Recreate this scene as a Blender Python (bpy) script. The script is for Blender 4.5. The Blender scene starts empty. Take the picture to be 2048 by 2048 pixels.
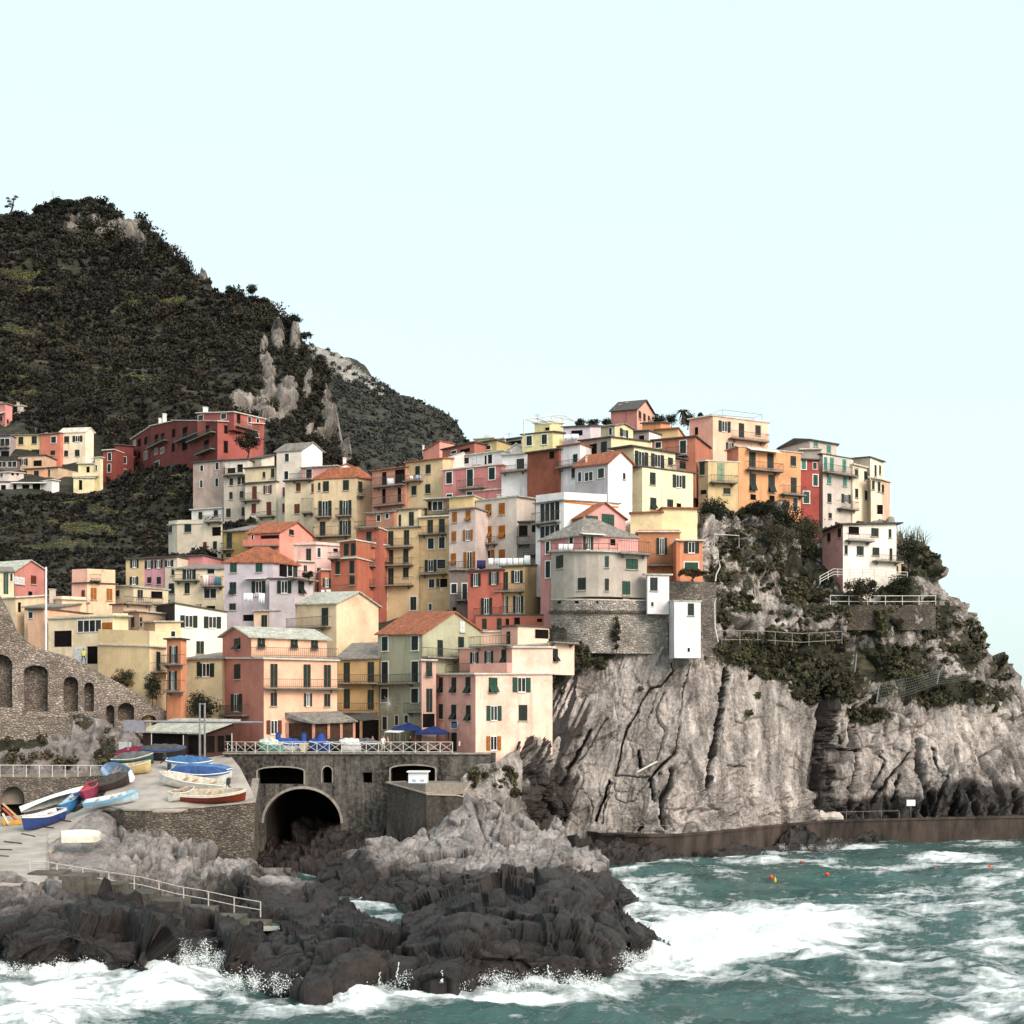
import bpy, math, random
import numpy as np
from mathutils import Vector
random.seed(7)
rng = np.random.default_rng(11)
F, HC, PY0 = 2500.0, 14.8, 1450.0     # focal length in photo pixels, eye height above the sea (m), horizon row
sc = bpy.context.scene
C = sc.collection
R = math.radians
# ---------------------------------------------------------------- camera, sky, sun, exposure
cd = bpy.data.cameras.new('camera'); cam = bpy.data.objects.new('camera', cd); C.objects.link(cam)
cam.location = (0, 0, HC); cam.rotation_euler = (R(90), 0, 0)
cd.sensor_width = 36; cd.lens = F / 2048 * 36; cd.shift_y = (PY0 - 1024) / 2048
cd.clip_end = 20000; cd.clip_start = 0.5
sc.camera = cam
SUN_EL, SUN_AZ = 32, 44              # sun up on the right, a little behind the camera
w = bpy.data.worlds.new('World'); sc.world = w; w.use_nodes = True
nt = w.node_tree
sky = nt.nodes.new('ShaderNodeTexSky'); sky.sky_type = 'NISHITA'; sky.sun_disc = False
sky.sun_elevation = R(SUN_EL); sky.sun_rotation = R(180 - SUN_AZ)
sky.dust_density = 6.0; sky.air_density = 1.0; sky.ozone_density = 2.0
bg = nt.nodes['Background']; bg.inputs['Strength'].default_value = 0.06
nt.links.new(sky.outputs[0], bg.inputs[0])
veil = nt.nodes.new('ShaderNodeBackground'); veil.inputs[0].default_value = (0.79, 0.95, 0.91, 1); veil.inputs[1].default_value = 0.72   # bright overcast
ads = nt.nodes.new('ShaderNodeAddShader'); nt.links.new(bg.outputs[0], ads.inputs[0]); nt.links.new(veil.outputs[0], ads.inputs[1])
nt.links.new(ads.outputs[0], nt.nodes['World Output'].inputs[0])
sl = bpy.data.lights.new('sun', 'SUN'); sl.energy = 1.8; sl.angle = R(28); sl.color = (1, 0.86, 0.76)
so = bpy.data.objects.new('sun', sl); C.objects.link(so)
az = R(SUN_AZ)                       # direction towards the sun: x right, y away from camera
sd = Vector((math.sin(az) * math.cos(R(SUN_EL)), -math.cos(az) * math.cos(R(SUN_EL)), math.sin(R(SUN_EL))))
so.rotation_euler = sd.to_track_quat('Z', 'Y').to_euler()
vs = sc.view_settings
vs.view_transform = 'Standard'; vs.look = 'None'; vs.gamma = 1; vs.use_curve_mapping = False
vs.exposure = 0.4
sc.cycles.max_bounces = 6; sc.cycles.diffuse_bounces = 3; sc.cycles.glossy_bounces = 2
sc.cycles.transmission_bounces = 2; sc.cycles.transparent_max_bounces = 8
sc.cycles.use_denoising = True
# ---------------------------------------------------------------- maths
TILES = {'A': (0, 780, 4.83), 'B': (380, 820, 4.83), 'C': (720, 820, 4.83), 'D': (1040, 780, 4.83),
         'E': (1360, 780, 4.025), 'G': (0, 1100, 4.83), 'H': (380, 1100, 4.83), 'I': (720, 1120, 4.391),
         'J': (1040, 1080, 4.83), 'K': (0, 1440, 3.45), 'L': (460, 1440, 3.864), 'M': (900, 1440, 3.864),
         'N': (1000, 1280, 3.45), 'O': (1520, 1180, 3.659), 'P': (1200, 1580, 2.278), 'Q': (0, 380, 3.019),
         'R': (500, 600, 4.2), 'X': (0, 0, 1.0)}
def tp(t, x, y):
    a, b, s = TILES[t]; return a + x / s, b + y / s
def PT(px, py, Y): return Vector(((px - 1024) / F * Y, Y, HC + (PY0 - py) / F * Y))
def onZ(px, py, z):                   # point of the photo's ray at height z
    return PT(px, py, (HC - z) * F / (py - PY0))
def srgb(h):
    h = h.lstrip('#'); o = []
    for i in (0, 2, 4):
        c = int(h[i:i+2], 16) / 255; o.append(c / 12.92 if c <= .04045 else ((c + .055) / 1.055) ** 2.4)
    return tuple(o)
def _h(ix, iy, iz, seed=0):
    n = (ix.astype(np.int64) * 374761393 + iy.astype(np.int64) * 668265263 + iz.astype(np.int64) * 2147483647 + seed * 974711) & 0xffffffff
    n = ((n ^ (n >> 13)) * 1274126177) & 0xffffffff
    n = ((n ^ (n >> 16)) * 2246822519) & 0xffffffff
    return ((n ^ (n >> 15)) & 0xffffff) / float(0xffffff)
def vn(P, seed=0):
    f = np.floor(P); i = f.astype(np.int64); t = P - f; t = t * t * (3 - 2 * t)
    x, y, z = i[:, 0], i[:, 1], i[:, 2]; r = 0
    for a in (0, 1):
        for b in (0, 1):
            for c in (0, 1):
                wgt = (t[:, 0] if a else 1 - t[:, 0]) * (t[:, 1] if b else 1 - t[:, 1]) * (t[:, 2] if c else 1 - t[:, 2])
                r = r + wgt * _h(x + a, y + b, z + c, seed)
    return r * 2 - 1
def fbm(P, o=4, seed=0, g=.5):
    r = 0; a = 1
    for k in range(o): r = r + a * vn(P * 2.03 ** k + 17.3 * k, seed + k); a *= g
    return r
def ridged(P, o=4, seed=0):
    r = 0; a = 1
    for k in range(o): r = r + a * (1 - 2 * np.abs(vn(P * 2.1 ** k + 9.1 * k, seed + k))); a *= .5
    return r
def worley(P, seed=0):
    f = np.floor(P).astype(np.int64); n = len(P)
    F1 = np.full(n, 9.); F2 = np.full(n, 9.); cid = np.zeros(n); worley.pl = np.zeros(n)
    for a in (-1, 0, 1):
        for b in (-1, 0, 1):
            for c in (-1, 0, 1):
                x, y, z = f[:, 0] + a, f[:, 1] + b, f[:, 2] + c
                q = np.stack([x + _h(x, y, z, seed), y + _h(x, y, z, seed + 1), z + _h(x, y, z, seed + 2)], 1)
                d = np.sqrt(((q - P) ** 2).sum(1)); m = d < F1
                F2 = np.where(m, F1, np.minimum(F2, d)); cid = np.where(m, _h(x, y, z, seed + 3), cid)
                pl = ((P - q) * (np.stack([_h(x, y, z, seed + 4), _h(x, y, z, seed + 5), _h(x, y, z, seed + 6)], 1) - .5)).sum(1); worley.pl = np.where(m, pl, worley.pl); F1 = np.where(m, d, F1)
    return F1, F2, cid
def tps(ctrl):
    c = np.array(ctrl, float); p = c[:, :2] / 300.; n = len(p)
    def U(r2): return np.where(r2 > 1e-12, r2 * np.log(r2 + 1e-12), 0)
    K = U(((p[:, None] - p[None]) ** 2).sum(2)) + np.eye(n) * 0.02
    Pm = np.hstack([np.ones((n, 1)), p]); A = np.zeros((n + 3, n + 3)); A[:n, :n] = K; A[:n, n:] = Pm; A[n:, :n] = Pm.T
    s = np.linalg.solve(A, np.concatenate([c[:, 2], np.zeros(3)]))
    lo, hi = c[:, 2].min() - 6, c[:, 2].max() + 12
    def f(px, py):
        q = np.stack([px, py], 1) / 300.; r2 = ((q[:, None] - p[None]) ** 2).sum(2)
        return np.clip(U(r2) @ s[:n] + s[n] + q @ s[n + 1:], lo, hi)
    return f
def pdist(px, py, line):              # distance to a polyline, in photo pixels
    d = np.full(px.shape, 1e9)
    for (x0, y0), (x1, y1) in zip(line[:-1], line[1:]):
        vx, vy = x1 - x0, y1 - y0; L = vx * vx + vy * vy + 1e-9
        t = np.clip(((px - x0) * vx + (py - y0) * vy) / L, 0, 1)
        d = np.minimum(d, np.hypot(px - x0 - t * vx, py - y0 - t * vy))
    return d
# ---------------------------------------------------------------- materials
_m = {}
def newmat(name):
    m = bpy.data.materials.new(name); m.use_nodes = True; n = m.node_tree
    return m, n, n.nodes['Principled BSDF']
def nz(n, scale, detail=5, rough=.6, st=(1, 1, 1), rot=(0, 0, 0), coord='pos'):
    g = n.nodes.new('ShaderNodeNewGeometry'); mp = n.nodes.new('ShaderNodeMapping')
    mp.inputs['Scale'].default_value = st; mp.inputs['Rotation'].default_value = rot
    n.links.new(g.outputs['Position'], mp.inputs[0])
    t = n.nodes.new('ShaderNodeTexNoise'); t.inputs['Scale'].default_value = scale
    t.inputs['Detail'].default_value = detail; t.inputs['Roughness'].default_value = rough
    n.links.new(mp.outputs[0], t.inputs['Vector']); return t.outputs['Fac']
def ramp(n, fac, stops):
    r = n.nodes.new('ShaderNodeValToRGB'); e = r.color_ramp.elements
    while len(e) < len(stops): e.new(.5)
    for el, (p, c) in zip(e, stops):
        el.position = p; el.color = (c, c, c, 1) if isinstance(c, (int, float)) else (*c[:3], 1)
    n.links.new(fac, r.inputs[0]); return r.outputs[0]
def mix(n, fac, a, b, mode='MIX'):
    x = n.nodes.new('ShaderNodeMix'); x.data_type = 'RGBA'; x.blend_type = mode
    for s, v in ((x.inputs[0], fac), (x.inputs[6], a), (x.inputs[7], b)):
        if isinstance(v, (int, float)): s.default_value = v
        elif isinstance(v, tuple): s.default_value = (*v[:3], 1)
        else: n.links.new(v, s)
    return x.outputs[2]
def math_(n, op, a, b=0.):
    x = n.nodes.new('ShaderNodeMath'); x.operation = op
    for s, v in zip(x.inputs, (a, b)):
        if isinstance(v, (int, float)): s.default_value = v
        else: n.links.new(v, s)
    return x.outputs[0]
def bump(n, b, fac, dist, strength=1.):
    x = n.nodes.new('ShaderNodeBump'); x.inputs['Distance'].default_value = dist; x.inputs['Strength'].default_value = strength
    n.links.new(fac, x.inputs['Height']); n.links.new(x.outputs[0], b.inputs['Normal'])
def attr(n, name):
    a = n.nodes.new('ShaderNodeAttribute'); a.attribute_name = name; return a
def wallmat(hexc, dirt=.5):
    dirt = min(1, dirt * 1.5)
    k = ('w', hexc, dirt)
    if k in _m: return _m[k]
    m, n, b = newmat('plaster_' + hexc); c = srgb(hexc); L_ = .3 * c[0] + .6 * c[1] + .1 * c[2]; sa = (max(c) - min(c)) / max(c)
    c = tuple((L_ + (x - L_) * (1 - .34 * sa)) ** .94 * k_ for x, k_ in zip(c, (1.05, .975, .94)))
    d = tuple(x * y for x, y in zip(c, (.50, .47, .46)))
    a1 = ramp(n, nz(n, .35, 6, .65), [(.40, 0), (.72, 1)])
    a2 = ramp(n, nz(n, 1.0, 5, .6, (1.4, 1.4, .16)), [(.50, 0), (.74, 1)])
    f = math_(n, 'MULTIPLY', math_(n, 'MAXIMUM', a1, a2), dirt)
    col = mix(n, f, c, d)
    col = mix(n, ramp(n, nz(n, 3.2, 4, .7), [(.35, 0), (.8, .35)]), col, tuple(min(1, x * 1.12) for x in c))
    n.links.new(col, b.inputs['Base Color']); b.inputs['Roughness'].default_value = .92
    b.inputs['Specular IOR Level'].default_value = .2
    bump(n, b, nz(n, 4, 4, .7), .03, .5); _m[k] = m; return m
def plain(hexc, rough=.7, var=.25, scale=3, spec=.3, metal=0, st=(1, 1, 1), bmp=0):
    k = ('p', hexc, rough, var, scale, metal)
    if k in _m: return _m[k]
    m, n, b = newmat('surface_' + hexc); c = srgb(hexc)
    col = mix(n, ramp(n, nz(n, scale, 4, .6, st), [(.35, 0), (.68, 1)]), c, tuple(x * (1 - var * 1.6) for x in c))
    n.links.new(col, b.inputs['Base Color']); b.inputs['Roughness'].default_value = rough
    b.inputs['Specular IOR Level'].default_value = spec; b.inputs['Metallic'].default_value = metal
    if bmp: bump(n, b, nz(n, scale * 2, 4, .7), bmp)
    _m[k] = m; return m
def glassmat():
    if 'glass' in _m: return _m['glass']
    m, n, b = newmat('window_glass')
    n.links.new(mix(n, ramp(n, nz(n, .7, 2), [(.4, 0), (.6, 1)]), (.008, .008, .009), (.035, .035, .035)), b.inputs['Base Color'])
    b.inputs['Roughness'].default_value = .3; b.inputs['Specular IOR Level'].default_value = .18
    _m['glass'] = m; return m
def roofmat(kind):
    k = ('r', kind)
    if k in _m: return _m[k]
    cs = {'T': ('AE6644', '7E4A36'), 'S': ('98908A', '6E6862'), 'C': ('D8D2C8', 'B0A89C'), 'D': ('57504D', '3E3836'), 'L': ('C9C8BC', 'A3A094')}[kind]
    m, n, b = newmat('roof_' + {'T': 'terracotta', 'S': 'slate', 'C': 'concrete', 'D': 'dark_slate', 'L': 'pale_slate'}[kind])
    f = ramp(n, nz(n, 1.2, 6, .75), [(.38, 0), (.66, 1)])
    col = mix(n, f, srgb(cs[0]), srgb(cs[1]))
    if kind in 'TSL':
        v = n.nodes.new('ShaderNodeTexVoronoi'); v.inputs['Scale'].default_value = 3.2
        g = n.nodes.new('ShaderNodeNewGeometry'); n.links.new(g.outputs['Position'], v.inputs['Vector'])
        col = mix(n, math_(n, 'MULTIPLY', ramp(n, v.outputs['Color'], [(.3, 0), (.8, 1)]), .45), col, tuple(x * .5 for x in srgb(cs[1])))
        bump(n, b, v.outputs['Distance'], .06)
    n.links.new(col, b.inputs['Base Color']); b.inputs['Roughness'].default_value = .9
    _m[k] = m; return m
def stonemat(name='stone_masonry', a='A2968A', b_='6C6058', mortar='453C36', sc_=1.8, dark=0.):
    sc_ *= 1.9
    k = ('s', name)
    if k in _m: return _m[k]
    m, n, b = newmat(name)
    g = n.nodes.new('ShaderNodeNewGeometry'); mp = n.nodes.new('ShaderNodeMapping'); mp.inputs['Scale'].default_value = (1, 1, 1.8)
    n.links.new(g.outputs['Position'], mp.inputs[0])
    v = n.nodes.new('ShaderNodeTexVoronoi'); v.inputs['Scale'].default_value = sc_; n.links.new(mp.outputs[0], v.inputs['Vector'])
    e = n.nodes.new('ShaderNodeTexVoronoi'); e.feature = 'DISTANCE_TO_EDGE'; e.inputs['Scale'].default_value = sc_; n.links.new(mp.outputs[0], e.inputs['Vector'])
    col = mix(n, ramp(n, v.outputs['Color'], [(.15, 0), (.85, 1)]), srgb(a), srgb(b_))
    col = mix(n, ramp(n, nz(n, .35, 5, .7), [(.42, 0), (.62, .6)]), col, tuple(x * .45 for x in srgb(b_)))
    edge = ramp(n, e.outputs['Distance'], [(.0, .8), (.06, 0)])
    col = mix(n, edge, col, srgb(mortar))
    n.links.new(col, b.inputs['Base Color']); b.inputs['Roughness'].default_value = .95
    bump(n, b, ramp(n, e.outputs['Distance'], [(.0, 0), (.2, 1)]), .12); _m[k] = m; return m
def rockmat(name, a, b_, dark, tilt=0., green='3A3D26', cav=.5, stretch=.22):
    k = ('k', name)
    if k in _m: return _m[k]
    m, n, b = newmat(name)
    f1 = ramp(n, nz(n, .16, 8, .68), [(.36, 0), (.64, 1)])
    f2 = ramp(n, nz(n, .55, 8, .72, (1, .6, stretch), (0, tilt, 0)), [(.40, 0), (.60, 1)])
    col = mix(n, f1, srgb(a), srgb(b_))
    col = mix(n, math_(n, 'MULTIPLY', f2, cav), col, srgb(dark))
    f4 = ramp(n, nz(n, 2.6, 6, .75), [(.45, 0), (.75, .5)])
    col = mix(n, f4, col, tuple(min(1, x * 1.5) for x in srgb(a)))
    tn_ = math_(n, 'ADD', math_(n, 'MULTIPLY', attr(n, 'tone').outputs['Fac'], .9), .48)
    cx = n.nodes.new('ShaderNodeVectorMath'); cx.operation = 'SCALE'; n.links.new(col, cx.inputs[0]); n.links.new(tn_, cx.inputs['Scale']); col = cx.outputs[0]
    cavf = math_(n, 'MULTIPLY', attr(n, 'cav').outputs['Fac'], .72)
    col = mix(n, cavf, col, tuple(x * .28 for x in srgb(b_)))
    va = attr(n, 'veg').outputs['Fac']
    vf = ramp(n, math_(n, 'ADD', va, math_(n, 'MULTIPLY', math_(n, 'SUBTRACT', nz(n, .7, 7, .75), .5), 1.6)), [(.46, 0), (.58, 1)])
    gc = mix(n, ramp(n, nz(n, .9, 8, .8), [(.42, 0), (.58, 1)]), srgb(green), srgb('1E1916'))
    gc = mix(n, ramp(n, nz(n, .12, 6, .75, (1, 1, 4)), [(.52, 0), (.66, .8)]), gc, srgb('5A5040'))
    col = mix(n, vf, col, gc)
    wa = attr(n, 'wet_shade').outputs['Fac']
    wf = ramp(n, math_(n, 'ADD', wa, math_(n, 'MULTIPLY', math_(n, 'SUBTRACT', nz(n, .5, 5, .7), .5), .7)), [(.35, 0), (.62, 1)])
    wcol = mix(n, ramp(n, nz(n, 1.1, 5, .7), [(.38, 0), (.7, 1)]), srgb('1B1413'), srgb('41342F'))
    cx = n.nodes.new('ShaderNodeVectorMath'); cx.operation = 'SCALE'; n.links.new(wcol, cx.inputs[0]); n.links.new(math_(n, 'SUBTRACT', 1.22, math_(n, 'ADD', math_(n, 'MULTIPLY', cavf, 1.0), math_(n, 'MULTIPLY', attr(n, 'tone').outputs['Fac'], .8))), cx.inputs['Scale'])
    col = mix(n, wf, col, cx.outputs[0])
    n.links.new(col, b.inputs['Base Color'])
    rr = mix(n, wf, (.9, .9, .9), (.45, .45, .45)); n.links.new(rr, b.inputs['Roughness'])
    bump(n, b, nz(n, 1.6, 8, .75, (1, 1, .6), (0, tilt, 0)), .35, .9); _m[k] = m; return m
def leafmat(name, cols, rough=.8):
    k = ('l', name)
    if k in _m: return _m[k]
    m, n, b = newmat(name)
    t = attr(n, 'tint').outputs['Fac']
    n.links.new(ramp(n, t, [(i / (len(cols) - 1), srgb(c)) for i, c in enumerate(cols)]), b.inputs['Base Color'])
    b.inputs['Roughness'].default_value = rough; b.inputs['Specular IOR Level'].default_value = .25; _m[k] = m; return m
# ---------------------------------------------------------------- mesh helpers
def link(name, me, parent=None, mats=(), kind=None):
    o = bpy.data.objects.new(name, me); C.objects.link(o)
    if parent is not None: o.parent = parent
    for m in mats: me.materials.append(m)
    if kind: o['kind'] = kind
    return o
def tag(o, label, cat, group=None):
    o['label'] = label; o['category'] = cat
    if group: o['group'] = group
    return o
def empty(name, loc, label=None, cat=None, group=None):
    o = bpy.data.objects.new(name, None); C.objects.link(o); o.location = loc; o.empty_display_size = .5
    if label: tag(o, label, cat, group)
    return o
class MB:
    def __init__(s): s.v = []; s.f = []; s.m = []
    def add(s, vs_, fs, mi=0):
        b = len(s.v); s.v += [tuple(p) for p in vs_]; s.f += [tuple(b + i for i in f) for f in fs]; s.m += [mi] * len(fs); return s
    def hexa(s, bot, top, mi=0): 
        n = len(bot)
        return s.add(list(bot) + list(top), [tuple(reversed(range(n))), tuple(range(n, 2 * n))] + [(i, (i + 1) % n, n + (i + 1) % n, n + i) for i in range(n)], mi)
    def box(s, a, b, mi=0):
        x0, y0, z0 = a; x1, y1, z1 = b
        return s.hexa([(x0, y0, z0), (x1, y0, z0), (x1, y1, z0), (x0, y1, z0)], [(x0, y0, z1), (x1, y0, z1), (x1, y1, z1), (x0, y1, z1)], mi)
    def tube(s, pts, r, n=6, mi=0, cap=True):
        pts = [Vector(p) for p in pts]; rs = r if isinstance(r, (list, tuple)) else [r] * len(pts); b = len(s.v)
        for i, p in enumerate(pts):
            d = (pts[min(i + 1, len(pts) - 1)] - pts[max(i - 1, 0)]).normalized()
            u = d.cross(Vector((0, 0, 1))); u = u if u.length > .05 else d.cross(Vector((1, 0, 0))); u.normalize(); v = d.cross(u)
            for k in range(n):
                a = 2 * math.pi * k / n; s.v.append(tuple(p + (u * math.cos(a) + v * math.sin(a)) * rs[i]))
        for i in range(len(pts) - 1):
            for k in range(n):
                s.f.append((b + i * n + k, b + i * n + (k + 1) % n, b + (i + 1) * n + (k + 1) % n, b + (i + 1) * n + k)); s.m.append(mi)
        if cap:
            s.f.append(tuple(b + k for k in range(n))); s.m.append(mi)
            s.f.append(tuple(b + (len(pts) - 1) * n + k for k in reversed(range(n)))); s.m.append(mi)
        return s
    def build(s, name, mats, parent=None, smooth=False, label=None):
        if not isinstance(mats, (list, tuple)): mats = [mats]
        me = bpy.data.meshes.new(name)
        o0 = parent_origin(parent)
        me.from_pydata([(x - o0[0], y - o0[1], z - o0[2]) for x, y, z in s.v], [], s.f)
        if len(mats) > 1: me.polygons.foreach_set('material_index', s.m)
        if smooth: me.polygons.foreach_set('use_smooth', [True] * len(s.f))
        o = link(name, me, parent, mats)
        if label: o['label'] = label
        return o
def parent_origin(p):
    o = Vector((0, 0, 0))
    while p is not None: o += p.location; p = p.parent
    return o
def npmesh(name, V, Q, mats, kind=None, attrs=None, smooth=False, midx=None):
    me = bpy.data.meshes.new(name); V = np.asarray(V, np.float32); Q = np.asarray(Q, np.int32); k = Q.shape[1]
    me.vertices.add(len(V)); me.vertices.foreach_set('co', V.ravel())
    me.loops.add(Q.size); me.loops.foreach_set('vertex_index', Q.ravel())
    me.polygons.add(len(Q)); me.polygons.foreach_set('loop_start', np.arange(0, Q.size, k, dtype=np.int32))
    if smooth: me.polygons.foreach_set('use_smooth', np.ones(len(Q), bool))
    if midx is not None: me.polygons.foreach_set('material_index', np.asarray(midx, np.int32))
    for a, d in (attrs or {}).items():
        at = me.attributes.new(a, 'FLOAT', 'POINT'); at.data.foreach_set('value', np.asarray(d, np.float32))
    me.update(); me.validate()
    return link(name, me, None, mats, kind)
def gridq(nx, ny):
    i, j = np.meshgrid(np.arange(nx - 1), np.arange(ny - 1), indexing='ij'); a = (i * ny + j).ravel()
    return np.stack([a, a + 1, a + ny + 1, a + ny], 1)
def sheet(name, top, bot, ctrl, step, disp, mats, vegf=None, wet_shadef=None, back=((3, -.5), (10, -6), (22, -30)), kind='structure', jag=0., smooth=False, foot=0, sideback=True):
    x0, x1 = top[0][0], top[-1][0]; nx = int((x1 - x0) / step) + 1
    px = np.linspace(x0, x1, nx)
    yt = np.interp(px, *zip(*top)); yb = np.interp(px, *zip(*bot))
    if jag:
        q = np.stack([px / 34., px * 0, px * 0 + len(name)], 1); yt = yt + fbm(q, 2, 5, .4) * jag
    ny = max(6, int(np.max(yb - yt) / step * (1.35 if disp else 1)) + 1); f = tps(ctrl); vd = np.linspace(0, 1, 160); cs = np.linspace(0, nx - 1, 24).astype(int)
    a_ = np.repeat(px[cs][:, None], 160, 1); b_ = yt[cs][:, None] * (1 - vd) + yb[cs][:, None] * vd; yy_ = f(a_.ravel(), b_.ravel()).reshape(24, 160); zz_ = (PY0 - b_) / F * yy_
    ar = np.hypot(np.diff(yy_, axis=1), np.diff(zz_, axis=1)).mean(0); ar = np.concatenate([[0], np.cumsum(ar)]); ar = .5 * ar / ar[-1] + .5 * vd; v = np.interp(np.linspace(0, 1, ny), ar, vd)
    PX = np.repeat(px[:, None], ny, 1); PYm = yt[:, None] * (1 - v) + yb[:, None] * v
    Y = f(PX.ravel(), PYm.ravel())
    P = np.stack([(PX.ravel() - 1024) / F * Y, Y, HC + (PY0 - PYm.ravel()) / F * Y], 1)
    G = P.reshape(nx, ny, 3)
    seg = np.linalg.norm(np.gradient(G, axis=1), axis=2)
    du = np.gradient(G, axis=0); dv = np.gradient(G, axis=1); N = np.cross(dv, du); N /= np.linalg.norm(N, axis=2, keepdims=True) + 1e-9
    N = np.where(N[:, :, 1:2] > 0, -N, N)
    d = disp(P, PX.ravel(), PYm.ravel()).reshape(nx, ny, 1) if disp else 0
    if disp: d = d * np.minimum(1, (.9 if kind and 'hill' not in name else 9) / (seg + 1e-6))[:, :, None] ** .7
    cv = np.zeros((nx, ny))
    if disp:                                       # occlusion-like shade painted into crevices, along with dirt and lichen
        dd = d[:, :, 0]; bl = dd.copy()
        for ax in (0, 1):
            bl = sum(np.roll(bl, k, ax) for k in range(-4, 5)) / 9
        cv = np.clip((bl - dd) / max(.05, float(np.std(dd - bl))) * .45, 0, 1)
    w1 = P / 2.6 + fbm(P / 5., 2, 91)[:, None] * .5; tone = (worley(w1, 93)[2] * .55 + (worley(P / 1.1 + 3, 95)[2]) * .25 + .2 + .25 * fbm(P / 9., 3, 97)).reshape(nx, ny)
    G = G + N * d
    veg = vegf(P, PX.ravel(), PYm.ravel()).reshape(nx, ny) if vegf else np.zeros((nx, ny))
    wet_shade = wet_shadef(P, PX.ravel(), PYm.ravel()).reshape(nx, ny) if wet_shadef else np.zeros((nx, ny))
    wet_shade = wet_shade + 1j * (tone + 10 * np.round(cv * 99))   # carried together, split below
    rows = []; vr = []; wr = []
    for dy, dz in reversed(back):                  # the far side of the mass, behind its skyline
        rows.append(G[:, :1] + np.array([0, dy, dz])); vr.append(veg[:, :1]); wr.append(wet_shade[:, :1])
    rows.append(G); vr.append(veg); wr.append(wet_shade)
    if foot: rows.append(G[:, -1:] + np.array([0, .3, -foot])); vr.append(veg[:, -1:]); wr.append(wet_shade[:, -1:])
    G2 = np.concatenate(rows, 1); V2 = np.concatenate(vr, 1); W2 = np.concatenate(wr, 1)
    if sideback:                                   # and its two ends
        l = G2[:1] + np.array([-1.0, 9, -1]); r = G2[-1:] + np.array([1.0, 9, -1])
        G2 = np.concatenate([l, G2, r], 0); V2 = np.concatenate([V2[:1], V2, V2[-1:]], 0); W2 = np.concatenate([W2[:1], W2, W2[-1:]], 0)
    n1, n2 = G2.shape[:2]
    o = npmesh(name, G2.reshape(-1, 3), gridq(n1, n2), mats, kind, {'veg': V2.ravel(), 'wet_shade': W2.real.ravel(), 'cav': np.floor(W2.imag.ravel() / 10 + .02) / 99, 'tone': W2.imag.ravel() % 10}, smooth)
    o['_'] = 0; del o['_']
    def ev(qx, qy):
        qx = np.asarray(qx, float); qy = np.asarray(qy, float); a = np.clip((qx - x0) / (x1 - x0), 0, 1)
        i = (a * (nx - 1)).round().astype(int); j = np.clip(np.searchsorted(v, np.clip((qy - yt[i]) / (yb[i] - yt[i] + 1e-6), 0, 1)), 0, ny - 1)
        return G[i, j].copy()
    return o, ev, (lambda a: np.interp(a, *zip(*top))), (lambda a: np.interp(a, *zip(*bot)))
def leaves(name, cen, rad, nleaf, size, mats, kind=None, flat=.8, tint=None, parent=None, seed=1, core=0):
    """many leaf-sized faces spread through the volume of every clump"""
    r = np.random.default_rng(seed); cen = np.asarray(cen, float); n = len(cen); rad = np.broadcast_to(np.asarray(rad, float), (n,))
    nl = np.maximum(6, (nleaf * np.ones(n)).astype(int)); idx = np.repeat(np.arange(n), nl); M = len(idx)
    d = r.normal(size=(M, 3)); d /= np.linalg.norm(d, axis=1, keepdims=True)
    lump = 1 + .35 * fbm(d * 1.9 + idx[:, None] * 3.7, 2, 3)
    rr = (r.random(M) ** .38) * lump
    c = cen[idx] + d * (rad[idx] * rr)[:, None] * np.array([1, 1, flat])
    s = (size if np.isscalar(size) else np.asarray(size)[idx]) * r.uniform(.6, 1.5, M)
    a = r.normal(size=(M, 3)); a = a * .8 + d * .1; a /= np.linalg.norm(a, axis=1, keepdims=True)
    b = np.cross(a, d + .35 * r.normal(size=(M, 3))); b /= np.linalg.norm(b, axis=1, keepdims=True) + 1e-9
    a = a * s[:, None]; b = b * (s * .62)[:, None]
    V = np.stack([c - a, c - b * .9, c + a, c + b], 1).reshape(-1, 3); Q = np.arange(M * 4).reshape(M, 4)
    t = (tint if tint is not None else r.random(n)); t = np.clip(np.asarray(t)[idx] + r.normal(0, .10, M), 0, 1)
    if parent is not None: V = V - np.array(parent_origin(parent))
    o = npmesh(name, V, Q, mats, kind, {'tint': np.repeat(t, 4)})
    if parent is not None: o.parent = parent
    return o
def holed(name, A, B, outer, holes, thick, mat, parent=None, kind=None, backfill=None):
    """a wall standing on the line A-B with arched openings; outlines are (u along, z)"""
    cu = bpy.data.curves.new(name, 'CURVE'); cu.dimensions = '2D'; cu.fill_mode = 'BOTH'; cu.extrude = thick / 2
    for ring in [outer] + holes:
        s = cu.splines.new('POLY'); s.points.add(len(ring) - 1); s.use_cyclic_u = True
        for p, (u, z) in zip(s.points, ring): p.co = (u, z, 0, 1)
    ob = bpy.data.objects.new(name, cu); C.objects.link(ob); bpy.context.view_layer.update()
    me = bpy.data.meshes.new_from_object(ob.evaluated_get(bpy.context.evaluated_depsgraph_get())); bpy.data.objects.remove(ob)
    d = Vector((B[0] - A[0], B[1] - A[1], 0)).normalized(); nrm = Vector((d.y, -d.x, 0))
    if nrm.y > 0: nrm = -nrm
    o0 = parent_origin(parent)
    for vtx in me.vertices:
        u, z, t = vtx.co; q = Vector((A[0], A[1], 0)) + d * u - nrm * (thick / 2 + t) + Vector((0, 0, z)); vtx.co = q - o0
    me.name = name; me.materials.clear()
    return link(name, me, parent, [mat], kind)
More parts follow.
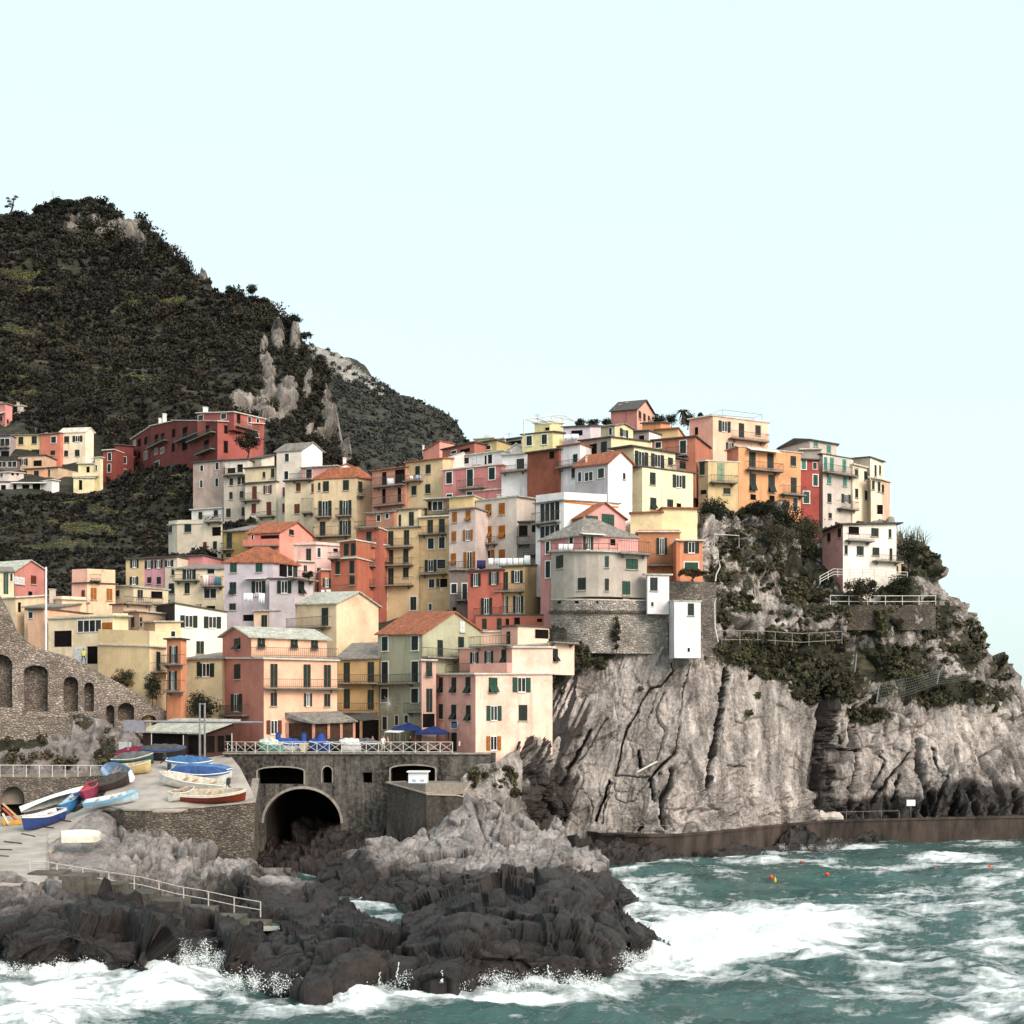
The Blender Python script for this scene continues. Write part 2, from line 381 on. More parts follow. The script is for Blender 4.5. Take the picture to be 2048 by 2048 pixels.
def arch(u0, u1, z0, zs, z1, n=10):
    """opening from u0 to u1, sill z0, spring zs, crown z1"""
    pts = [(u0, z0), (u1, z0)]; c = (u0 + u1) / 2; w_ = (u1 - u0) / 2
    for k in range(n + 1):
        a = math.pi * k / n; pts.append((c + w_ * math.cos(a), zs + (z1 - zs) * math.sin(a)))
    return pts
# ---------------------------------------------------------------- houses
SHUT = {'': '1C2B26', 'G': '1F4B3C', 'B': '6E3420', 'O': 'A5621C', 'T': '4A9080', 'K': '161A1C', 'W': 'E4E6E8', 'P': '93A98C'}
BASES = []                            # where every house meets the ground, for the village terrain
def fray(A, B, px):                   # plan position on the wall line A-B seen at photo column px
    k = (px - 1024) / F; dx, dy = B[0] - A[0], B[1] - A[1]
    den = dx - k * dy; t = (k * A[1] - A[0]) / den if abs(den) > 1e-6 else .5
    return t, A[1] + t * dy
class Face:
    def __init__(s, A, B, cen):
        s.A, s.B = Vector(A[:2]), Vector(B[:2]); s.d = (s.B - s.A); s.L = s.d.length; s.d.normalize()
        n = Vector((s.d.y, -s.d.x)); s.n = n if n.dot((s.A + s.B) / 2 - Vector(cen[:2])) > 0 else -n
    def p(s, u, z, o=0.): q = s.A + s.d * u + s.n * o; return (q.x, q.y, z)
    def box(s, mb, u0, u1, z0, z1, o0, o1, mi=0):
        mb.hexa([s.p(u0, z0, o0), s.p(u1, z0, o0), s.p(u1, z0, o1), s.p(u0, z0, o1)],
                [s.p(u0, z1, o0), s.p(u1, z1, o0), s.p(u1, z1, o1), s.p(u0, z1, o1)], mi)
    def loc(s, px, py):
        t, y = fray(s.A, s.B, px); return t * s.L, HC + (PY0 - py) / F * y
def slatted(face, mb, u0, u1, z0, z1, o0, o1):
    m = (u0 + u1) / 2; g = .025
    for a, b in ((u0, m - g), (m + g, u1)):
        face.box(mb, a, b, z0, z1, o0, o1)
        h = z1 - z0; w_ = .07
        for k in (.33, .66): face.box(mb, a + .01, b - .01, z0 + h * k, z0 + h * k + w_, o1 + .003, o1 + .03)
def window_part(parent, face, kind, col, trim, u0, u1, z0, z1, wallhex):
    if u1 < u0: u0, u1 = u1, u0
    sh = plain(SHUT[col], .6, .3, 5); white = plain('E9E8E4', .6, .1)
    def trimming(par, w_=.13):
        mb = MB(); face.box(mb, u0 - w_, u0, z0 - .05, z1 + w_, -.05, .05); face.box(mb, u1, u1 + w_, z0 - .05, z1 + w_, -.05, .05)
        face.box(mb, u0, u1, z1, z1 + w_, -.05, .05); face.box(mb, u0 - w_, u1 + w_, z0 - .15, z0 - .051, -.05, .14)
        mb.build('frame', white, par)
    def sill(par):
        mb = MB(); face.box(mb, u0 - .1, u1 + .1, z0 - .12, z0 - .01, -.05, .16); mb.build('sill', plain('B9B2A8', .8, .2), par)
    if kind in 'sd':
        mb = MB(); slatted(face, mb, u0, u1, z0, z1, -.05, .07); o = mb.build('shutter', sh, parent)
        trimming(o) if trim else (sill(o) if z1 - z0 < 2.2 else None)
    elif kind == 'f':                 # closed leaves with the lower flaps pushed out
        zm = z0 + (z1 - z0) * .42; mb = MB(); slatted(face, mb, u0, u1, zm, z1, -.05, .07)
        for a, b in ((u0, (u0 + u1) / 2 - .02), ((u0 + u1) / 2 + .02, u1)):
            q = [face.p(a, zm, .03), face.p(b, zm, .03), face.p(b, z0, .50), face.p(a, z0, .50)]
            q2 = [face.p(a, zm, .08), face.p(b, zm, .08), face.p(b, z0 + .03, .55), face.p(a, z0 + .03, .55)]
            mb.hexa(q, q2)
        o = mb.build('shutter', sh, parent)
        mb = MB(); face.box(mb, u0 + .02, u1 - .02, z0, zm, -.05, .02); mb.build('window', glassmat(), parent)
        sill(o)
    elif kind == 'o':                 # open leaves either side of a glazed window
        w_ = (u1 - u0) * .27; a, b = u0 + w_, u1 - w_
        for p, q in ((u0, a - .03), (b + .03, u1)):
            mb = MB(); face.box(mb, p, q, z0, z1, .03, .10); h = z1 - z0
            for k in (.33, .66): face.box(mb, p + .01, q - .01, z0 + h * k, z0 + h * k + .07, .103, .125)
            mb.build('shutter', sh, parent)
        mb = MB(); face.box(mb, a, b, z0, z1, -.05, .012); o = mb.build('window', glassmat(), parent)
        mb = MB(); m = (a + b) / 2; t = .06
        for p, q in ((a, a + t), (m - t * .6, m + t * .6), (b - t, b)): face.box(mb, p, q, z0, z1, -.03, .05)
        face.box(mb, a, b, z1 - t, z1 + .02, -.03, .053); face.box(mb, a, b, z0 - .08, z0 + t, -.03, .12)
        mb.build('frame', white, o)
    elif kind == 'w':
        mb = MB(); face.box(mb, u0, u1, z0, z1, -.05, .012); o = mb.build('window', glassmat(), parent)
        mb = MB(); t = .075; n = max(2, int(round((u1 - u0) / .9)) + 1)
        for k in range(n):
            c = u0 + (u1 - u0) * k / (n - 1); face.box(mb, c - t / 2, c + t / 2, z0 - t, z1 + t, -.03, .05)
        face.box(mb, u0 - t / 2, u1 + t / 2, z1, z1 + t, -.03, .053); face.box(mb, u0 - t / 2, u1 + t / 2, z0 - t, z0, -.03, .09)
        mb.build('frame', white, o)
    elif kind == 'g':  # open recess: near-black panel painted for the shade inside
        mb = MB(); face.box(mb, u0, u1, z0, z1, -.05, .015); o = mb.build('window', plain('1E1A1A', .95, .3, 1, .05), parent)
        mb = MB(); t = .08
        face.box(mb, u0 - t, u0, z0, z1 + t, -.03, .06); face.box(mb, u1, u1 + t, z0, z1 + t, -.03, .06); face.box(mb, u0, u1, z1, z1 + t, -.03, .06)
        mb.build('frame', wallmat(wallhex), o)
def balcony(parent, face, u0, u1, zt, zb, dep=.95, solid=None):
    if u1 < u0: u0, u1 = u1, u0
    mb = MB(); face.box(mb, u0, u1, zb - .09, zb + .09, -.05, dep)
    for k in (.15, .85):
        u = u0 + (u1 - u0) * k; mb.hexa([face.p(u - .08, zb - .5, 0), face.p(u + .08, zb - .5, 0), face.p(u + .08, zb - .45, .12), face.p(u - .08, zb - .45, .12)],
                                        [face.p(u - .08, zb - .1, 0), face.p(u + .08, zb - .1, 0), face.p(u + .08, zb - .1, dep * .8), face.p(u - .08, zb - .1, dep * .8)])
    o = mb.build('balcony', plain('8F857C', .9, .3), parent); zt = max(zt, zb + .8)
    mb = MB(); d = dep - .06
    if solid:
        face.box(mb, u0, u1, zb + .09, zt, d - .1, d); face.box(mb, u0, u0 + .1, zb + .09, zt, 0, d - .1); face.box(mb, u1 - .1, u1, zb + .09, zt, 0, d - .1)
        mb.build('parapet', wallmat(solid), o)
    else:
        for z in (zb + .2, zt - .04): face.box(mb, u0, u1, z, z + .05, d - .04, d)
        for u in (u0, u1 - .04): face.box(mb, u, u + .04, zt - .04, zt + .01, .02, d - .04)
        n = max(2, int((u1 - u0) / .22))
        for k in range(n + 1):
            u = u0 + (u1 - u0 - .03) * k / n; face.box(mb, u, u + .025, zb + .09, zt, d - .035, d - .01)
        mb.build('railing', plain('4B4642', .6, .1), o)
def house(t, label, col, xs, ys, yb, Y, roof='D', wins='', D=8., rh=1.2, shape='flat', name='house', cat='house', par=None, of=None, ext=6., ov=.3, parH=0., base=True, dirt=.5, wm=None):
    pc = [tp(t, x, y) for x, y in zip(xs, ys)]; n = len(pc); cols = col if isinstance(col, tuple) else (col,)  # per-face wall colours; several pairs paint in a shaded and a lit side
    if isinstance(Y, tuple):
        pts = [PT(a, b, d) for (a, b), d in zip(pc, Y)]
    else:
        ci = 1 if n == 3 else 0
        zt = HC + (PY0 - pc[ci][1]) / F * Y
        pts = [PT(a, b, (zt - HC) * F / (PY0 - b)) for a, b in pc]
    ybp = tp(t, 0, yb)[1]; zb = HC + (PY0 - ybp) / F * pts[1 if n > 2 else 0].y
    if n == 2:
        d = Vector((pts[1].x - pts[0].x, pts[1].y - pts[0].y)); nn = Vector((-d.y, d.x)).normalized()
        if nn.y < 0: nn = -nn
        back = [Vector((pts[1].x + nn.x * D, pts[1].y + nn.y * D, pts[1].z)), Vector((pts[0].x + nn.x * D, pts[0].y + nn.y * D, pts[0].z))]
    elif n == 3 and (lambda a, b, c: (b.x - a.x) * (c.y - a.y) - (b.y - a.y) * (c.x - a.x))(*pts) > .5:
        q = pts[0] + pts[2] - pts[1]; back = [q]
    else:
        back = [pts[-1] + Vector((0, D, 0)), pts[0] + Vector((0, D, 0))]
        if n == 3: back = [pts[-1] + Vector((0, D, 0)), pts[0] + Vector((0, D, 0))]
    ring = pts + back; N = len(ring)
    cen = sum(ring, Vector()) / N
    if of is None:
        root = empty(name, (pts[0].x, pts[0].y, zb), label, cat)
    else: root = of
    if base: BASES.append((cen.x, cen.y - 1, zb)); BASES.append((cen.x, max(p.y for p in ring), zb + 1.0))
    zl = zb - (ext if base else 0)
    A, B, Cc = ring[0], ring[1], ring[2]
    # wall
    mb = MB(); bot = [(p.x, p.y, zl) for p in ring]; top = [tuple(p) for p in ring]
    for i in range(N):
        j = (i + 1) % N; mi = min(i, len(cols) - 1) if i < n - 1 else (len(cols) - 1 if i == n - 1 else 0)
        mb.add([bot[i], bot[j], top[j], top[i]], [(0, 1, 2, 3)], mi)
    roofc = roofmat(roof)
    quad = ring if N == 4 else None
    if shape in ('g0', 'g1') and quad:
        a, b, c, d = quad if shape == 'g1' else (quad[3], quad[0], quad[1], quad[2])   # gable on b-c, ridge parallel to a-b
        m1 = (b + c) / 2 + Vector((0, 0, rh)); m2 = (a + d) / 2 + Vector((0, 0, rh))
        mi = min(1, len(cols) - 1) if shape == 'g1' else 0
        mb.add([b, c, m1], [(0, 1, 2)], mi); mb.add([a, d, m2], [(0, 1, 2)], 0)
    mb.add(bot, [tuple(reversed(range(N)))])
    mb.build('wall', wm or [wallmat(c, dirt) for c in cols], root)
    # roof
    mb = MB()
    def off(p, o, dz=0.):
        v = Vector((p.x - cen.x, p.y - cen.y)); v = v.normalized() * (o * 1.35); return Vector((p.x + v.x, p.y + v.y, p.z + dz))
    if shape in ('g0', 'g1') and quad:
        r = (m2 - m1).normalized() * ov
        for e1, e2 in ((b, a), (c, d)):
            s1 = (e1 - m1) * (1 + ov / max(.5, (e1 - m1).length)); s2 = (e2 - m2) * (1 + ov / max(.5, (e2 - m2).length))
            q = [m1 - r, m1 - r + s1, m2 + r + s2, m2 + r]
            mb.hexa([p + Vector((0, 0, .01)) for p in q], [p + Vector((0, 0, .17)) for p in q])
    elif shape == 'hip' and quad:
        a, b, c, d = [off(p, ov) for p in quad]
        L1, L2 = (b - a).length, (c - b).length
        if L1 < L2: a, b, c, d = b, c, d, a; L1, L2 = L2, L1
        m1 = (b + c) / 2; m2 = (a + d) / 2; ax = (m2 - m1).normalized(); ins = min(L2 / 2, L1 * .45)
        r1 = m1 + ax * ins + Vector((0, 0, rh)); r2 = m2 - ax * ins + Vector((0, 0, rh)); dn = Vector((0, 0, -.14))
        mb.add([a, b, c, d, r1, r2, a + dn, b + dn, c + dn, d + dn], [(0, 1, 4, 5), (1, 2, 4), (2, 3, 5, 4), (3, 0, 5), (0, 6, 7, 1), (1, 7, 8, 2), (2, 8, 9, 3), (3, 9, 6, 0), (6, 9, 8, 7)])
    elif shape == 'sb' and quad:      # slopes up towards the back
        a, b, c, d = [off(p, ov) for p in quad]
        q = [a, b, c + Vector((0, 0, rh)), d + Vector((0, 0, rh))]
        mb.hexa([p + Vector((0, 0, -.02)) for p in q], [p + Vector((0, 0, .15)) for p in q])
        mw = MB(); c2, d2 = quad[2] + Vector((0, 0, rh - .05)), quad[3] + Vector((0, 0, rh - .05))
        mw.add([quad[1], quad[2], c2, quad[3], d2, quad[0]], [(0, 1, 2), (5, 4, 3), (1, 3, 4, 2)]); mw.build('wall', wallmat(cols[-1], dirt), root)
    else:
        lo = [off(p, ov, -.05) for p in ring]; hi = [off(p, ov, .13) for p in ring]
        if parH:
            mb.hexa(lo, [p - Vector((0, 0, .02)) for p in hi])
            mp = MB(); inn = [off(p, -.02) for p in ring]; inn2 = [off(p, -.2) for p in ring]
            for i in range(N):
                j = (i + 1) % N; u = [inn[i], inn[j], inn2[j], inn2[i]]
                mp.hexa([p + Vector((0, 0, .1)) for p in u], [p + Vector((0, 0, .1 + parH)) for p in u], min(i, len(cols) - 1) if i < n - 1 else 0)
            mp.build('parapet', [wallmat(c, dirt) for c in cols], root)
        else: mb.hexa(lo, hi)
    ro = mb.build('roof', roofc, root)
    if of is None and base and shape in ('flat', 'sb') and not parH and int(abs(cen.x * 37 + cen.y * 11)) % 5 < 2:   # a chimney towards the back
        q = cen.lerp(back[0], .55); h_ = (rh if shape == 'sb' else 0) * .7; m = MB().box((q.x - .28, q.y - .28, q.z + .1), (q.x + .28, q.y + .28, q.z + h_ + .95)).box((q.x - .38, q.y - .38, q.z + h_ + .953), (q.x + .38, q.y + .38, q.z + h_ + 1.05)); m.build('chimney', wallmat('B8A898'), ro)
    # openings
    faces = [Face(pts[i], pts[i + 1], cen) for i in range(n - 1)]; cur = t
    cpx = [p[0] for p in pc]
    for tok in [x.strip() for x in wins.replace('\n', ';').split(';') if x.strip()]:
        if tok[0] == '@': cur = tok[1]; continue
        k, x0, y0, x1, y1 = tok.split(); x0, y0 = tp(cur, float(x0), float(y0)); x1, y1 = tp(cur, float(x1), float(y1))
        trim = 't' in k; cc = k[1:].replace('t', ''); kind = k[0]
        if kind == 'c':               # chimney standing on the roof
            yy = cen.y; zc0, zc1 = HC + (PY0 - y1) / F * yy, HC + (PY0 - y0) / F * yy; xa, xb = (x0 - 1024) / F * yy, (x1 - 1024) / F * yy
            m = MB().box((xa, yy - .35, zc0 - .8), (xb, yy + .35, zc1)).box((xa - .08, yy - .43, zc1), (xb + .08, yy + .43, zc1 + .1))
            m.build('chimney', wallmat({'': 'C8BEB2', 'O': 'B86844', 'W': 'EEEEEE'}[cc]), ro); continue
        xm = (x0 + x1) / 2; fi = 0
        while fi < n - 2 and xm > cpx[fi + 1]: fi += 1
        fc = faces[fi]; pxm, pxM = cpx[fi], cpx[fi + 1]
        mar = 30 if kind in 'bBv' else 1.5
        u0, _ = fc.loc(max(x0, pxm - mar), y0); u1, _ = fc.loc(min(x1, pxM + mar), y0)
        um, z1 = fc.loc(min(max(xm, pxm), pxM), y0); _, z0 = fc.loc(min(max(xm, pxm), pxM), y1)
        if kind in 'bBv': u0, u1 = max(min(u0, u1), -1.2), min(max(u0, u1), fc.L + 1.2)
        wc = cols[min(fi, len(cols) - 1)]
        if kind == 'b': balcony(root, fc, u0, u1, z1, z0)
        elif kind == 'B': balcony(root, fc, u0, u1, z1, z0, solid=wc)
        elif kind == 'v':
            m = MB(); m.hexa([fc.p(u0, z1 - .05, -.05), fc.p(u1, z1 - .05, -.05), fc.p(u1, z0, 1.1), fc.p(u0, z0, 1.1)],
                             [fc.p(u0, z1 + .03, -.05), fc.p(u1, z1 + .03, -.05), fc.p(u1, z0 + .08, 1.1), fc.p(u0, z0 + .08, 1.1)])
            m.build('awning', plain('E6E4DE', .7, .15), root)
        else: window_part(root, fc, kind, cc, trim, u0, u1, z0, z1, wc)
    root['_z'] = float(pts[0].z); del root['_z']
    return root
# ---------------------------------------------------------------- the village, read off the photograph
H = house
# far row on the left
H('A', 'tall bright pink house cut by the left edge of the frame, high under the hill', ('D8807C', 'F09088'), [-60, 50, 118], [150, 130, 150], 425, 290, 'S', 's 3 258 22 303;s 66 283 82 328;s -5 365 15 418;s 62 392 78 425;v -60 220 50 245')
H('A', 'small pale shed with a dark opening beside the tall pink house', 'C8C2BC', [119, 200, 250], [152, 150, 160], 250, 302, 'C', 'g 125 160 170 215')
H('A', 'pale yellow house with two dark shuttered windows, left of the orange one', 'DDC68C', [98, 390], [440, 434], 655, 268, 'S', 's 180 452 225 525;s 308 445 355 520;s 178 588 220 635;s 305 575 380 630', shape='sb', rh=1.2)
H('A', 'bright orange narrow house between the pale yellow and the cream gabled one', 'E07048', [391, 580], [432, 418], 640, 267, 'S', 'st 497 450 542 510;s 490 585 532 630', shape='sb', rh=1.2)
H('A', 'cream house with an open white window at the right end of the far row', ('E6D8BE', 'F2E4C8'), [581, 825, 905], [410, 402, 412], 645, 266, 'C', 's 622 447 668 508;o 703 443 797 500;s 622 585 658 640;s 725 577 768 640', shape='g1', rh=.9)
H('A', 'grey house with a white glazed balcony at the left frame edge', 'A8A0A4', [-60, 97], [445, 440], 665, 266, 'D', 'w 0 470 95 540;b -20 520 97 560;g 10 590 90 665')
H('A', 'small flat peach house with potted plants on its terrace, in front of the yellow one', 'DDB690', [175, 435], [638, 630], 765, 262, 'D', 'o 190 662 268 728;g 325 680 405 735')
H('A', 'dark glazed veranda at the left edge below the grey house', '6C625E', [-60, 172], [675, 672], 790, 261, 'D', 'w -20 690 60 745;w 75 690 160 745', name='veranda', cat='veranda')
H('A', 'light orange low house with two dark shutters in the far left group', 'E8A070', [235, 440], [768, 757], 890, 257, 'D', 's 235 782 258 845;s 330 780 375 845', shape='sb', rh=.5)
H('A', 'cream low house joined to the right of the light orange one', 'DCC09A', [441, 565], [757, 748], 890, 257, 'D', 's 443 773 483 838', shape='sb', rh=.5)
H('A', 'pale lilac low house with a white window near the left edge', 'CFC4C4', [-60, 85, 230], [800, 795, 805], 885, 254, 'C', 'w 0 805 30 840;g 110 800 135 825;g 158 800 182 825')
H('A', 'long white low house with dark openings at the foot of the far left group', 'E4E0DC', [-60, 395], [888, 890], 1005, 250, 'D', 'g 10 918 58 1000;g 128 910 162 958;g 215 915 285 970;g 315 905 390 990;v 120 890 460 910')
H('A', 'bright white blind annex at the end of the long white house', 'F4F4F4', [396, 500, 572], [885, 868, 880], 995, 249, 'C', '')
H('A', 'dark brown house with shaded openings behind a pergola, far left group', '6E5C50', [566, 712], [765, 790], 965, 261, 'D', 'g 570 790 600 870;g 615 795 640 870;g 655 800 690 870')
hh = H('A', 'pale yellow house with a white balcony left of the dark red houses', 'E8DCA8', [755, 914], [714, 712], 830, 251, 'C', 'g 835 740 867 825;B 715 830 965 845;cW 860 660 890 705')
H('A', '', ('E8DCA8', 'F0E6BA'), [915, 968, 995], [654, 650, 656], 850, 250, 'C', 'w 920 725 940 780', of=hh)
H('A', '', 'EADFAE', [710, 912], [845, 850], 965, 249, 'C', 'g 763 870 795 965', of=hh)
H('A', 'small red house with white window frames, leftmost of the red ones', '94382C', [996, 1110], [585, 578], 830, 253, 'C', 'w 1040 607 1077 682;w 1037 715 1072 795')
H('A', 'dark red house between the small red house and the long red block', '7C2E2C', [1111, 1290], [530, 542], 850, 255, 'D', 'w 1180 645 1222 712;w 1150 790 1180 840;w 1195 765 1220 850')
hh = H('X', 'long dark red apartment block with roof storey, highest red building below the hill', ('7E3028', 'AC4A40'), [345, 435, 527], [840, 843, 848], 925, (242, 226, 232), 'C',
  '''@A;gt 1765 360 1810 460;b 1720 440 1932 468;gt 1762 500 1812 578;gt 1760 720 1805 775;gt 1662 378 1695 455;gt 1660 515 1690 595
  @B;g 148 150 185 240;b 0 242 250 268;g 138 290 185 395;b 85 360 245 410;gt 328 148 365 228;g 325 298 365 415;g 440 180 485 230;w 630 225 665 265''', D=10)
H('X', '', '7E3028', [300, 345], [852, 843], 925, (252, 242.3), 'C', '@A;gt 1495 430 1530 510;gt 1555 420 1590 500;b 1450 498 1625 530;w 1493 565 1520 620;w 1550 560 1585 610;w 1495 690 1540 760;gt 1625 720 1660 770;cW 1575 235 1605 290;cW 1538 280 1560 310', of=hh)
H('X', '', '7A2C26', [263, 299], [878, 855], 925, (262, 252.3), 'C', '@A;gt 1330 475 1362 545;gt 1395 455 1425 525;g 1335 600 1360 660;w 1393 598 1420 670;w 1290 490 1312 540', of=hh)
H('B', '', ('A04840', 'C0584E'), [70, 425, 716], [30, 22, 88], 190, (231, 226.5, 233), 'C', 'w 78 52 130 102;w 300 35 352 88;g 450 40 485 130;w 558 68 590 140;w 640 85 668 160;b 430 135 640 185;cW 130 -20 170 10', of=hh, base=False)
# upper left part of the village
H('B', 'weathered pinkish grey tall house with bare stained wall and tiny windows', 'B4A098', [30, 325], [512, 487], 950, 214, 'D', 'w 98 535 130 590;w 245 510 280 575;w 95 680 125 750;w 243 660 275 740', dirt=1.)
H('B', 'low white house with a roof terrace at the foot of the weathered grey house', 'E6E8E6', [15, 315], [967, 947], 1060, 211, 'C', 's 85 985 120 1055;s 232 968 270 1025;b 125 1020 318 1078')
hh = H('B', 'tall grey house with a terrace under the roof, right of the weathered one', 'B8B0A6', [326, 530], [640, 630], 1110, 208, 'C', 's 385 660 415 728;s 462 650 490 720;s 502 645 527 720;s 383 793 412 862;s 482 785 515 850;s 352 952 392 1035;s 500 940 525 1025;b 340 570 530 632', dirt=.8)
H('B', '', 'D6D2C8', [340, 560], [490, 478], 630, 209.5, 'D', 'g 458 525 512 600;g 362 560 440 612', of=hh, base=False)
H('B', 'small cream penthouse with a white side wall above the brown shuttered house', ('D8D0BC', 'E6E0D0'), [561, 690, 815], [478, 470, 432], 560, (212, 209, 211), 'D', 'g 565 490 585 535', base=False)
hh = H('B', 'cream house with red brown shutters and a curved balcony, upper left', 'DDD2BC', [531, 835], [718, 692], 1060, 206, 'D', 'sB 603 737 645 865;oB 713 727 790 810;b 515 810 690 880;sB 597 905 638 1000;sB 742 888 785 1020;b 670 990 830 1035')
H('B', '', 'DBCBA6', [532, 825], [567, 547], 700, 206.4, 'D', 's 705 598 728 655;s 785 565 815 655', of=hh, base=False)
H('B', 'tall cream house with bright white gable wall and grey roof against the hill', ('DCD6CC', 'F6F8F8'), [836, 1080, 1278], [402, 386, 404], 1040, 203, 'S', 'w 915 422 958 500;w 910 592 952 672;sB 897 747 918 835;sB 893 903 940 990', shape='g1', rh=1.3)
H('B', 'small pink house with a pale flat roof behind the tan one', 'D49A98', [1076, 1420], [560, 540], 670, 202, 'L', 'w 1120 572 1180 660;g 1365 562 1390 585')
H('B', 'small white gabled house with a chimney at the edge of the wooded slope', 'F0E6E2', [1400, 1620], [578, 574], 640, (205, 206), 'T', 'cW 1480 470 1508 512', shape='g0', rh=.9, D=5)
hh = H('B', 'cream house with closed russet shutters, joined to the left of the tan one', 'DCCFB0', [916, 1197], [692, 678], 1100, 200, 'D', 'sB 1027 705 1068 785;sB 1175 710 1195 798;sB 1010 908 1060 1000;b 1095 860 1195 1003;b 980 620 1190 680')
H('B', 'large tan house with hipped orange roof and two pairs of open balcony windows', ('DCC498', 'C0A884'), [1198, 1612, 1765], [668, 647, 668], 1240, 191, 'T', 's 1240 700 1260 778;s 1287 688 1342 788;s 1480 677 1535 775;s 1625 690 1662 800;b 1610 770 1665 835;o 1243 878 1368 1028;b 1222 955 1370 1040;o 1447 872 1560 1018;b 1420 955 1565 1030;s 1257 1078 1308 1218;o 1445 1068 1555 1210;b 1205 1130 1560 1225', shape='hip', rh=1.8)
H('A', 'cream house with a brown arched door and roof parapet, left of the mustard one', 'DFD3BE', [1628, 1712, 2150], [1303, 1293, 1288], 1600, (198, 195, 192), 'C', 's 1633 1315 1662 1378;s 1785 1290 1848 1373;w 1845 1520 1890 1590;@B;sB 130 1275 162 1370;s 225 1268 260 1350;g 215 1130 300 1215;b 160 1045 320 1085', parH=.5)
H('B', 'mustard yellow house with one tall dark door under a grey roof', 'A88A2E', [321, 555], [1182, 1168], 1440, 187, 'S', 's 357 1190 405 1340;b 320 1290 430 1355;s 350 1385 395 1425', shape='sb', rh=2.2)
H('B', 'coral pink house with a deep loggia and orange tiled roof', ('D86E5A', 'F09480'), [556, 865, 1185], [1192, 1182, 1228], 1400, (182, 181, 187), 'T', 'w 592 1207 617 1257;g 685 1210 860 1300;B 535 1255 865 1320;s 957 1155 1000 1208;g 763 1330 805 1370', shape='g1', rh=1.8)
hh = H('B', 'pale pink stepped house with a tall dark door, left of the orange one', ('E8B8B0', 'EEC4BE'), [1000, 1215, 1450], [1302, 1298, 1316], 1700, 178, 'C', 's 1125 1338 1170 1455;st 1230 1332 1260 1420;w 1380 1338 1430 1370;s 1228 1525 1260 1660', parH=.3)
H('B', '', 'F0C4BC', [1045, 1205], [1462, 1468], 1740, 175, 'C', 's 1100 1500 1130 1560', of=hh)
hh = H('B', 'burnt orange house with white canopy over its upper terrace', 'BE5A30', [1362, 1612], [1445, 1430], 1790, 173, 'C', 's 1408 1468 1448 1587;s 1545 1455 1588 1582;s 1545 1605 1590 1690;b 1362 1380 1470 1440;b 1200 1700 1610 1780')
H('B', '', 'BC6034', [1446, 1605], [1277, 1258], 1440, 174, 'C', 's 1490 1290 1532 1412;s 1558 1287 1600 1410', of=hh, base=False)
H('B', '', 'C06440', [1268, 1360], [1545, 1548], 1790, 173, 'C', 'o 1285 1625 1355 1710', of=hh)
H('B', 'red brown narrow tower house with one door and balcony on each of four floors', 'B4573E', [1606, 1833], [1152, 1142], 1930, 176, 'C', 's 1705 1175 1752 1315;b 1610 1255 1800 1330;s 1703 1355 1750 1505;b 1610 1445 1800 1515;s 1700 1552 1747 1700;b 1610 1640 1800 1710;s 1680 1815 1730 1850;b 1606 1080 1830 1140')
H('B', 'terracotta roof terrace room with white window, on top of the red brown tower house', 'B86A4C', [1700, 1990], [1000, 985], 1145, 180, 'S', 'w 1805 1005 1840 1070;w 1890 1000 1918 1060', shape='sb', rh=.8)
hh = H('B', 'lavender grey house with orange hipped roof and laundry at its window', ('BFB9C6', 'C4BEC8'), [331, 800, 1052], [1468, 1470, 1500], 1920, (161, 160, 164), 'T', 'sG 390 1478 452 1570;sG 637 1475 700 1565;f 385 1663 447 1778;o 598 1655 730 1770;v 545 1625 755 1640;s 382 1868 443 1932;g 860 1495 935 1610;w 940 1500 1040 1610;@H;g 515 625 615 685', shape='hip', rh=2.2)
H('B', '', ('C4BEC6', 'B8B2BC'), [766, 1012, 1190], [1632, 1632, 1655], 1880, (158.5, 158, 161), 'D', 'o 845 1650 980 1770;f 1045 1655 1100 1775;b 850 1555 1190 1632', of=hh)
# centre: the tall narrow houses
H('C', 'terracotta house with two storeys of wooden loggias under an orange roof', 'C4846A', [118, 440], [592, 555], 960, 189, 'T', 'g 215 600 258 735;g 340 575 435 735;b 135 650 440 740;g 215 760 250 900;g 365 745 400 885;b 140 840 440 925', shape='sb', rh=1.9)
H('C', 'tan house with four dark shutters and a small laundry balcony, behind the yellow towers', 'D6BA88', [441, 800], [512, 472], 950, 187, 'T', 's 537 542 578 625;s 637 527 683 615;s 500 735 545 822;s 633 717 680 805;b 440 640 610 692', shape='sb', rh=1.5)
hh = H('C', 'rose pink house with white framed shutters and a roof terrace with pink rail', 'D0787A', [801, 1370], [582, 525], 860, 182, 'C', 'st 835 600 890 710;st 1035 575 1092 735;st 1247 558 1303 670;b 960 680 1215 762;st 838 815 890 840;st 1035 790 1085 830', D=6)
H('C', 'white upper dwelling with an arched niche behind the pink roof terrace', 'D6D6DE', [1000, 1375], [445, 400], 580, 187.5, 'L', 'w 1005 460 1055 520;sW 1095 445 1160 525;g 1205 440 1225 525;w 1235 430 1280 520', shape='sb', rh=.9)
H('C', 'white sloping stair wall left of the pink roof terrace', 'F0F0F0', [800, 1000], [482, 412], 575, (187, 186.6), 'C', '', D=2.5, name='stair_wall', cat='wall', ov=.05)
H('C', 'dull red house with a long slanted dark roof near the skyline', 'B4624E', [796, 1105], [385, 312], 440, 197, 'D', 'st 885 395 930 420;g 970 375 1065 410')
H('C', 'coral gable house on the skyline left of the dull red one', ('D8806E', 'F0A090'), [612, 768, 912], [398, 302, 330], 440, (205, 203, 207), 'T', 'cW 605 350 620 400', ov=.15)
H('C', 'yellow low house with one white framed window on the skyline', 'CDB76C', [1108, 1320], [328, 292], 410, 195, 'D', 'st 1212 345 1262 380')
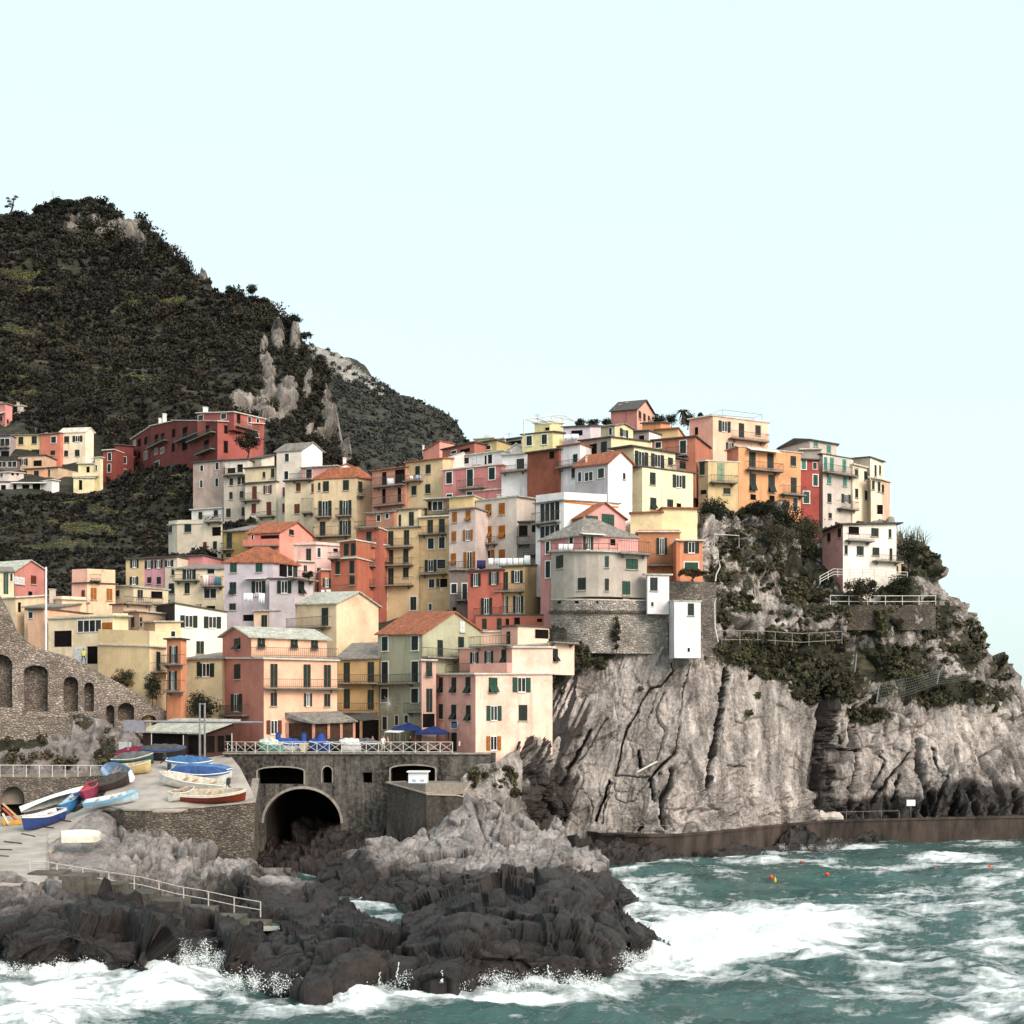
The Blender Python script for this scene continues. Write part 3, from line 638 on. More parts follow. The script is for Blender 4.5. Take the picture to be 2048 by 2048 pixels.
H('C', 'pale rooftop cabin with a tv aerial behind the yellow low house', 'DCD6A8', [1105, 1290], [285, 270], 330, 201, 'C', '')
H('C', 'pale grey narrow house under the skyline terrace', 'C2BAC0', [1321, 1402], [290, 275], 410, 196.5, 'C', '')
H('C', 'low house with a dark sheltered terrace left of the yellow cube house', 'A8A2A6', [1403, 1565], [290, 268], 370, 196, 'D', 'g 1420 300 1560 335')
H('C', 'white block with balcony doors beside the rust coloured house', 'E6E6EC', [1366, 1615], [602, 578], 780, 177, 'L', 'b 1366 545 1612 600')
H('C', 'white upper room with a large glazed door above the white block', 'DEDEE6', [1368, 1612], [440, 418], 600, 179, 'L', 'w 1510 470 1590 570')
H('C', 'small white low gabled roof house below the yellow cube house', 'ECECF0', [1436, 1580], [385, 378], 440, (186, 186), 'L', '', shape='g0', rh=.8)
H('C', 'blind rust red house wall, stained, in the upper centre', '8E4426', [1616, 1924], [418, 377], 775, 174, 'D', 'g 1830 400 1880 470', dirt=1.)
H('C', 'narrow yellow tower house with three wide balconies, left one of the tall pair', 'DCBF88', [198, 568], [1145, 1130], 1940, 178, 'S',
  's 275 1170 323 1320;s 427 1160 475 1305;b 205 1250 520 1330;s 273 1353 322 1495;s 420 1343 468 1475;b 205 1435 520 1505;s 275 1530 325 1685;s 418 1522 470 1620;b 195 1620 520 1700;st 228 1735 262 1795;w 220 1860 262 1932;st 488 1805 545 1932')
H('C', 'cream top storey with a slim dark slit on top of the left yellow tower house', 'DCCBA0', [330, 566], [968, 955], 1140, 178.5, 'S', 's 377 1010 397 1130;s 475 985 520 1120', shape='sb', rh=1.2, base=False)
H('C', 'small terracotta terrace room with white window frames beside the cream top storey', 'B87858', [90, 329], [1010, 985], 1140, 180, 'S', 'w 160 1015 200 1075;w 245 1000 280 1050', shape='sb', rh=1.4)
hh = H('C', 'yellow ochre tower house with a glazed top terrace, right one of the tall pair', 'D6B478', [570, 858], [1040, 1025], 1940, 177, 'C',
  's 655 1062 705 1195;s 765 1052 818 1185;b 580 1130 840 1205;st 658 1240 712 1340;st 765 1230 818 1335;o 628 1447 740 1560;w 745 1445 830 1530;b 590 1520 845 1590;st 668 1635 718 1715;s 740 1630 765 1710;g 775 1630 845 1710;st 668 1872 692 1932')
H('C', '', '9A8870', [650, 856], [870, 858], 1030, 179, 'L', 'g 660 885 690 970;w 700 885 800 970;b 580 975 856 1035', of=hh, ov=.8, base=False)
H('C', 'pale yellow blind attic wall behind the lilac grey house', 'ECC880', [862, 1098], [850, 830], 960, 176, 'L', '')
H('C', 'slim lilac grey house with ochre shutters, right of the yellow towers', 'CFC2BE', [860, 1115], [970, 948], 1560, 172, 'S', 'sO 893 985 937 1085;fO 1022 970 1068 1070;sO 887 1172 930 1273;oO 997 1157 1090 1260;fO 880 1385 928 1495;oO 1003 1370 1115 1538;b 870 1470 1120 1545')
H('C', 'large lilac cream house with eight ochre shutters in the centre of the village', ('D6CCC4', 'CFC6BC'), [1117, 1515, 1690], [882, 835, 860], 1560, 171, 'L', 'fO 1213 910 1270 1022;sO 1342 898 1400 1010;fO 1213 1122 1272 1230;fO 1342 1115 1402 1235;b 1115 1240 1335 1305;sO 1217 1225 1270 1290;oO 1170 1355 1300 1440;sO 1342 1347 1400 1440')
H('C', 'cream roof terrace block on top of the large lilac cream house', 'E0CDA8', [1085, 1370], [790, 765], 870, 180, 'C', 'w 1240 790 1300 815')
H('C', 'pale grey low attic between the terrace block and the white orange edged house', 'C9C0BA', [1372, 1745], [765, 740], 850, 181, 'C', '')
H('C', 'dark grey recessed house with a small balcony right of the lilac cream house', '85807E', [1530, 1698], [1085, 1080], 1500, 169, 'D', 'g 1535 1115 1620 1225;b 1520 1225 1640 1300;g 1660 1110 1695 1180;b 1585 1305 1700 1400')
H('I', 'rough grey stone narrow house with white framed door below the lilac one', '7C7470', [786, 944], [90, 88], 490, 166, 'S', 'st 803 210 848 290;st 900 208 940 350;b 850 290 944 358;g 815 415 845 450', wm=None, dirt=1.)
H('I', 'orange red house with open dark shutters and laundry terrace on top', ('CC5A3C',), [946, 1240], [100, 85], 620, 160, 'D', 'o 975 120 1060 230;o 1135 108 1220 215;o 1065 335 1160 475;b 1020 425 1245 500;s 1070 515 1115 610;s 1200 510 1245 615')
hh = H('I', 'tan house with a rounded blind corner right of the orange red house', ('CDA86C', 'B49A68'), [1241, 1445, 1605], [62, 50, 44], 620, (159, 158.5, 163), 'D', 's 1255 105 1300 265;o 1330 93 1430 200;b 1190 210 1445 280;o 1240 320 1300 465;o 1345 315 1435 465;b 1245 410 1440 482')
H('I', '', 'B4583C', [1015, 1650], [490, 485], 640, 157.5, 'D', 's 1075 515 1112 610;s 1205 512 1243 615;g 1280 515 1310 570;g 1355 505 1405 565;g 1555 515 1600 545', of=hh, ov=.05)
# centre right
hh = H('D', 'pale yellow cube house with a white pergola frame on its roof', ('D6CC88', 'E6DE9C'), [22, 315, 418], [432, 404, 418], 570, 182, 'D', 'st 65 445 115 535;st 212 430 260 522')
H('D', '', ('D6CC88', 'E6DE9C'), [140, 290, 410], [322, 305, 322], 420, 185, 'C', 'g 245 362 285 390', of=hh, base=False)
H('D', 'white house with a potted plant bracket right of the rust red wall', 'E2E2E6', [368, 580], [552, 520], 950, 172, 'T', 'b 380 690 580 748;s 515 620 555 700;s 500 755 530 850')
hh = H('D', 'white gabled house with its left wall greyed for shade and small square window', ('B9B4BC', 'F2F2F4'), [532, 850, 1085], [742, 706, 716], 1210, (165, 161.5, 164.5), 'T', 'w 560 795 595 885;w 625 795 705 878;w 752 758 815 850;s 995 803 1015 862;c 630 650 650 690', shape='g1', rh=1.5)
hh = H('D', 'grey brown house with a wide dark opening and cream right wall', ('A89C92', 'E8DAA6'), [582, 880, 1265], [492, 458, 500], 690, (174, 170, 176), 'D', 'g 645 525 745 665;s 785 500 838 605')
H('D', 'small cream cottage with a low curved gable near the top of the hill', ('D8C69A', 'F0DCA4'), [780, 915, 1092], [360, 345, 380], 475, (176, 174, 178), 'S', 'w 860 368 890 435;o 965 380 1040 455', shape='g1', rh=.5)
H('D', 'pale lilac house with a deep sheltered terrace and white laundry', ('D0CAD6', 'DCD6DE'), [416, 680, 785], [362, 350, 345], 500, (183, 182, 186), 'D', 'g 495 390 605 440')
H('D', 'salmon pink gabled house standing highest on the hilltop', ('D27C74', 'F4A890'), [878, 1130, 1290], [207, 186, 232], 345, (192, 189, 196), 'D', 's 1145 205 1167 280;s 1190 228 1210 305;s 1235 250 1250 300;c 1020 130 1040 165;c 1062 128 1085 165;c 955 150 985 180', shape='g1', rh=1.7)
H('D', 'low orange house just right of the highest salmon one', ('D08030', 'E09040'), [1180, 1360, 1450], [325, 315, 322], 385, (187, 186, 188), 'D', '')
H('D', 'low tan wall house below the low orange one', 'D8B074', [1300, 1530], [388, 372], 480, 183, 'T', '')
H('D', 'grey and white dwelling with a dark entrance between cottage and orange house', ('ACA4A4', 'F0F0F0'), [1092, 1245, 1370], [402, 396, 436], 520, (180, 179, 183), 'D', 'g 1150 440 1200 480')
H('D', 'brick orange house with a white framed balcony door near the top', 'C46A44', [1275, 1695], [490, 450], 660, 176, 'D', 'st 1310 505 1363 558;st 1547 490 1605 610;b 1420 560 1630 645')
hh = H('D', 'large pale yellow corner house with a long glazed terrace floor', ('CFC9A4', 'F0ECC2'), [1088, 1182, 1672], [752, 742, 803], 1200, 166, 'D', 's 1255 797 1308 917;o 1475 822 1595 945;f 1258 1040 1315 1150;s 1422 1057 1477 1135;g 1510 1095 1555 1135', ov=.6)
H('D', '', ('C9C2A0', 'EDE9C0'), [905, 1100, 1500], [575, 548, 610], 790, (169.5, 167.5, 172.5), 'D', 'o 1108 595 1235 735;o 1265 622 1388 745;s 1430 655 1475 730;b 1100 680 1640 795', of=hh, ov=.7)
H('D', 'dim brown terrace room right of the glazed terrace floor', '9A7C6C', [1500, 1700], [655, 700], 830, (173, 175), 'D', 'g 1540 690 1600 760')
hh = H('D', 'white house with an orange painted band under the eaves and balcony windows', ('ECECF0', 'F6F6F8'), [151, 425, 950], [1100, 1068, 1098], 1520, (161.5, 158.5, 162.5), 'S', 'w 195 1090 385 1265;b 150 1185 390 1290;w 195 1310 385 1420', parH=1.0)
f_ = Face(PT(*tp('D', 425, 1072), 158.5), PT(*tp('D', 950, 1100), 162.5), (0, 400)); mb = MB(); f_.box(mb, 0, f_.L, PT(*tp('D', 425, 1088), 158.5).z, PT(*tp('D', 425, 1073), 158.5).z, -.02, .05); mb.build('orange_band', plain('E07A20', .8, .1), hh)
hh = H('D', 'rose pink gabled house with two large green glazed gable windows', ('B67C78', 'E2A09C'), [462, 612, 1018], [1258, 1225, 1250], 1400, (160.5, 156.5, 159.5), 'T', 'sG 635 1215 750 1288;sG 790 1200 908 1330', shape='g1', rh=1.9)
H('D', '', ('BE7E7E', 'DE9C98'), [198, 600, 1140], [1455, 1402, 1425], 1900, (157, 153.5, 156), 'S', 'st 252 1465 285 1580;w 475 1415 515 1490;o 610 1412 705 1545;g 870 1440 920 1500;v 575 1385 800 1410;st 250 1655 292 1810', of=hh, shape='hip', rh=2.6)
hh = H('J', 'grey rounded bastion like house with green shutters on a stone base', ('B2ACA4',) * 5 + ('B6B0A8', 'BAB4AA', 'B4AEA6'), [302, 350, 420, 520, 640, 760, 860, 943, 1225], [112, 111, 110, 110, 111, 113, 117, 122, 142], 575, (155.2, 153.2, 151.6, 150.4, 149.7, 149.5, 149.6, 150, 151.5), 'L',
  's 352 150 418 275;sG 822 155 858 265;sG 1025 183 1138 283;s 562 365 636 483;s 822 373 858 490;sG 988 398 1063 530;g 1000 575 1045 610;b 945 20 1225 140', D=9, ov=.35, base=False)
BX, BY, BD = [297, 350, 420, 520, 640, 760, 860, 943, 1430], [578, 577, 576, 577, 578, 580, 582, 584, 590], (155.4, 153.1, 151.4, 150.2, 149.4, 149.2, 149.3, 149.7, 151.5)
H('J', '', ('9C9084',) * 8, BX, BY, 1110, BD, 'C', 'g 735 588 758 612;g 530 588 570 612;g 365 588 400 612', D=9, ov=.0, of=hh, wm=[stonemat('bastion_stone', 'D4CAC0', '9A8F86', '6E645C', 1.3)] * 8, base=False)
f_ = MB()
for q in range(8):
    yy = [698, 697, 695, 693, 692, 691, 691, 690, 712]
    a = PT(*tp('J', BX[q], yy[q]), BD[q]); b = PT(*tp('J', BX[q + 1], yy[q + 1]), BD[q + 1]); fa = Face(a, b, (0, 400)); fa.box(f_, 0, fa.L, a.z - .18, a.z + .12, -.05, .3)
f_.build('string_course', stonemat('course_stone', '8A8078', '5E564E'), hh)
rl = [PT(*tp('J', x, 106 + (x > 860) * 6), d - .1) for x, d in zip([302, 350, 420, 520, 640, 760, 860, 943], BD)]; f_ = MB()
for z in (.35, .9): f_.tube([p + Vector((0, 0, z)) for p in rl], .03, 4)
for p in rl: f_.tube([p, p + Vector((0, 0, .92))], .03, 4)
f_.build('railing', plain('4B4642', .6, .1), hh)
H('D', 'deep orange house with a tall balcony door, right of the bastion house', 'C27438', [1141, 1544], [1372, 1372], 1720, 157, 'C', 'o 1320 1430 1420 1585;b 1240 1590 1510 1700', parH=.2)
H('D', 'bright orange right hand house with open green shutters and a rusty roof rail', ('BE6424', 'F08C4C'), [1510, 1546, 1765], [1450, 1455, 1458], 1830, 153.5, 'C', 'o 1585 1470 1728 1575;stG 1590 1665 1720 1740')
H('D', 'cream yellow flat house with a gently curved top below the large corner house', 'EFDAA4', [1066, 1374], [1192, 1180], 1450, 159, 'T', '')
H('D', 'pale yellow square blind block next to the dark bush', 'F2E0A8', [1375, 1712], [1142, 1148], 1470, 158.4, 'T', 'c 1700 1205 1715 1235')
H('J', 'small white house with one dark shutter between bastion and white tower', ('D8DEE4', 'EFF2F6'), [1218, 1232, 1440], [337, 336, 338], 712, (150.6, 149.2, 149.8), 'L', 's 1258 362 1328 490;w 1262 600 1292 640', base=False, ov=.35)
H('J', 'tall white blind tower overhanging the cliff edge with one small shutter', ('C6C8D2', 'F2F4F6'), [1442, 1490, 1745], [592, 592, 594], 1138, (150, 147.6, 148.4), 'L', 's 1622 612 1680 728;g 1617 1042 1640 1080', base=False, ext=0, ov=.12, D=6)
# right hand group above the cliff
hh = H('E', 'large peach house with a long balcony, highest of the right hand group', ('E4A492', 'F8C8A8'), [76, 265, 712], [238, 207, 264], 560, 185, 'C', 'o 310 250 405 338;s 473 268 515 385;s 607 285 648 365;b 388 350 690 410;o 370 425 430 490;g 120 300 148 360')
H('E', 'faded tan house with a pale green door above the dark bush', ('A8906A', 'D8BE84'), [148, 226, 468], [578, 570, 582], 930, 173, 'C', 's 162 582 198 685;sP 303 588 357 735;b 235 695 445 752;g 168 805 215 838;s 350 790 405 838')
H('E', 'broad orange house with green double doors and a cream awning', ('DC8A68', 'EFA050'), [378, 470, 972], [492, 455, 508], 1000, 174, 'L', 's 557 500 607 620;s 703 512 752 632;v 535 472 780 505;b 525 590 805 655;f 560 675 610 812;f 712 685 762 825;s 890 532 933 612;s 892 705 937 828;b 800 780 990 850;g 565 840 610 885;g 717 850 760 925;w 908 870 948 960')
H('E', 'narrow scarlet house with three white framed green windows', 'B03626', [973, 1120], [560, 566], 1030, 179, 'D', 'sTt 978 563 1013 637;wt 1068 585 1102 637;sGt 1072 683 1108 770;sGt 993 818 1040 910')
hh = H('E', 'grey top house with low gable and turquoise shutters on the right skyline', ('B4ACA6', 'B4ACA6', 'C4BCB2'), [805, 925, 1045, 1262], [470, 398, 404, 440], 570, (190, 188.4, 187, 189), 'D', 'sT 1078 420 1110 455;sT 1183 443 1213 508', D=6)
H('E', '', 'A8A29C', [965, 1135], [480, 478], 600, 184, 'C', '', of=hh)
H('E', 'pale grey house with turquoise shutters and a dark wooden balcony', ('A49E9A', 'CBC5BE'), [1122, 1150, 1388], [524, 516, 556], 1060, 181, 'D', 'sT 1160 540 1183 650;sT 1207 545 1235 648;sT 1308 558 1335 650;b 1145 620 1400 685;sT 1185 695 1215 755;sT 1312 702 1342 775;s 1187 833 1217 905;o 1300 840 1370 910;b 1262 900 1405 965;s 1195 990 1220 1035')
H('E', 'pale cream house with six small dark shutters right of the grey one', 'EADFC6', [1389, 1534], [600, 634], 1050, 184, 'C', 's 1408 640 1430 705;s 1482 655 1505 725;s 1410 795 1432 868;s 1487 810 1505 885')
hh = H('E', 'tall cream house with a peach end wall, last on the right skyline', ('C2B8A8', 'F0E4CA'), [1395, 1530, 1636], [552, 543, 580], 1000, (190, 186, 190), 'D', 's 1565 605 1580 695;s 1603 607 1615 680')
H('E', '', ('F0E2C8', 'F0B090'), [1536, 1626, 1690], [705, 728, 742], 1050, (184.5, 185, 187.5), 'C', 's 1547 730 1565 802;s 1593 742 1612 820;s 1625 762 1640 830;g 1585 925 1650 1000', of=hh, ov=.5)
hh = H('E', 'white villa with a pink left wall and dark roof, lowest on the right cliff', ('E2A09A', 'F4EFE8'), [1146, 1312, 1742], [1150, 1085, 1072], 1390, (176, 171, 174), 'D', 's 1188 1152 1212 1222;s 1273 1115 1297 1187;g 1355 1100 1440 1165;b 1325 1165 1535 1220;s 1540 1112 1597 1180;s 1680 1120 1700 1190;s 1325 1250 1348 1322;s 1423 1258 1477 1330;s 1550 1268 1603 1333;s 1687 1275 1707 1380;b 1545 1335 1765 1385', D=7, ov=.7)
H('E', '', ('A89478', 'C8B494'), [1285, 1400, 1780], [1392, 1388, 1396], 1490, (173.5, 172.3, 175), 'C', 's 1450 1405 1505 1475;s 1590 1412 1648 1475;sG 1730 1415 1755 1475;s 1350 1405 1375 1475', of=hh, D=6)
# lower left of the village
H('G', 'tan house with open shutters at the left end of the middle row', 'D2B684', [1216, 1395], [88, 84], 380, 182, 'D', 'o 1262 95 1340 172;o 1257 258 1337 335')
H('G', 'mauve pink house between the tan and the cream one', 'C2889A', [1396, 1590], [82, 74], 380, 181.6, 'D', 'o 1403 103 1480 180;o 1497 98 1570 175;s 1425 262 1462 320;s 1517 260 1555 330')
H('G', 'pink strip of house under the cream arched door house', 'C88488', [1713, 1960], [64, 52], 200, 183, 'D', 'o 1742 95 1815 152')
H('G', 'grey cream house with dark shutters below the pink strip', 'D4CCBC', [1592, 1712], [74, 68], 450, 180.5, 'D', 'o 1597 98 1675 160;s 1660 175 1685 245;s 1633 322 1683 422')
H('G', 'cream house with a flowered balcony and slate roof, left of the lavender one', 'E0D4B4', [1690, 2150], [190, 184], 530, 171, 'S', 'o 1768 190 1890 290;b 1690 240 1930 300;s 1785 318 1832 420;@H;o 0 185 55 290;w 165 180 240 230;b 120 260 330 355;w 135 375 255 465;g 160 540 245 575', shape='sb', rh=1.6)
H('G', 'large peach house with ochre arched shutters and a roof parapet', ('E2A898', 'F6CFA6'), [693, 842, 1115], [325, 318, 330], 600, 166, 'D', 'sB 790 388 820 475;sO 876 365 933 480;sO 1030 373 1085 487;c 975 205 1000 320;b 870 265 970 300', parH=1.8)
H('G', 'beige terrace house with dark openings right of the large peach one', 'DCCBA8', [1116, 1290, 1625], [345, 352, 388], 540, (169, 167, 168), 'L', 's 1122 390 1155 450;s 1330 385 1380 470;g 1460 400 1570 470;b 1290 470 1580 525')
H('G', 'peach flat terrace block in front of the beige terrace house', 'E4B898', [1082, 1195, 1455], [530, 528, 540], 640, (162, 160, 162), 'D', 'b 1195 460 1450 525')
H('G', 'dusty brown small flat house with two slit windows', 'BFA084', [1240, 1345, 1620], [600, 592, 622], 830, (160, 158, 161), 'L', 's 1270 650 1298 750;s 1350 650 1372 740', ov=.5)
H('G', 'blank cream box house below the dusty brown one', ('C8AA84', 'EFD4A4'), [1385, 1498, 1745], [700, 694, 694], 880, (156, 154, 155), 'L', 'w 1650 785 1695 835')
H('G', 'bright white green tinted house with blue white panes and a black side wall', ('2E2626', 'F2F4E4'), [1507, 1690, 2190], [540, 515, 602], 1030, (166, 156, 158), 'D', 'o 1742 632 1908 748;@H;o 135 643 300 755;s 62 880 135 1003', ov=.15, dirt=.2)
H('H', 'pale olive house with open shutters and a slate roof, left of the salmon one', 'D6C89E', [-75, 309], [1062, 1055], 1400, 146.5, 'S', 'o 78 1095 235 1225;@G;s 1905 1080 1932 1220', shape='sb', rh=1.2)
H('G', 'large yellow house with a blank wall and a white balcony at its right end', ('E0C48C', 'F4E2B8'), [946, 1445, 1606], [912, 932, 942], 1380, (147, 143, 147), 'C', 's 1510 983 1545 1165;b 1450 1100 1680 1190', parH=1.7)
hh = H('G', 'cream shop house with brown glazing, a white roof slab and a garage opening', ('E2D0AE', 'F0E6B0'), [466, 1092, 1240], [668, 640, 640], 1120, (153, 150, 153), 'L', 'g 525 780 695 935;w 750 680 980 790;sO 990 700 1085 870;sW 722 940 835 1100;g 845 930 945 1100', ov=.4, parH=.25)
H('G', 'small peach house with a steep stair left of the cream shop house', 'F0B488', [270, 430], [578, 570], 790, 155.5, 'D', 'w 275 600 320 660')
H('G', 'slate roofed low shed beside the white mast', 'D8B89A', [235, 590], [560, 556], 600, 159, 'S', '', shape='sb', rh=1.4)
H('G', 'peach terrace wall house in front of the large peach one', 'F4D2AE', [462, 600, 832], [478, 474, 484], 600, (165, 163, 164), 'C', '', parH=.3)
H('G', 'low cream house with a grey wall left of the white mast', 'E0C8A0', [150, 470], [462, 436], 560, (160, 165), 'C', 'g 170 505 200 600;c 485 385 530 460')
H('G', 'coral gabled house at the far left with two brown shutters', 'D07C72', [145, 430], [204, 196], 450, (173, 178), 'L', 'sB 298 248 347 330;sW 130 260 235 330;g 270 400 310 440', shape='g0', rh=1.4)
H('G', 'cream house with a tall teal door at the left frame edge', 'D8D0B0', [-80, 135], [205, 215], 450, 161, 'S', 'sG 35 222 80 425;w 95 230 125 300', shape='sb', rh=1.5)
H('G', 'narrow vivid orange house with two balconies at the stone stair', ('E07C34', 'F09048'), [1612, 1747, 1802], [862, 860, 868], 1600, (142, 141, 143), 'D', 'o 1642 928 1718 1090;b 1600 1015 1790 1110;o 1635 1170 1710 1350;b 1630 1260 1790 1370')
# buildings around the little square
hh = H('H', 'salmon and peach house with a long white roof terrace, nearest to the bridge', ('CB755E', 'FABE98'), [314, 713, 1422], [1045, 1050, 1070], 1850, (146, 137, 139.5), 'C', ext=.6, wins=

  's 430 1103 487 1247;o 400 1390 505 1560;b 350 1500 575 1600;s 778 1100 845 1325;s 1098 1105 1165 1325;s 1295 1110 1360 1325;b 710 1250 1475 1340;s 780 1380 840 1507;o 1103 1385 1178 1510;s 1297 1390 1355 1512;oB 740 1645 885 1778')
H('H', '', ('CB755E', 'FABE98'), [314, 592, 1322], [842, 838, 866], 1050, (146.2, 139.4, 142), 'L', 'f 430 853 487 960;f 653 853 725 945;f 973 862 1040 950;f 1170 868 1235 960;b 590 950 1420 1045', of=hh, shape='g0', rh=1.1, base=False, ov=.45)
hh = H('H', 'large cream house with a blank gable wall behind the salmon one', ('E2C8A2', 'EBD3AC'), [880, 1415, 1820], [525, 515, 548], 1100, (160, 154, 160), 'L', 's 940 570 1000 740;s 1275 558 1335 735;b 820 660 1370 760;w 1255 810 1298 835;cW 1125 738 1165 800', shape='g1', rh=1.6, ov=.35)
H('H', '', 'E8C6A8', [618, 878], [592, 588], 1000, (159, 158.5), 'L', 's 692 628 745 768', of=hh, shape='sb', rh=.8)
hh = H('H', 'ochre yellow house with long dark balconies between the salmon and grey green ones', 'C09A52', [1425, 1822], [1062, 1050], 1860, (147, 146.5), 'S', ext=.6, wins='s 1488 1085 1545 1280;s 1718 1080 1778 1285;b 1425 1205 1830 1290;s 1490 1345 1545 1530;s 1718 1350 1775 1540;b 1425 1480 1815 1570;g 1665 1640 1825 1850;g 1480 1640 1640 1850', shape='sb', rh=2.4)
hh = H('I', 'grey green gabled house with a dotted orange tile roof facing the square', ('A4A48C', 'A9AE92'), [156, 548, 1085], [652, 652, 645], 1620, (147, 142, 150), 'T', ext=.6, wins=
  'st 195 675 245 795;st 455 668 512 790;st 195 895 247 1080;st 455 890 512 1085;b 0 1010 530 1090;st 190 1130 245 1245;st 453 1130 512 1250;w 195 1375 240 1490;w 305 1365 340 1450;w 390 1365 425 1430;b 430 1255 660 1335;sW 878 538 915 632;s 680 703 725 850;s 862 675 910 800;b 540 780 870 862', shape='g1', rh=2.5)
H('I', '', 'D2A898', [542, 668], [880, 884], 1620, (140.5, 140.8), 'C', ext=.6, wins='f 582 898 632 1020;s 583 1130 635 1335;g 550 1350 655 1470', of=hh, D=4)
hh = H('I', 'pale pink corner house with green shutters standing against the cliff', ('DC9A8A', 'FCD2BE'), [668, 1015, 1690], [1003, 1003, 1000], 1720, (142, 136.5, 142), 'C', ext=2.5, wins=
  'f 697 1030 728 1165;f 807 1030 845 1165;f 930 1028 970 1168;fG 1130 1032 1205 1160;oG 1340 1032 1495 1160;s 697 1265 728 1395;f 805 1270 845 1400;f 935 1275 972 1410;oG 1110 1280 1240 1410;s 1393 1272 1467 1410;oO 1110 1547 1235 1670;s 808 1515 850 1680;w 800 1418 856 1478', dirt=.75)
H('I', '', ('D69A8C', 'FCD4C2'), [872, 1335, 1690], [778, 768, 768], 1003, (144.5, 139.5, 142.5), 'C', 'o 972 810 1042 905;o 1097 800 1170 905;f 1245 785 1285 905;B 1010 910 1335 1000;b 672 915 1005 1000;b 1000 670 1340 760', of=hh, base=False)
H('I', '', 'FCDAC6', [1652, 1882], [738, 733], 1003, (143, 146), 'C', 'f 1693 780 1735 890;b 1645 650 1875 730', of=hh, base=False, D=5)
H('I', '', ('E0A898', 'F6D0B8'), [1246, 1385, 1655], [588, 578, 594], 770, (149, 147, 149), 'D', 's 1290 628 1320 745;g 1535 610 1655 690', of=hh, base=False)
H('I', '', 'F8CDB4', [957, 1246], [632, 630], 770, (150, 149.5), 'C', '', of=hh, base=False, D=4)
# ---------------------------------------------------------------- land
def ell(px, py, L, soft=.35):         # union of soft ellipses (cx, cy, rx, ry)
    r = np.zeros(px.shape)
    for e in L:
        cx, cy, rx, ry = e[:4]; s = e[4] if len(e) > 4 else 1
        d = np.sqrt(((px - cx) / rx) ** 2 + ((py - cy) / ry) ** 2); r = np.maximum(r, s * np.clip((1 + soft - d) / (2 * soft), 0, 1))
    return r
def rockd(P, s, tilt, amp, elong=4., seed=0, sharp=1.):
    """angular blocks: tilted flat facets at three sizes, joints between them, thin bedding steps"""
    c, sn = math.cos(tilt), math.sin(tilt); al = P[:, 0] * c + P[:, 2] * sn; ac = -P[:, 0] * sn + P[:, 2] * c
    w_ = fbm(P / (s * 2.5), 2, seed + 40) * .22
    q = np.stack([ac / s + w_, P[:, 1] / (s * 1.5), al / (s * elong) + w_ * .5], 1)
    F1, F2, cid = worley(q, seed); p1 = worley.pl; q2 = q * 2.4 + 5; G1, G2, cid2 = worley(q2, seed + 9); p2 = worley.pl
    q3 = q * 5.6 + 9; _, _, c3 = worley(q3, seed + 19); p3 = worley.pl
    d = (cid - .5) * 1.0 + p1 * 2.6 + (cid2 - .5) * .42 + p2 * 1.25 + (c3 - .5) * .16 + p3 * .45 + fbm(q * .45, 2, seed + 3, .5) * .7
    d -= sharp * (.30 * np.exp(-((F2 - F1) / .03) ** 2) + .12 * np.exp(-((G2 - G1) / .05) ** 2))
    st = (-P[:, 0] * sn + P[:, 2] * c) / .75 + w_ * 5 + fbm(P / 6., 2, seed + 30) * .9; fr_ = st - np.floor(st); hs = _h(np.floor(st).astype(np.int64), np.zeros(len(P), np.int64), np.zeros(len(P), np.int64), seed)
    d += ((fr_ ** 1.5) * .18 + (hs - .5) * .26) * np.clip(.5 + fbm(P / 6., 2, seed + 31), 0, 1.2)
    d += .05 * fbm(P * 2.2, 3, seed + 7, .6)
    return d * amp
# main hill on the left
HT = [(-160, 470), (-60, 440), (0, 426), (40, 422), (60, 415), (80, 402), (105, 398), (125, 400), (150, 402), (170, 396), (190, 392), (205, 400), (225, 413), (245, 432), (262, 436), (290, 445), (300, 465), (335, 492), (345, 505), (372, 525), (385, 545), (415, 558), (425, 585), (450, 590), (500, 590), (530, 600), (560, 622), (585, 640), (600, 655), (612, 668), (625, 690), (640, 705), (650, 725), (658, 760), (668, 800), (680, 850), (700, 900), (720, 935)]
HBm = [(-160, 1260), (300, 1230), (420, 1180), (560, 1010), (720, 990)]
hctrl = [(-160, 1230, 172), (100, 1200, 176), (350, 1150, 190), (0, 1010, 238), (200, 1010, 238), (380, 960, 232), (100, 880, 282), (-160, 880, 282), (300, 860, 272), (520, 900, 245), (620, 940, 250), (0, 700, 350), (250, 700, 345), (450, 760, 305), (600, 800, 292), (0, 500, 425), (190, 400, 455), (-160, 480, 440), (300, 470, 435), (420, 590, 390), (560, 640, 355), (640, 720, 330), (690, 860, 290), (720, 940, 265), (560, 1010, 222)]
HROCK = [(148, 445, 14, 24), (195, 440, 14, 12), (232, 455, 20, 14), (262, 462, 24, 26), (285, 478, 12, 22), (205, 470, 16, 8), (555, 665, 13, 26), (592, 670, 11, 34), (625, 700, 12, 20), (528, 700, 8, 40), (538, 745, 12, 24), (575, 790, 22, 34), (540, 780, 22, 14), (500, 805, 40, 22), (535, 830, 18, 20), (655, 800, 9, 30), (665, 840, 12, 28), (618, 860, 7, 22), (560, 835, 10, 16), (645, 860, 10, 18), (690, 905, 14, 26), (615, 770, 8, 20), (410, 560, 10, 14), (480, 800, 20, 10)]
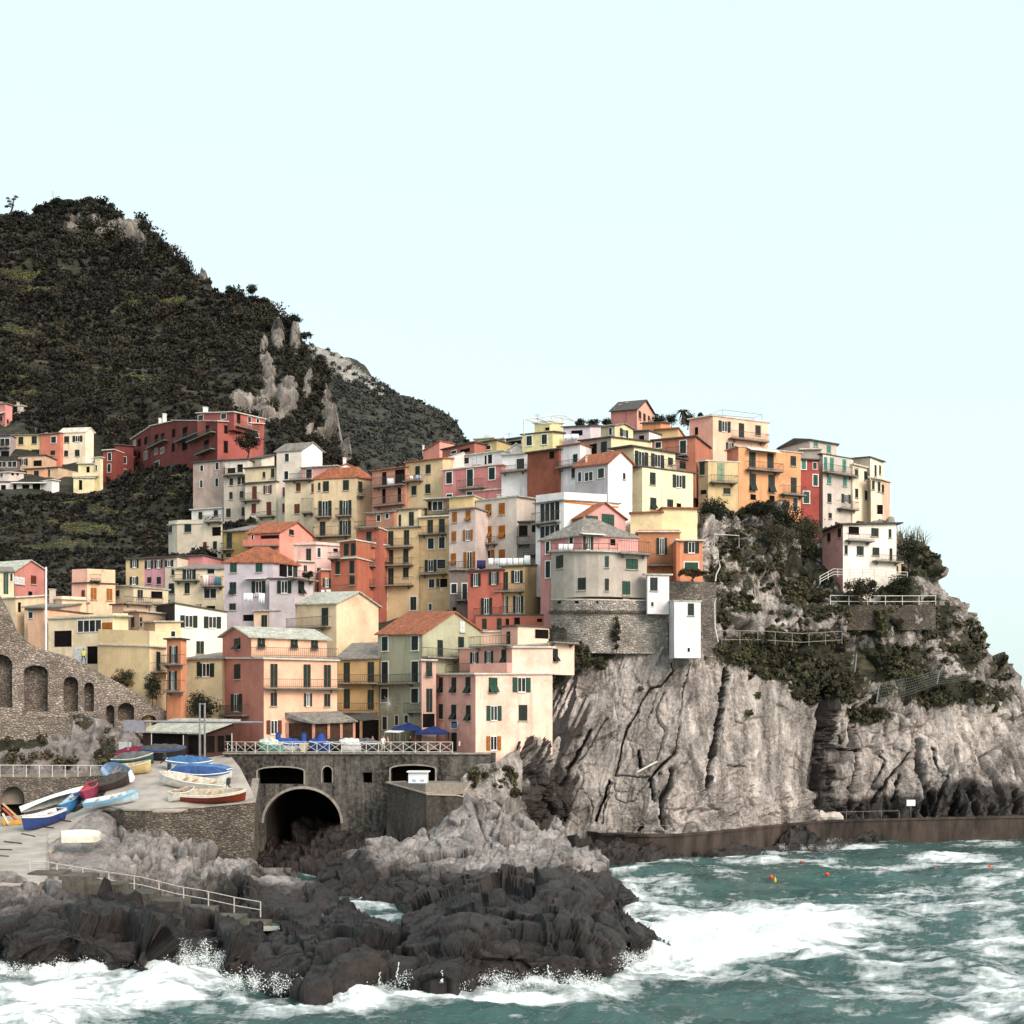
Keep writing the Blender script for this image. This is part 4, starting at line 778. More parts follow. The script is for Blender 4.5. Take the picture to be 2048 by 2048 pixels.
HGRASS = [(40, 668, 30, 5), (95, 670, 30, 4), (350, 612, 28, 5), (265, 612, 20, 4), (255, 630, 22, 4), (200, 548, 30, 4, .6), (55, 756, 48, 4), (60, 776, 40, 4, .7), (305, 762, 78, 5), (350, 758, 40, 4), (320, 787, 50, 5), (255, 792, 20, 4), (190, 728, 40, 4, .7), (40, 545, 45, 9, .6), (60, 575, 60, 8, .5), (200, 745, 60, 4, .5), (160, 1035, 60, 4, .7), (60, 1066, 60, 4, .7), (300, 1012, 60, 5, .6), (240, 1048, 50, 3, .6), (180, 1080, 60, 10, .5), (120, 1100, 80, 5, .5), (80, 1010, 60, 5, .5), (230, 985, 40, 5, .4), (320, 970, 60, 4, .6)]
def hdisp(P, x, y):
    rk = ell(x, y, HROCK); terr = np.sin(P[:, 2] / 3.2 * 2 * math.pi * .5) * .5 * ell(x, y, [(150, 800, 500, 200), (150, 1060, 400, 120)])
    return rockd(P, 7., 1.4, 3.0, 2.5, 3) * rk + fbm(P / 26., 4, 8) * 3.0 * (1 - rk) + terr
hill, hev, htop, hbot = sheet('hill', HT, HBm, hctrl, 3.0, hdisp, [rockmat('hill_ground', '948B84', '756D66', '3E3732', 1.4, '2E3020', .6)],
    vegf=lambda P, x, y: 1.0 - 1.15 * ell(x, y, HROCK), jag=6, back=((12, -6), (60, -60), (140, -190)))
# second hill farther back
B2T = [(560, 640), (600, 665), (640, 695), (680, 720), (730, 745), (775, 765), (800, 785), (830, 800), (850, 812), (875, 830), (900, 850), (925, 872), (950, 905), (985, 935)]
B2B = [(560, 1000), (985, 1000)]
far_hill, fev, ftop, fbot = sheet('far_hill', B2T, B2B, [(560, 640, 640), (700, 730, 600), (850, 812, 560), (985, 935, 520), (560, 1000, 340), (760, 1000, 340), (985, 1000, 400), (700, 880, 440)], 3.0,
    lambda P, x, y: fbm(P / 30., 4, 18) * 4, [rockmat('far_hill_ground', 'A09A94', '8A847E', '4A4440', 1.2, '3A3E34', .5)],
    vegf=lambda P, x, y: 1 - .8 * np.exp(-((y - (np.interp(x, *zip(*B2T)) + 14)) / 14.) ** 2) * (x < 770), jag=5, back=((20, -8), (80, -70), (160, -180)))
# village slope under the houses
bx = np.array(BASES)
gx, gy = np.meshgrid(np.linspace(-112, 64, 120), np.linspace(150, 300, 110), indexing='ij')
gz = np.zeros(gx.shape); wsum = np.zeros(gx.shape) + 1e-9; 
for x, y, z in bx:
    k = 1 / (((gx - x) ** 2 + (gy - y) ** 2) / 9. + .5) ** 2; gz += k * z; wsum += k
gz = gz / wsum - 4.5
V = np.stack([gx.ravel(), gy.ravel(), gz.ravel()], 1)
keep = gy < 306
V[:, 2] += fbm(V / 7., 3, 2) * .7
Vp = (1024 + V[:, 0] / V[:, 1] * F)
V[:, 2] = np.where((Vp > 1330), V[:, 2] - 4, V[:, 2])
gq = gridq(120, 110); ctY = np.interp(Vp, [1300, 1385, 1430, 1520, 1650, 1800], [156, 165, 174, 177, 180, 184])
okv = (Vp > 370) & ~((Vp < 640) & (V[:, 1] > 232)) & ~((Vp > 1330) & (V[:, 1] < ctY)) & (Vp < 1790) & ~((Vp > 1130) & (V[:, 1] < 153)) & ~((Vp < 640) & (V[:, 1] > 262)) & ~((Vp < 330) & (V[:, 1] > 225))
gq = gq[okv[gq].all(1)]
npmesh('village_slope', V, gq, [rockmat('slope_ground', '8F857A', '6E655C', '453E38', 1.2, '34351F', .5)], 'structure', {'veg': np.full(len(V), .62), 'wet_shade': np.zeros(len(V))})
# headland cliff
CT = [(925, 1550), (960, 1530), (1000, 1519), (1036, 1500), (1050, 1452), (1062, 1400), (1105, 1335), (1140, 1290), (1180, 1250), (1240, 1240), (1300, 1215), (1345, 1180), (1385, 1090), (1400, 1035), (1430, 1010), (1480, 1000), (1520, 1004), (1560, 1012), (1600, 1025), (1650, 1040), (1690, 1046), (1760, 1040), (1795, 1035), (1810, 1075), (1835, 1085), (1862, 1110), (1885, 1160), (1900, 1195), (1925, 1210), (1940, 1240), (1965, 1262), (1980, 1300), (2000, 1320), (2012, 1350), (2020, 1378), (2040, 1400), (2060, 1430), (2100, 1450), (2160, 1520), (2220, 1640)]
CB = [(925, 1640), (1060, 1640), (1100, 1655), (1200, 1668), (1300, 1670), (1400, 1667), (1500, 1657), (1650, 1642), (1800, 1640), (2048, 1636), (2220, 1650)]
cctrl = [(925, 1600, 130.5), (990, 1508, 134.8), (1036, 1490, 138.4), (1052, 1450, 140.8), (1000, 1600, 131.5), (1060, 1640, 138), (1080, 1450, 143), (1140, 1290, 149), (1180, 1330, 150), (1240, 1245, 153), (1250, 1320, 150.5), (1120, 1645, 142), (1300, 1665, 141.5), (1300, 1450, 146.5), (1400, 1320, 152), (1400, 1662, 143.5), (1500, 1652, 150), (1500, 1350, 156.5), (1620, 1400, 160), (1630, 1640, 158.5), (1700, 1637, 163), (1700, 1420, 167), (1800, 1634, 165), (2048, 1630, 170), (1850, 1450, 172), (2040, 1420, 186), (2000, 1330, 188), (1900, 1300, 180), (1940, 1240, 187), (1400, 1090, 160), (1430, 1010, 172), (1520, 1010, 175), (1650, 1045, 181), (1700, 1152, 174.5), (1640, 1120, 177), (1780, 1150, 178.5), (1740, 1090, 181), (1690, 1090, 181), (1800, 1045, 182), (1500, 1200, 161), (1640, 1200, 166), (1700, 1290, 168), (1800, 1180, 171), (1860, 1120, 180), (1400, 1220, 154), (1600, 1300, 161), (2220, 1640, 176), (2160, 1520, 190)]
def tn(*a): return [tp('N', a[i], a[i + 1]) for i in range(0, len(a), 2)]
def to(*a): return [tp('O', a[i], a[i + 1]) for i in range(0, len(a), 2)]
CR = [  # (polyline, half width px, depth m): the joints and clefts of the slab
 (tn(1190, 150, 1200, 210, 1170, 240, 1110, 320, 1040, 320, 990, 400, 935, 520, 875, 610, 845, 720, 830, 800, 800, 930), 2.3, 1.1),
 (tn(1140, 350, 1080, 470, 1085, 540, 1145, 620, 1125, 700, 1110, 760, 1085, 830), 2.2, 1.0),
 (tn(1310, 170, 1290, 260, 1270, 340, 1250, 450, 1240, 600, 1220, 700, 1215, 780), 3.0, 1.7),
 (tn(1090, 360, 1060, 440, 1030, 540), 2, .7), (tn(580, 890, 565, 1020, 640, 1160, 620, 1250), 2.0, .9),
 (tn(755, 970, 720, 1100, 690, 1170, 665, 1240), 3.0, 1.5), (tn(770, 980, 730, 1120, 700, 1260), 2, .9),
 (tn(960, 760, 975, 880), 3, 1.2), (tn(790, 935, 900, 930, 960, 940, 1030, 930), 2.4, 1.0), (tn(1200, 790, 1110, 870, 1040, 950, 1045, 1060, 1050, 1110), 3, 1.3),
 (tn(1185, 900, 1170, 1000, 1120, 1070, 1110, 1200, 1130, 1290), 7, 2.4), (tn(1575, 190, 1545, 300, 1530, 400, 1510, 480, 1480, 640, 1450, 800, 1430, 950, 1415, 1040), 3.6, 1.9),
 (tn(1610, 200, 1560, 400, 1540, 560, 1520, 660), 2, .8), (tn(1600, 310, 1610, 400, 1640, 560, 1700, 570), 1.6, .6), (tn(1700, 870, 1560, 860, 1550, 960), 2, .7),
 (tn(620, 630, 560, 740, 500, 890), 3.5, 1.3), (tn(735, 550, 640, 700, 540, 850), 2.5, .9), (tn(170, 620, 160, 800, 210, 920), 5, 2.5), (tn(800, 650, 760, 690, 700, 760), 1.4, .3),
 (tn(240, 920, 290, 1080, 360, 1200), 4, 1.3), (tn(380, 960, 420, 1080, 450, 1240), 5, 1.2), (tn(460, 1000, 500, 900), 4, 1.4),
 (tn(790, 990, 800, 1090, 860, 1115, 930, 1105, 960, 1030), 1.6, .5), (tn(980, 1270, 960, 1290), 5, 1.2), (tn(1560, 830, 1550, 880, 1590, 900, 1720, 830), 1.5, .5),
 (tn(1410, 1080, 1430, 1150, 1520, 1170, 1530, 1220), 3, 1.0), (tn(1700, 1130, 1600, 1230), 2, .8),
 (to(470, 750, 455, 900, 445, 1050, 440, 1250, 440, 1450, 460, 1640), 10, 9.0), (to(520, 900, 505, 1050, 500, 1200, 530, 1500, 600, 1660), 5, 2.0),
 (to(690, 850, 670, 1000, 660, 1150, 670, 1300, 650, 1450, 640, 1600), 5, 2.4), (to(680, 1000, 730, 1220), 2, 1.), (to(540, 1070, 600, 1170, 700, 1180), 4, 1.4),
 (to(860, 1050, 840, 1150, 900, 1260, 800, 1450), 3, 1.3), (to(1100, 1150, 1000, 1300, 900, 1400, 830, 1550), 4, 1.4), (to(1190, 1100, 1180, 1300, 1190, 1450, 1200, 1640), 8, 3.0), (to(1280, 1150, 1340, 1400, 1280, 1600), 4, 1.4),
 (to(1030, 1350, 960, 1550), 3, 1.2), (to(1500, 1400, 1440, 1450, 1420, 1620), 8, 3.0), (to(1560, 1420, 1560, 1640), 9, 3.0), (to(1240, 1480, 1260, 1640), 6, 2.), (to(1880, 1500, 1870, 1660), 10, 3.0), (to(1700, 1580, 1720, 1650), 8, 2), (to(750, 1560, 730, 1650), 4, 1.5)]
SLAB = [(1190, 1440, 110, 110), (1290, 1360, 110, 90), (1330, 1500, 170, 150), (1480, 1420, 110, 110), (1560, 1500, 70, 140), (1200, 1590, 90, 70), (1450, 1600, 120, 60)]
STREAK = [(1110, 1400, 70, 100), (1080, 1470, 45, 90), (1130, 1560, 30, 90), (1080, 1610, 25, 50)]
GREENL = [(980, 1545, 70, 60, .42), (1170, 1300, 60, 28, .72), (1110, 1345, 45, 40, .55), (1395, 1010, 50, 50), (1500, 1100, 90, 90, .62), (1620, 1150, 90, 120, .66), (1450, 1180, 70, 80, .60), (1750, 1190, 90, 90, .95), (1600, 1310, 120, 60, .95), (1500, 1300, 90, 34, .9), (1660, 1370, 80, 40, 1), (1780, 1330, 90, 50, .85), (1880, 1385, 95, 32, .95), (1930, 1310, 40, 60, .75), (1960, 1400, 70, 28, .66), (1730, 1430, 60, 20, .7), (1870, 1240, 60, 60, .66), (1850, 1120, 40, 50, .9), (1650, 1060, 120, 40, .8), (1480, 1010, 100, 26, .8), (1990, 1340, 26, 40, .6)]
def cdisp(P, x, y):
    sl = ell(x, y, SLAB, .2); stk = ell(x, y, STREAK, .3) * (1 - sl)
    d = rockd(P, 2.2, 1.15, .38, 3.5, 5) * sl * .55 + rockd(P, 1.5, 1.0, .75, 7., 15) * stk + rockd(P, 4.2, 1.25, 1.25, 2.2, 25) * (1 - sl) * (1 - stk)
    c1, s1 = math.cos(1.12), math.sin(1.12); qf = np.stack([(-P[:, 0] * s1 + P[:, 2] * c1) / 2.2, P[:, 1] / 5, (P[:, 0] * c1 + P[:, 2] * s1) / 7.], 1)
    d -= (.10 * np.exp(-(vn(qf * 1.0 + 4, 7) / .02) ** 2) + .20 * np.exp(-(vn(qf * .45 + 9, 8) / .012) ** 2)) * sl
    d += rockd(P, 4.5, 1.25, .5, 3.0, 65) * sl
    d += rockd(P, 2., .3, .5, 1.5, 35) * ell(x, y, [(1500, 1620, 180, 45), (1350, 1640, 80, 20)])
    jx = x + fbm(np.stack([x / 9, y / 9, x * 0], 1), 3, 4, .6) * 2.6
    for k, (ln, wd, dep) in enumerate(CR):      # one side of every joint stands proud of the other
        if 0.6 < dep < 2.5 and k < 28:
            o_ = sorted(ln, key=lambda p: p[1]); ys_ = [p[1] for p in o_]; lx = np.interp(y, ys_, [p[0] for p in o_]); s_ = jx - lx; m = (y > ys_[0]) & (y < ys_[-1]) & (np.abs(s_) < 90)
            e_ = np.clip(np.minimum(y - ys_[0], ys_[-1] - y) / 12., 0, 1); sg = 1 if k % 2 else -1; d += np.where(m & (s_ * sg > 0), dep * .45 * np.exp(-np.abs(s_) / 26) * e_, 0)
    d *= np.where(x < 1046, .18, 1) * (1 - .85 * ell(x, y, [(1715, 1100, 110, 58)], .2))
    for ln, wd, dep in CR:
        bb = np.array(ln); m = (jx > bb[:, 0].min() - 40) & (jx < bb[:, 0].max() + 40) & (y > bb[:, 1].min() - 40) & (y < bb[:, 1].max() + 40)
        if m.any(): d[m] -= dep * np.exp(-(pdist((x if dep > 5 else jx)[m], y[m], ln) / (wd * (.62 if dep < 2 else .8))) ** 4 * .7) * (.8 if dep < 2 else 1.6 if dep > 5 else 1)
    return d
def cwet_shade(P, x, y):
    w_ = np.clip((7 - P[:, 2]) / 5., 0, 1) * .5 * (x > 1640) + ell(x, y, [(1075, 1590, 30, 60, .6), (1120, 1600, 22, 70, .55), (1960, 1600, 120, 50, .6), (1760, 1620, 90, 30, .5), (1800, 1540, 60, 90, .3), (1690, 1500, 40, 120, .3), (1950, 1500, 110, 60, .22)]) + .34 * ell(x, y, STREAK, .3) + .55 * ell(x, y, STREAK, .3) * (np.abs(vn(np.stack([(-P[:, 0] * .9 + P[:, 2] * .45) / .55, P[:, 1] * 0, (P[:, 0] * .45 + P[:, 2] * .9) / 6], 1), 66)) < .28) + .12 * ell(x, y, [(1400, 1480, 260, 180)])
    w_ = np.maximum(w_, 1.5 * (pdist(x, y, to(475, 770, 470, 900, 450, 1100, 450, 1300, 455, 1500, 480, 1640)) < 13 + np.clip((y - 1400) / 14, 0, 10)))  # cave cleft coloured near black to stand for the shade inside it
    for ln, wd, dep in CR:
        if dep > 1.0:
            bb = np.array(ln); m = (x > bb[:, 0].min() - 40) & (x < bb[:, 0].max() + 40)
            w_[m] = np.maximum(w_[m], (.8 if dep < 5 else 1.5) * np.exp(-(pdist(x[m], y[m], ln) / (wd * 1.1)) ** 2))  # joints dark with dirt; the deep cleft darker still, as painted shade
    return w_
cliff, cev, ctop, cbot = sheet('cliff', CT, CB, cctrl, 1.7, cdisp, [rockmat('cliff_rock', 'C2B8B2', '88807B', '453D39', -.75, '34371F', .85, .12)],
    vegf=lambda P, x, y: ell(x, y, GREENL, .5), wet_shadef=cwet_shade, jag=5, back=((4, -1), (14, -12), (26, -45)), foot=6)
# shore rocks
def zc(x, y, z): return (x, y, (HC - z) * F / (y - PY0))
def wl(x, y): return (x, y, 37000. / (y - 1450))
def rwet(lo, hi): return lambda P, x, y: np.clip((hi - P[:, 2]) / (hi - lo), 0, 1.2)
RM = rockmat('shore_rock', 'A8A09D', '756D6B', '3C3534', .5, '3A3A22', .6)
R1T = [(-90, 1758), (0, 1760), (80, 1776), (200, 1792), (260, 1812), (330, 1828), (420, 1845), (500, 1862), (560, 1858), (610, 1846), (645, 1828), (680, 1812), (705, 1815), (740, 1842), (800, 1850), (850, 1812), (900, 1778), (950, 1758), (1000, 1762), (1050, 1752), (1100, 1756), (1150, 1748), (1200, 1752), (1232, 1775), (1242, 1800), (1236, 1832), (1262, 1842), (1275, 1862), (1300, 1872), (1322, 1884), (1334, 1905)]
R1B = [(-90, 1925), (0, 1923), (150, 1930), (300, 1930), (420, 1922), (450, 1950), (520, 1968), (600, 1975), (750, 1968), (850, 1962), (1000, 1955), (1120, 1950), (1200, 1950), (1250, 1930), (1262, 1918), (1334, 1910)]
r1c = [(-90, 1758, 89), (0, 1760, 89), (200, 1792, 88), (330, 1828, 87), (500, 1862, 85), (610, 1846, 89), (680, 1812, 93), (800, 1850, 89), (900, 1778, 99), (1050, 1752, 101), (1200, 1752, 101), (1236, 1832, 93), (1300, 1872, 86), (1334, 1905, 82), zc(0, 1850, 2.6), zc(0, 1900, 1.4), zc(150, 1860, 2.6), zc(300, 1880, 2), zc(450, 1900, 1.8), zc(600, 1915, 1.5), zc(600, 1870, 1.9), zc(750, 1900, 1.8), zc(900, 1850, 2.6), zc(1150, 1850, 2.4), zc(700, 1870, 1.9), zc(1000, 1920, 1.5), zc(850, 1940, 1.2), zc(1200, 1900, 1.6), zc(1000, 1860, 2.4), zc(1000, 1800, 2.8), zc(1150, 1800, 2.9), zc(1260, 1880, 1.3)] + [wl(a, b) for a, b in R1B[::2]]
R1_ = sheet('shore_rocks', R1T, R1B, r1c, 1.9, lambda P, x, y: rockd(P, 4.4, .45, .72, 1.5, 51) + .5 * rockd(P, 7., .3, .8, 1.6, 61, .6), [RM], wet_shadef=rwet(2.0, 4.6), jag=4, back=((1, -.3), (2.5, -2.5), (4, -6)), foot=3)
R2T = [(640, 1750), (680, 1712), (705, 1700), (745, 1690), (765, 1684), (800, 1686), (830, 1668), (865, 1655), (895, 1645), (925, 1640), (938, 1612), (950, 1598), (985, 1590), (1010, 1600), (1035, 1616), (1070, 1632), (1090, 1640), (1115, 1632), (1130, 1650), (1145, 1690), (1180, 1698), (1215, 1718), (1240, 1742), (1260, 1772), (1274, 1800)]
R2B = [(640, 1790), (700, 1800), (790, 1800), (840, 1850), (950, 1870), (1180, 1870), (1245, 1830), (1274, 1808)]
R2 = sheet('rock_outcrop', R2T, R2B, [(640, 1750, 116), (705, 1700, 117), (830, 1668, 119), (925, 1640, 119), (985, 1592, 121), (1070, 1632, 119), (1120, 1640, 117), (1145, 1690, 114), (1240, 1742, 110), (1274, 1804, 104.5), (700, 1795, 107), (800, 1740, 112), (900, 1720, 113), (1000, 1690, 113.5), (1000, 1780, 103), (1100, 1730, 109), (1180, 1800, 101), (900, 1850, 92.5), (1150, 1860, 90), (800, 1800, 104)], 1.9,
    lambda P, x, y: rockd(P, 4.2, .9, .6, 1.4, 71) + .5 * rockd(P, 8, .3, 1.1, 1.5, 81, .5), [RM], wet_shadef=lambda P, x, y: np.clip((3.6 - P[:, 2]) / 3.5, 0, 1.2) + .45 * np.clip((760 - x) / 90, 0, 1), jag=8, back=((3, -.5), (8, -4), (14, -12)), foot=3)[0]
R3T = [(70, 1716), (90, 1698), (130, 1662), (165, 1634), (204, 1614), (230, 1640), (262, 1658), (330, 1670), (380, 1690), (430, 1700), (480, 1712), (505, 1725), (520, 1750)]
R3B = [(70, 1745), (140, 1765), (240, 1785), (330, 1812), (520, 1862)]
sheet('slipway_rocks', R3T, R3B, [(70, 1722, 101), (130, 1662, 109.5), (200, 1616, 115.5), (230, 1645, 113), (330, 1676, 112), (505, 1725, 111), (240, 1780, 95), (330, 1805, 94), (520, 1860, 91), (150, 1740, 101), (400, 1770, 101), (300, 1730, 106)], 1.9,
    lambda P, x, y: rockd(P, 2.4, 1.5, .85, 1.8, 91) * np.clip((x - 180) / 90, .25, 1), [RM], wet_shadef=rwet(.5, 3.2), jag=3, back=((1, -.2), (3, -1), (4, -6)), foot=2)
R5T = [(488, 1775), (500, 1752), (535, 1745), (575, 1748), (620, 1762), (650, 1775), (668, 1792), (676, 1812)]
R5B = [(488, 1860), (560, 1858), (610, 1850), (650, 1832), (676, 1816)]
sheet('rounded_rock', R5T, R5B, [(488, 1775, 104), (560, 1748, 108), (668, 1792, 104), (500, 1855, 92), (610, 1848, 93), (676, 1815, 101), (570, 1800, 100)], 1.9,
    lambda P, x, y: rockd(P, 4.5, .3, .8, 1.5, 101, .6), [RM], wet_shadef=rwet(.3, 2.4), jag=3, back=((2, -.3), (5, -2), (7, -6)), foot=2)
R4T = [(500, 1722), (540, 1700), (575, 1672), (610, 1652), (650, 1642), (680, 1650), (710, 1652), (750, 1660), (790, 1680), (840, 1690), (880, 1690)]
R4B = [(500, 1742), (560, 1745), (640, 1742), (700, 1752), (760, 1770), (820, 1800), (880, 1800)]
sheet('ravine_rocks', R4T, R4B, [(500, 1728, 131), (600, 1660, 141), (640, 1645, 143), (680, 1648, 138), (790, 1680, 133), (880, 1690, 125), (560, 1742, 126), (700, 1750, 122), (760, 1768, 116), (850, 1790, 109), (720, 1700, 129)], 1.9,
    lambda P, x, y: rockd(P, 2.6, .6, 1.0, 1.6, 111), [RM], wet_shadef=rwet(3., 9.), jag=4, back=((3, .5), (8, 0), (14, -8)), foot=2)
R6T = [(1150, 1668), (1190, 1678), (1230, 1682), (1270, 1684), (1300, 1692), (1340, 1702), (1380, 1712), (1400, 1716)]
R6B = [(1150, 1745), (1200, 1738), (1260, 1735), (1300, 1730), (1340, 1724), (1400, 1718)]
sheet('walkway_rocks', R6T, R6B, [(1150, 1668, 136), (1270, 1684, 137), (1340, 1702, 138.5), (1400, 1716, 139), (1200, 1736, 130), (1300, 1728, 133.5)], 1.9, lambda P, x, y: rockd(P, 2, .3, .7, 1.4, 121), [RM], wet_shadef=rwet(2, 6), jag=2, back=((1, -.2), (2, -3)), foot=2)
R8x = [1395, 1440, 1480, 1520, 1560, 1650, 1700, 1760, 1820, 1900, 1980, 2048, 2140]
R8y = [1716, 1710, 1707, 1703, 1699, 1694, 1684, 1678, 1674, 1670, 1667.5, 1666.5, 1666]
sheet('walkway_base_rocks', [(a, b - 11 + 4 * math.sin(a * .05) + 3 * math.sin(a * .13)) for a, b in zip(R8x, R8y)], list(zip(R8x, R8y)), [(a, b, 37000. / (b - 1450) - 1.4) for a, b in zip(R8x, R8y)] + [(a, b - 11, 37000. / (b - 1450) - .6) for a, b in zip(R8x, R8y)], 1.6, lambda P, x, y: rockd(P, 1.8, .3, .5, 1.6, 151), [RM], wet_shadef=lambda P, x, y: x * 0 + 1.2, jag=5, back=((.5, -.2), (1, -2)), foot=1)
R7T = [(1552, 1690), (1570, 1672), (1590, 1652), (1605, 1648), (1625, 1660), (1640, 1675), (1650, 1692)]
R7B = [(1552, 1698), (1650, 1697)]
sheet('pier_boulders', R7T, R7B, [(1552, 1690, 150), (1600, 1650, 152.5), (1650, 1692, 150), (1600, 1697, 149)], 1.9, lambda P, x, y: rockd(P, 1.6, .9, .5, 1.4, 131), [RM], wet_shadef=lambda P, x, y: x * 0 + 1., jag=1, back=((1, -.2), (2, -3)), foot=2)
# slipway and its walls
RT = [(-90, 1632), (0, 1632), (80, 1630), (150, 1624), (200, 1600), (230, 1560), (285, 1512), (330, 1500), (400, 1494), (450, 1498), (480, 1535), (508, 1590)]
RB = [(-90, 1772), (50, 1768), (95, 1760), (96, 1705), (130, 1668), (205, 1616), (290, 1622), (400, 1616), (508, 1606)]
rampf = tps([(0, 1760, 88.5), (80, 1700, 103.5), (0, 1640, 118), (-90, 1640, 118), (-90, 1770, 87), (150, 1650, 113.5), (205, 1612, 116.5), (508, 1602, 119), (400, 1612, 116.5), (280, 1520, 133), (430, 1500, 139), (350, 1560, 124), (480, 1545, 128)])
def onramp(px, py, dz=0.):
    y = float(rampf(np.array([float(px)]), np.array([float(py)]))[0]); p = PT(px, py, y); p.z += dz; return p
def rampn(px, py):
    a, b, c = onramp(px, py), onramp(px + 25, py), onramp(px, py + 12); n = (b - a).cross(c - a); n.normalize(); return n if n.z > 0 else -n
o = sheet('slipway', RT, RB, [(0, 1760, 88.5)] * 0 + [(0, 1760, 88.5), (80, 1700, 103.5), (0, 1640, 118), (-90, 1640, 118), (-90, 1770, 87), (150, 1650, 113.5), (205, 1612, 116.5), (508, 1602, 119), (400, 1612, 116.5), (280, 1520, 133), (430, 1500, 139), (350, 1560, 124), (480, 1545, 128)], 3.0,
    lambda P, x, y: fbm(P * .8, 3, 5) * .04, [plain('B5ABA3', .9, .22, .5, .15, 0, (1, 1, 1), .04)], back=((.3, -.3),), foot=.3, smooth=True, sideback=False)[0]
qmat = stonemat('quay_stone', '8E8376', '5A5048', '352E2A', 1.5)
def wallpath(name, label, pts, h, th, mat, cat='wall', kind=None, coping=None, rough=0.):
    """a standing wall under a run of top points; h is how far each reaches down"""
    mb = MB(); P_ = [Vector(p) for p in pts]; hs = h if isinstance(h, (list, tuple)) else [h] * len(P_)
    n_ = []
    for i in range(len(P_)):
        d = P_[min(i + 1, len(P_) - 1)] - P_[max(i - 1, 0)]; v = Vector((-d.y, d.x, 0)).normalized(); n_.append(v if v.y > 0 else -v)
    for i in range(len(P_) - 1):
        a, b = P_[i], P_[i + 1]; A2, B2 = a + n_[i] * th, b + n_[i + 1] * th; lo = lambda p, hh_: Vector((p.x, p.y, p.z - hh_))
        mb.hexa([lo(a, hs[i]), lo(b, hs[i + 1]), lo(B2, hs[i + 1]), lo(A2, hs[i])], [a, b, B2, A2])
    if kind: return mb.build(name, mat, None)
    r = empty(name, P_[0] - Vector((0, 0, hs[0])), label, cat); mb.build('masonry', mat, r)
    if coping:
        mc = MB()
        for i in range(len(P_) - 1):
            a, b = P_[i] - n_[i] * .12, P_[i + 1] - n_[i + 1] * .12; A2, B2 = P_[i] + n_[i] * (th + .1), P_[i + 1] + n_[i + 1] * (th + .1); up = Vector((0, 0, .14)); e = Vector((0, 0, .003))
            mc.hexa([a + e, b + e, B2 + e, A2 + e], [a + up, b + up, B2 + up, A2 + up])
        mc.build('coping', coping, r)
    return r
conc = plain('A89E94', .9, .3, .8, .2, 0, (1, 1, .4), .03)
wallpath('quay_wall', 'dark mossy stone quay wall below the parked boats', [onramp(202, 1611, .05), onramp(250, 1622, .05), onramp(290, 1623, .05), onramp(400, 1617, .05), onramp(509, 1606, .05), onramp(509, 1606, .05) + Vector((-3.2, 15, 1.5))], [6, 6.5, 7, 7.5, 8, 8], .5, qmat, coping=conc)
wallpath('ramp_edge_wall', 'low concrete edge wall at the foot of the pale slipway', [PT(-90, 1772, 87), PT(40, 1769, 88), PT(100, 1762, 89)], [2.2, 2.2, 2.2], .5, plain('7C7468', .9, .3, .8))
# walkway round the headland
WT = [(1120, 1648), (1160, 1660), (1200, 1666), (1250, 1669), (1300, 1669.5), (1350, 1668.5), (1400, 1665), (1450, 1660.5), (1500, 1655), (1570, 1648), (1650, 1641), (1720, 1638.5), (1800, 1637), (1900, 1635), (2048, 1632), (2230, 1629)]
WP = [onZ(a, b, 2.75) for a, b in WT]; mb = MB()
cm = rockmat('walkway_concrete', '8C7F74', '6E6259', '4A3F39', 0, '3A3A22', .6)
for i in range(len(WP) - 1):
    a, b = WP[i], WP[i + 1]; mb.hexa([(a.x, a.y + .35, -2), (b.x, b.y + .35, -2), (b.x, b.y + 7, -2), (a.x, a.y + 7, -2)], [(a.x, a.y, 2.5), (b.x, b.y, 2.5), (b.x, b.y + 7, 2.5), (a.x, a.y + 7, 2.5)])
    mb.hexa([(a.x, a.y - .15, 2.503), (b.x, b.y - .15, 2.503), (b.x, b.y + .35, 2.503), (a.x, a.y + .35, 2.503)], [(a.x, a.y - .15, 2.78), (b.x, b.y - .15, 2.78), (b.x, b.y + .35, 2.78), (a.x, a.y + .35, 2.78)])
o = mb.build('walkway', plain('4E433D', .8, .5, .6, .3, 0, (1, 1, .3), .08)); o['kind'] = 'structure'
# plaza on the bridge
Z1 = 11.85
def zt_(px): return onZ(px, 1506, Z1)
pl = [PT(440, 1500, 137.2), PT(500, 1506, 135.5), PT(905, 1504, 134.8), PT(925, 1500, 136)]
pl = [Vector((p.x, p.y, Z1)) for p in pl]
mb = MB(); mb.hexa([(pl[0].x, pl[0].y, Z1 - 1), (pl[1].x, pl[1].y, Z1 - 1), (pl[2].x, pl[2].y, Z1 - 1), (pl[3].x, pl[3].y, Z1 - 1), (-5, 150, Z1 - 1), (-40, 150, Z1 - 1)],
                   [(pl[0].x, pl[0].y, Z1), (pl[1].x, pl[1].y, Z1), (pl[2].x, pl[2].y, Z1), (pl[3].x, pl[3].y, Z1), (-5, 150, Z1), (-40, 150, Z1)])
mb.box((-60, 137.2, Z1 - 6), (-33.5, 152, Z1 + .02))
o = mb.build('square', plain('6E6660', .9, .25, .8)); o['kind'] = 'structure'
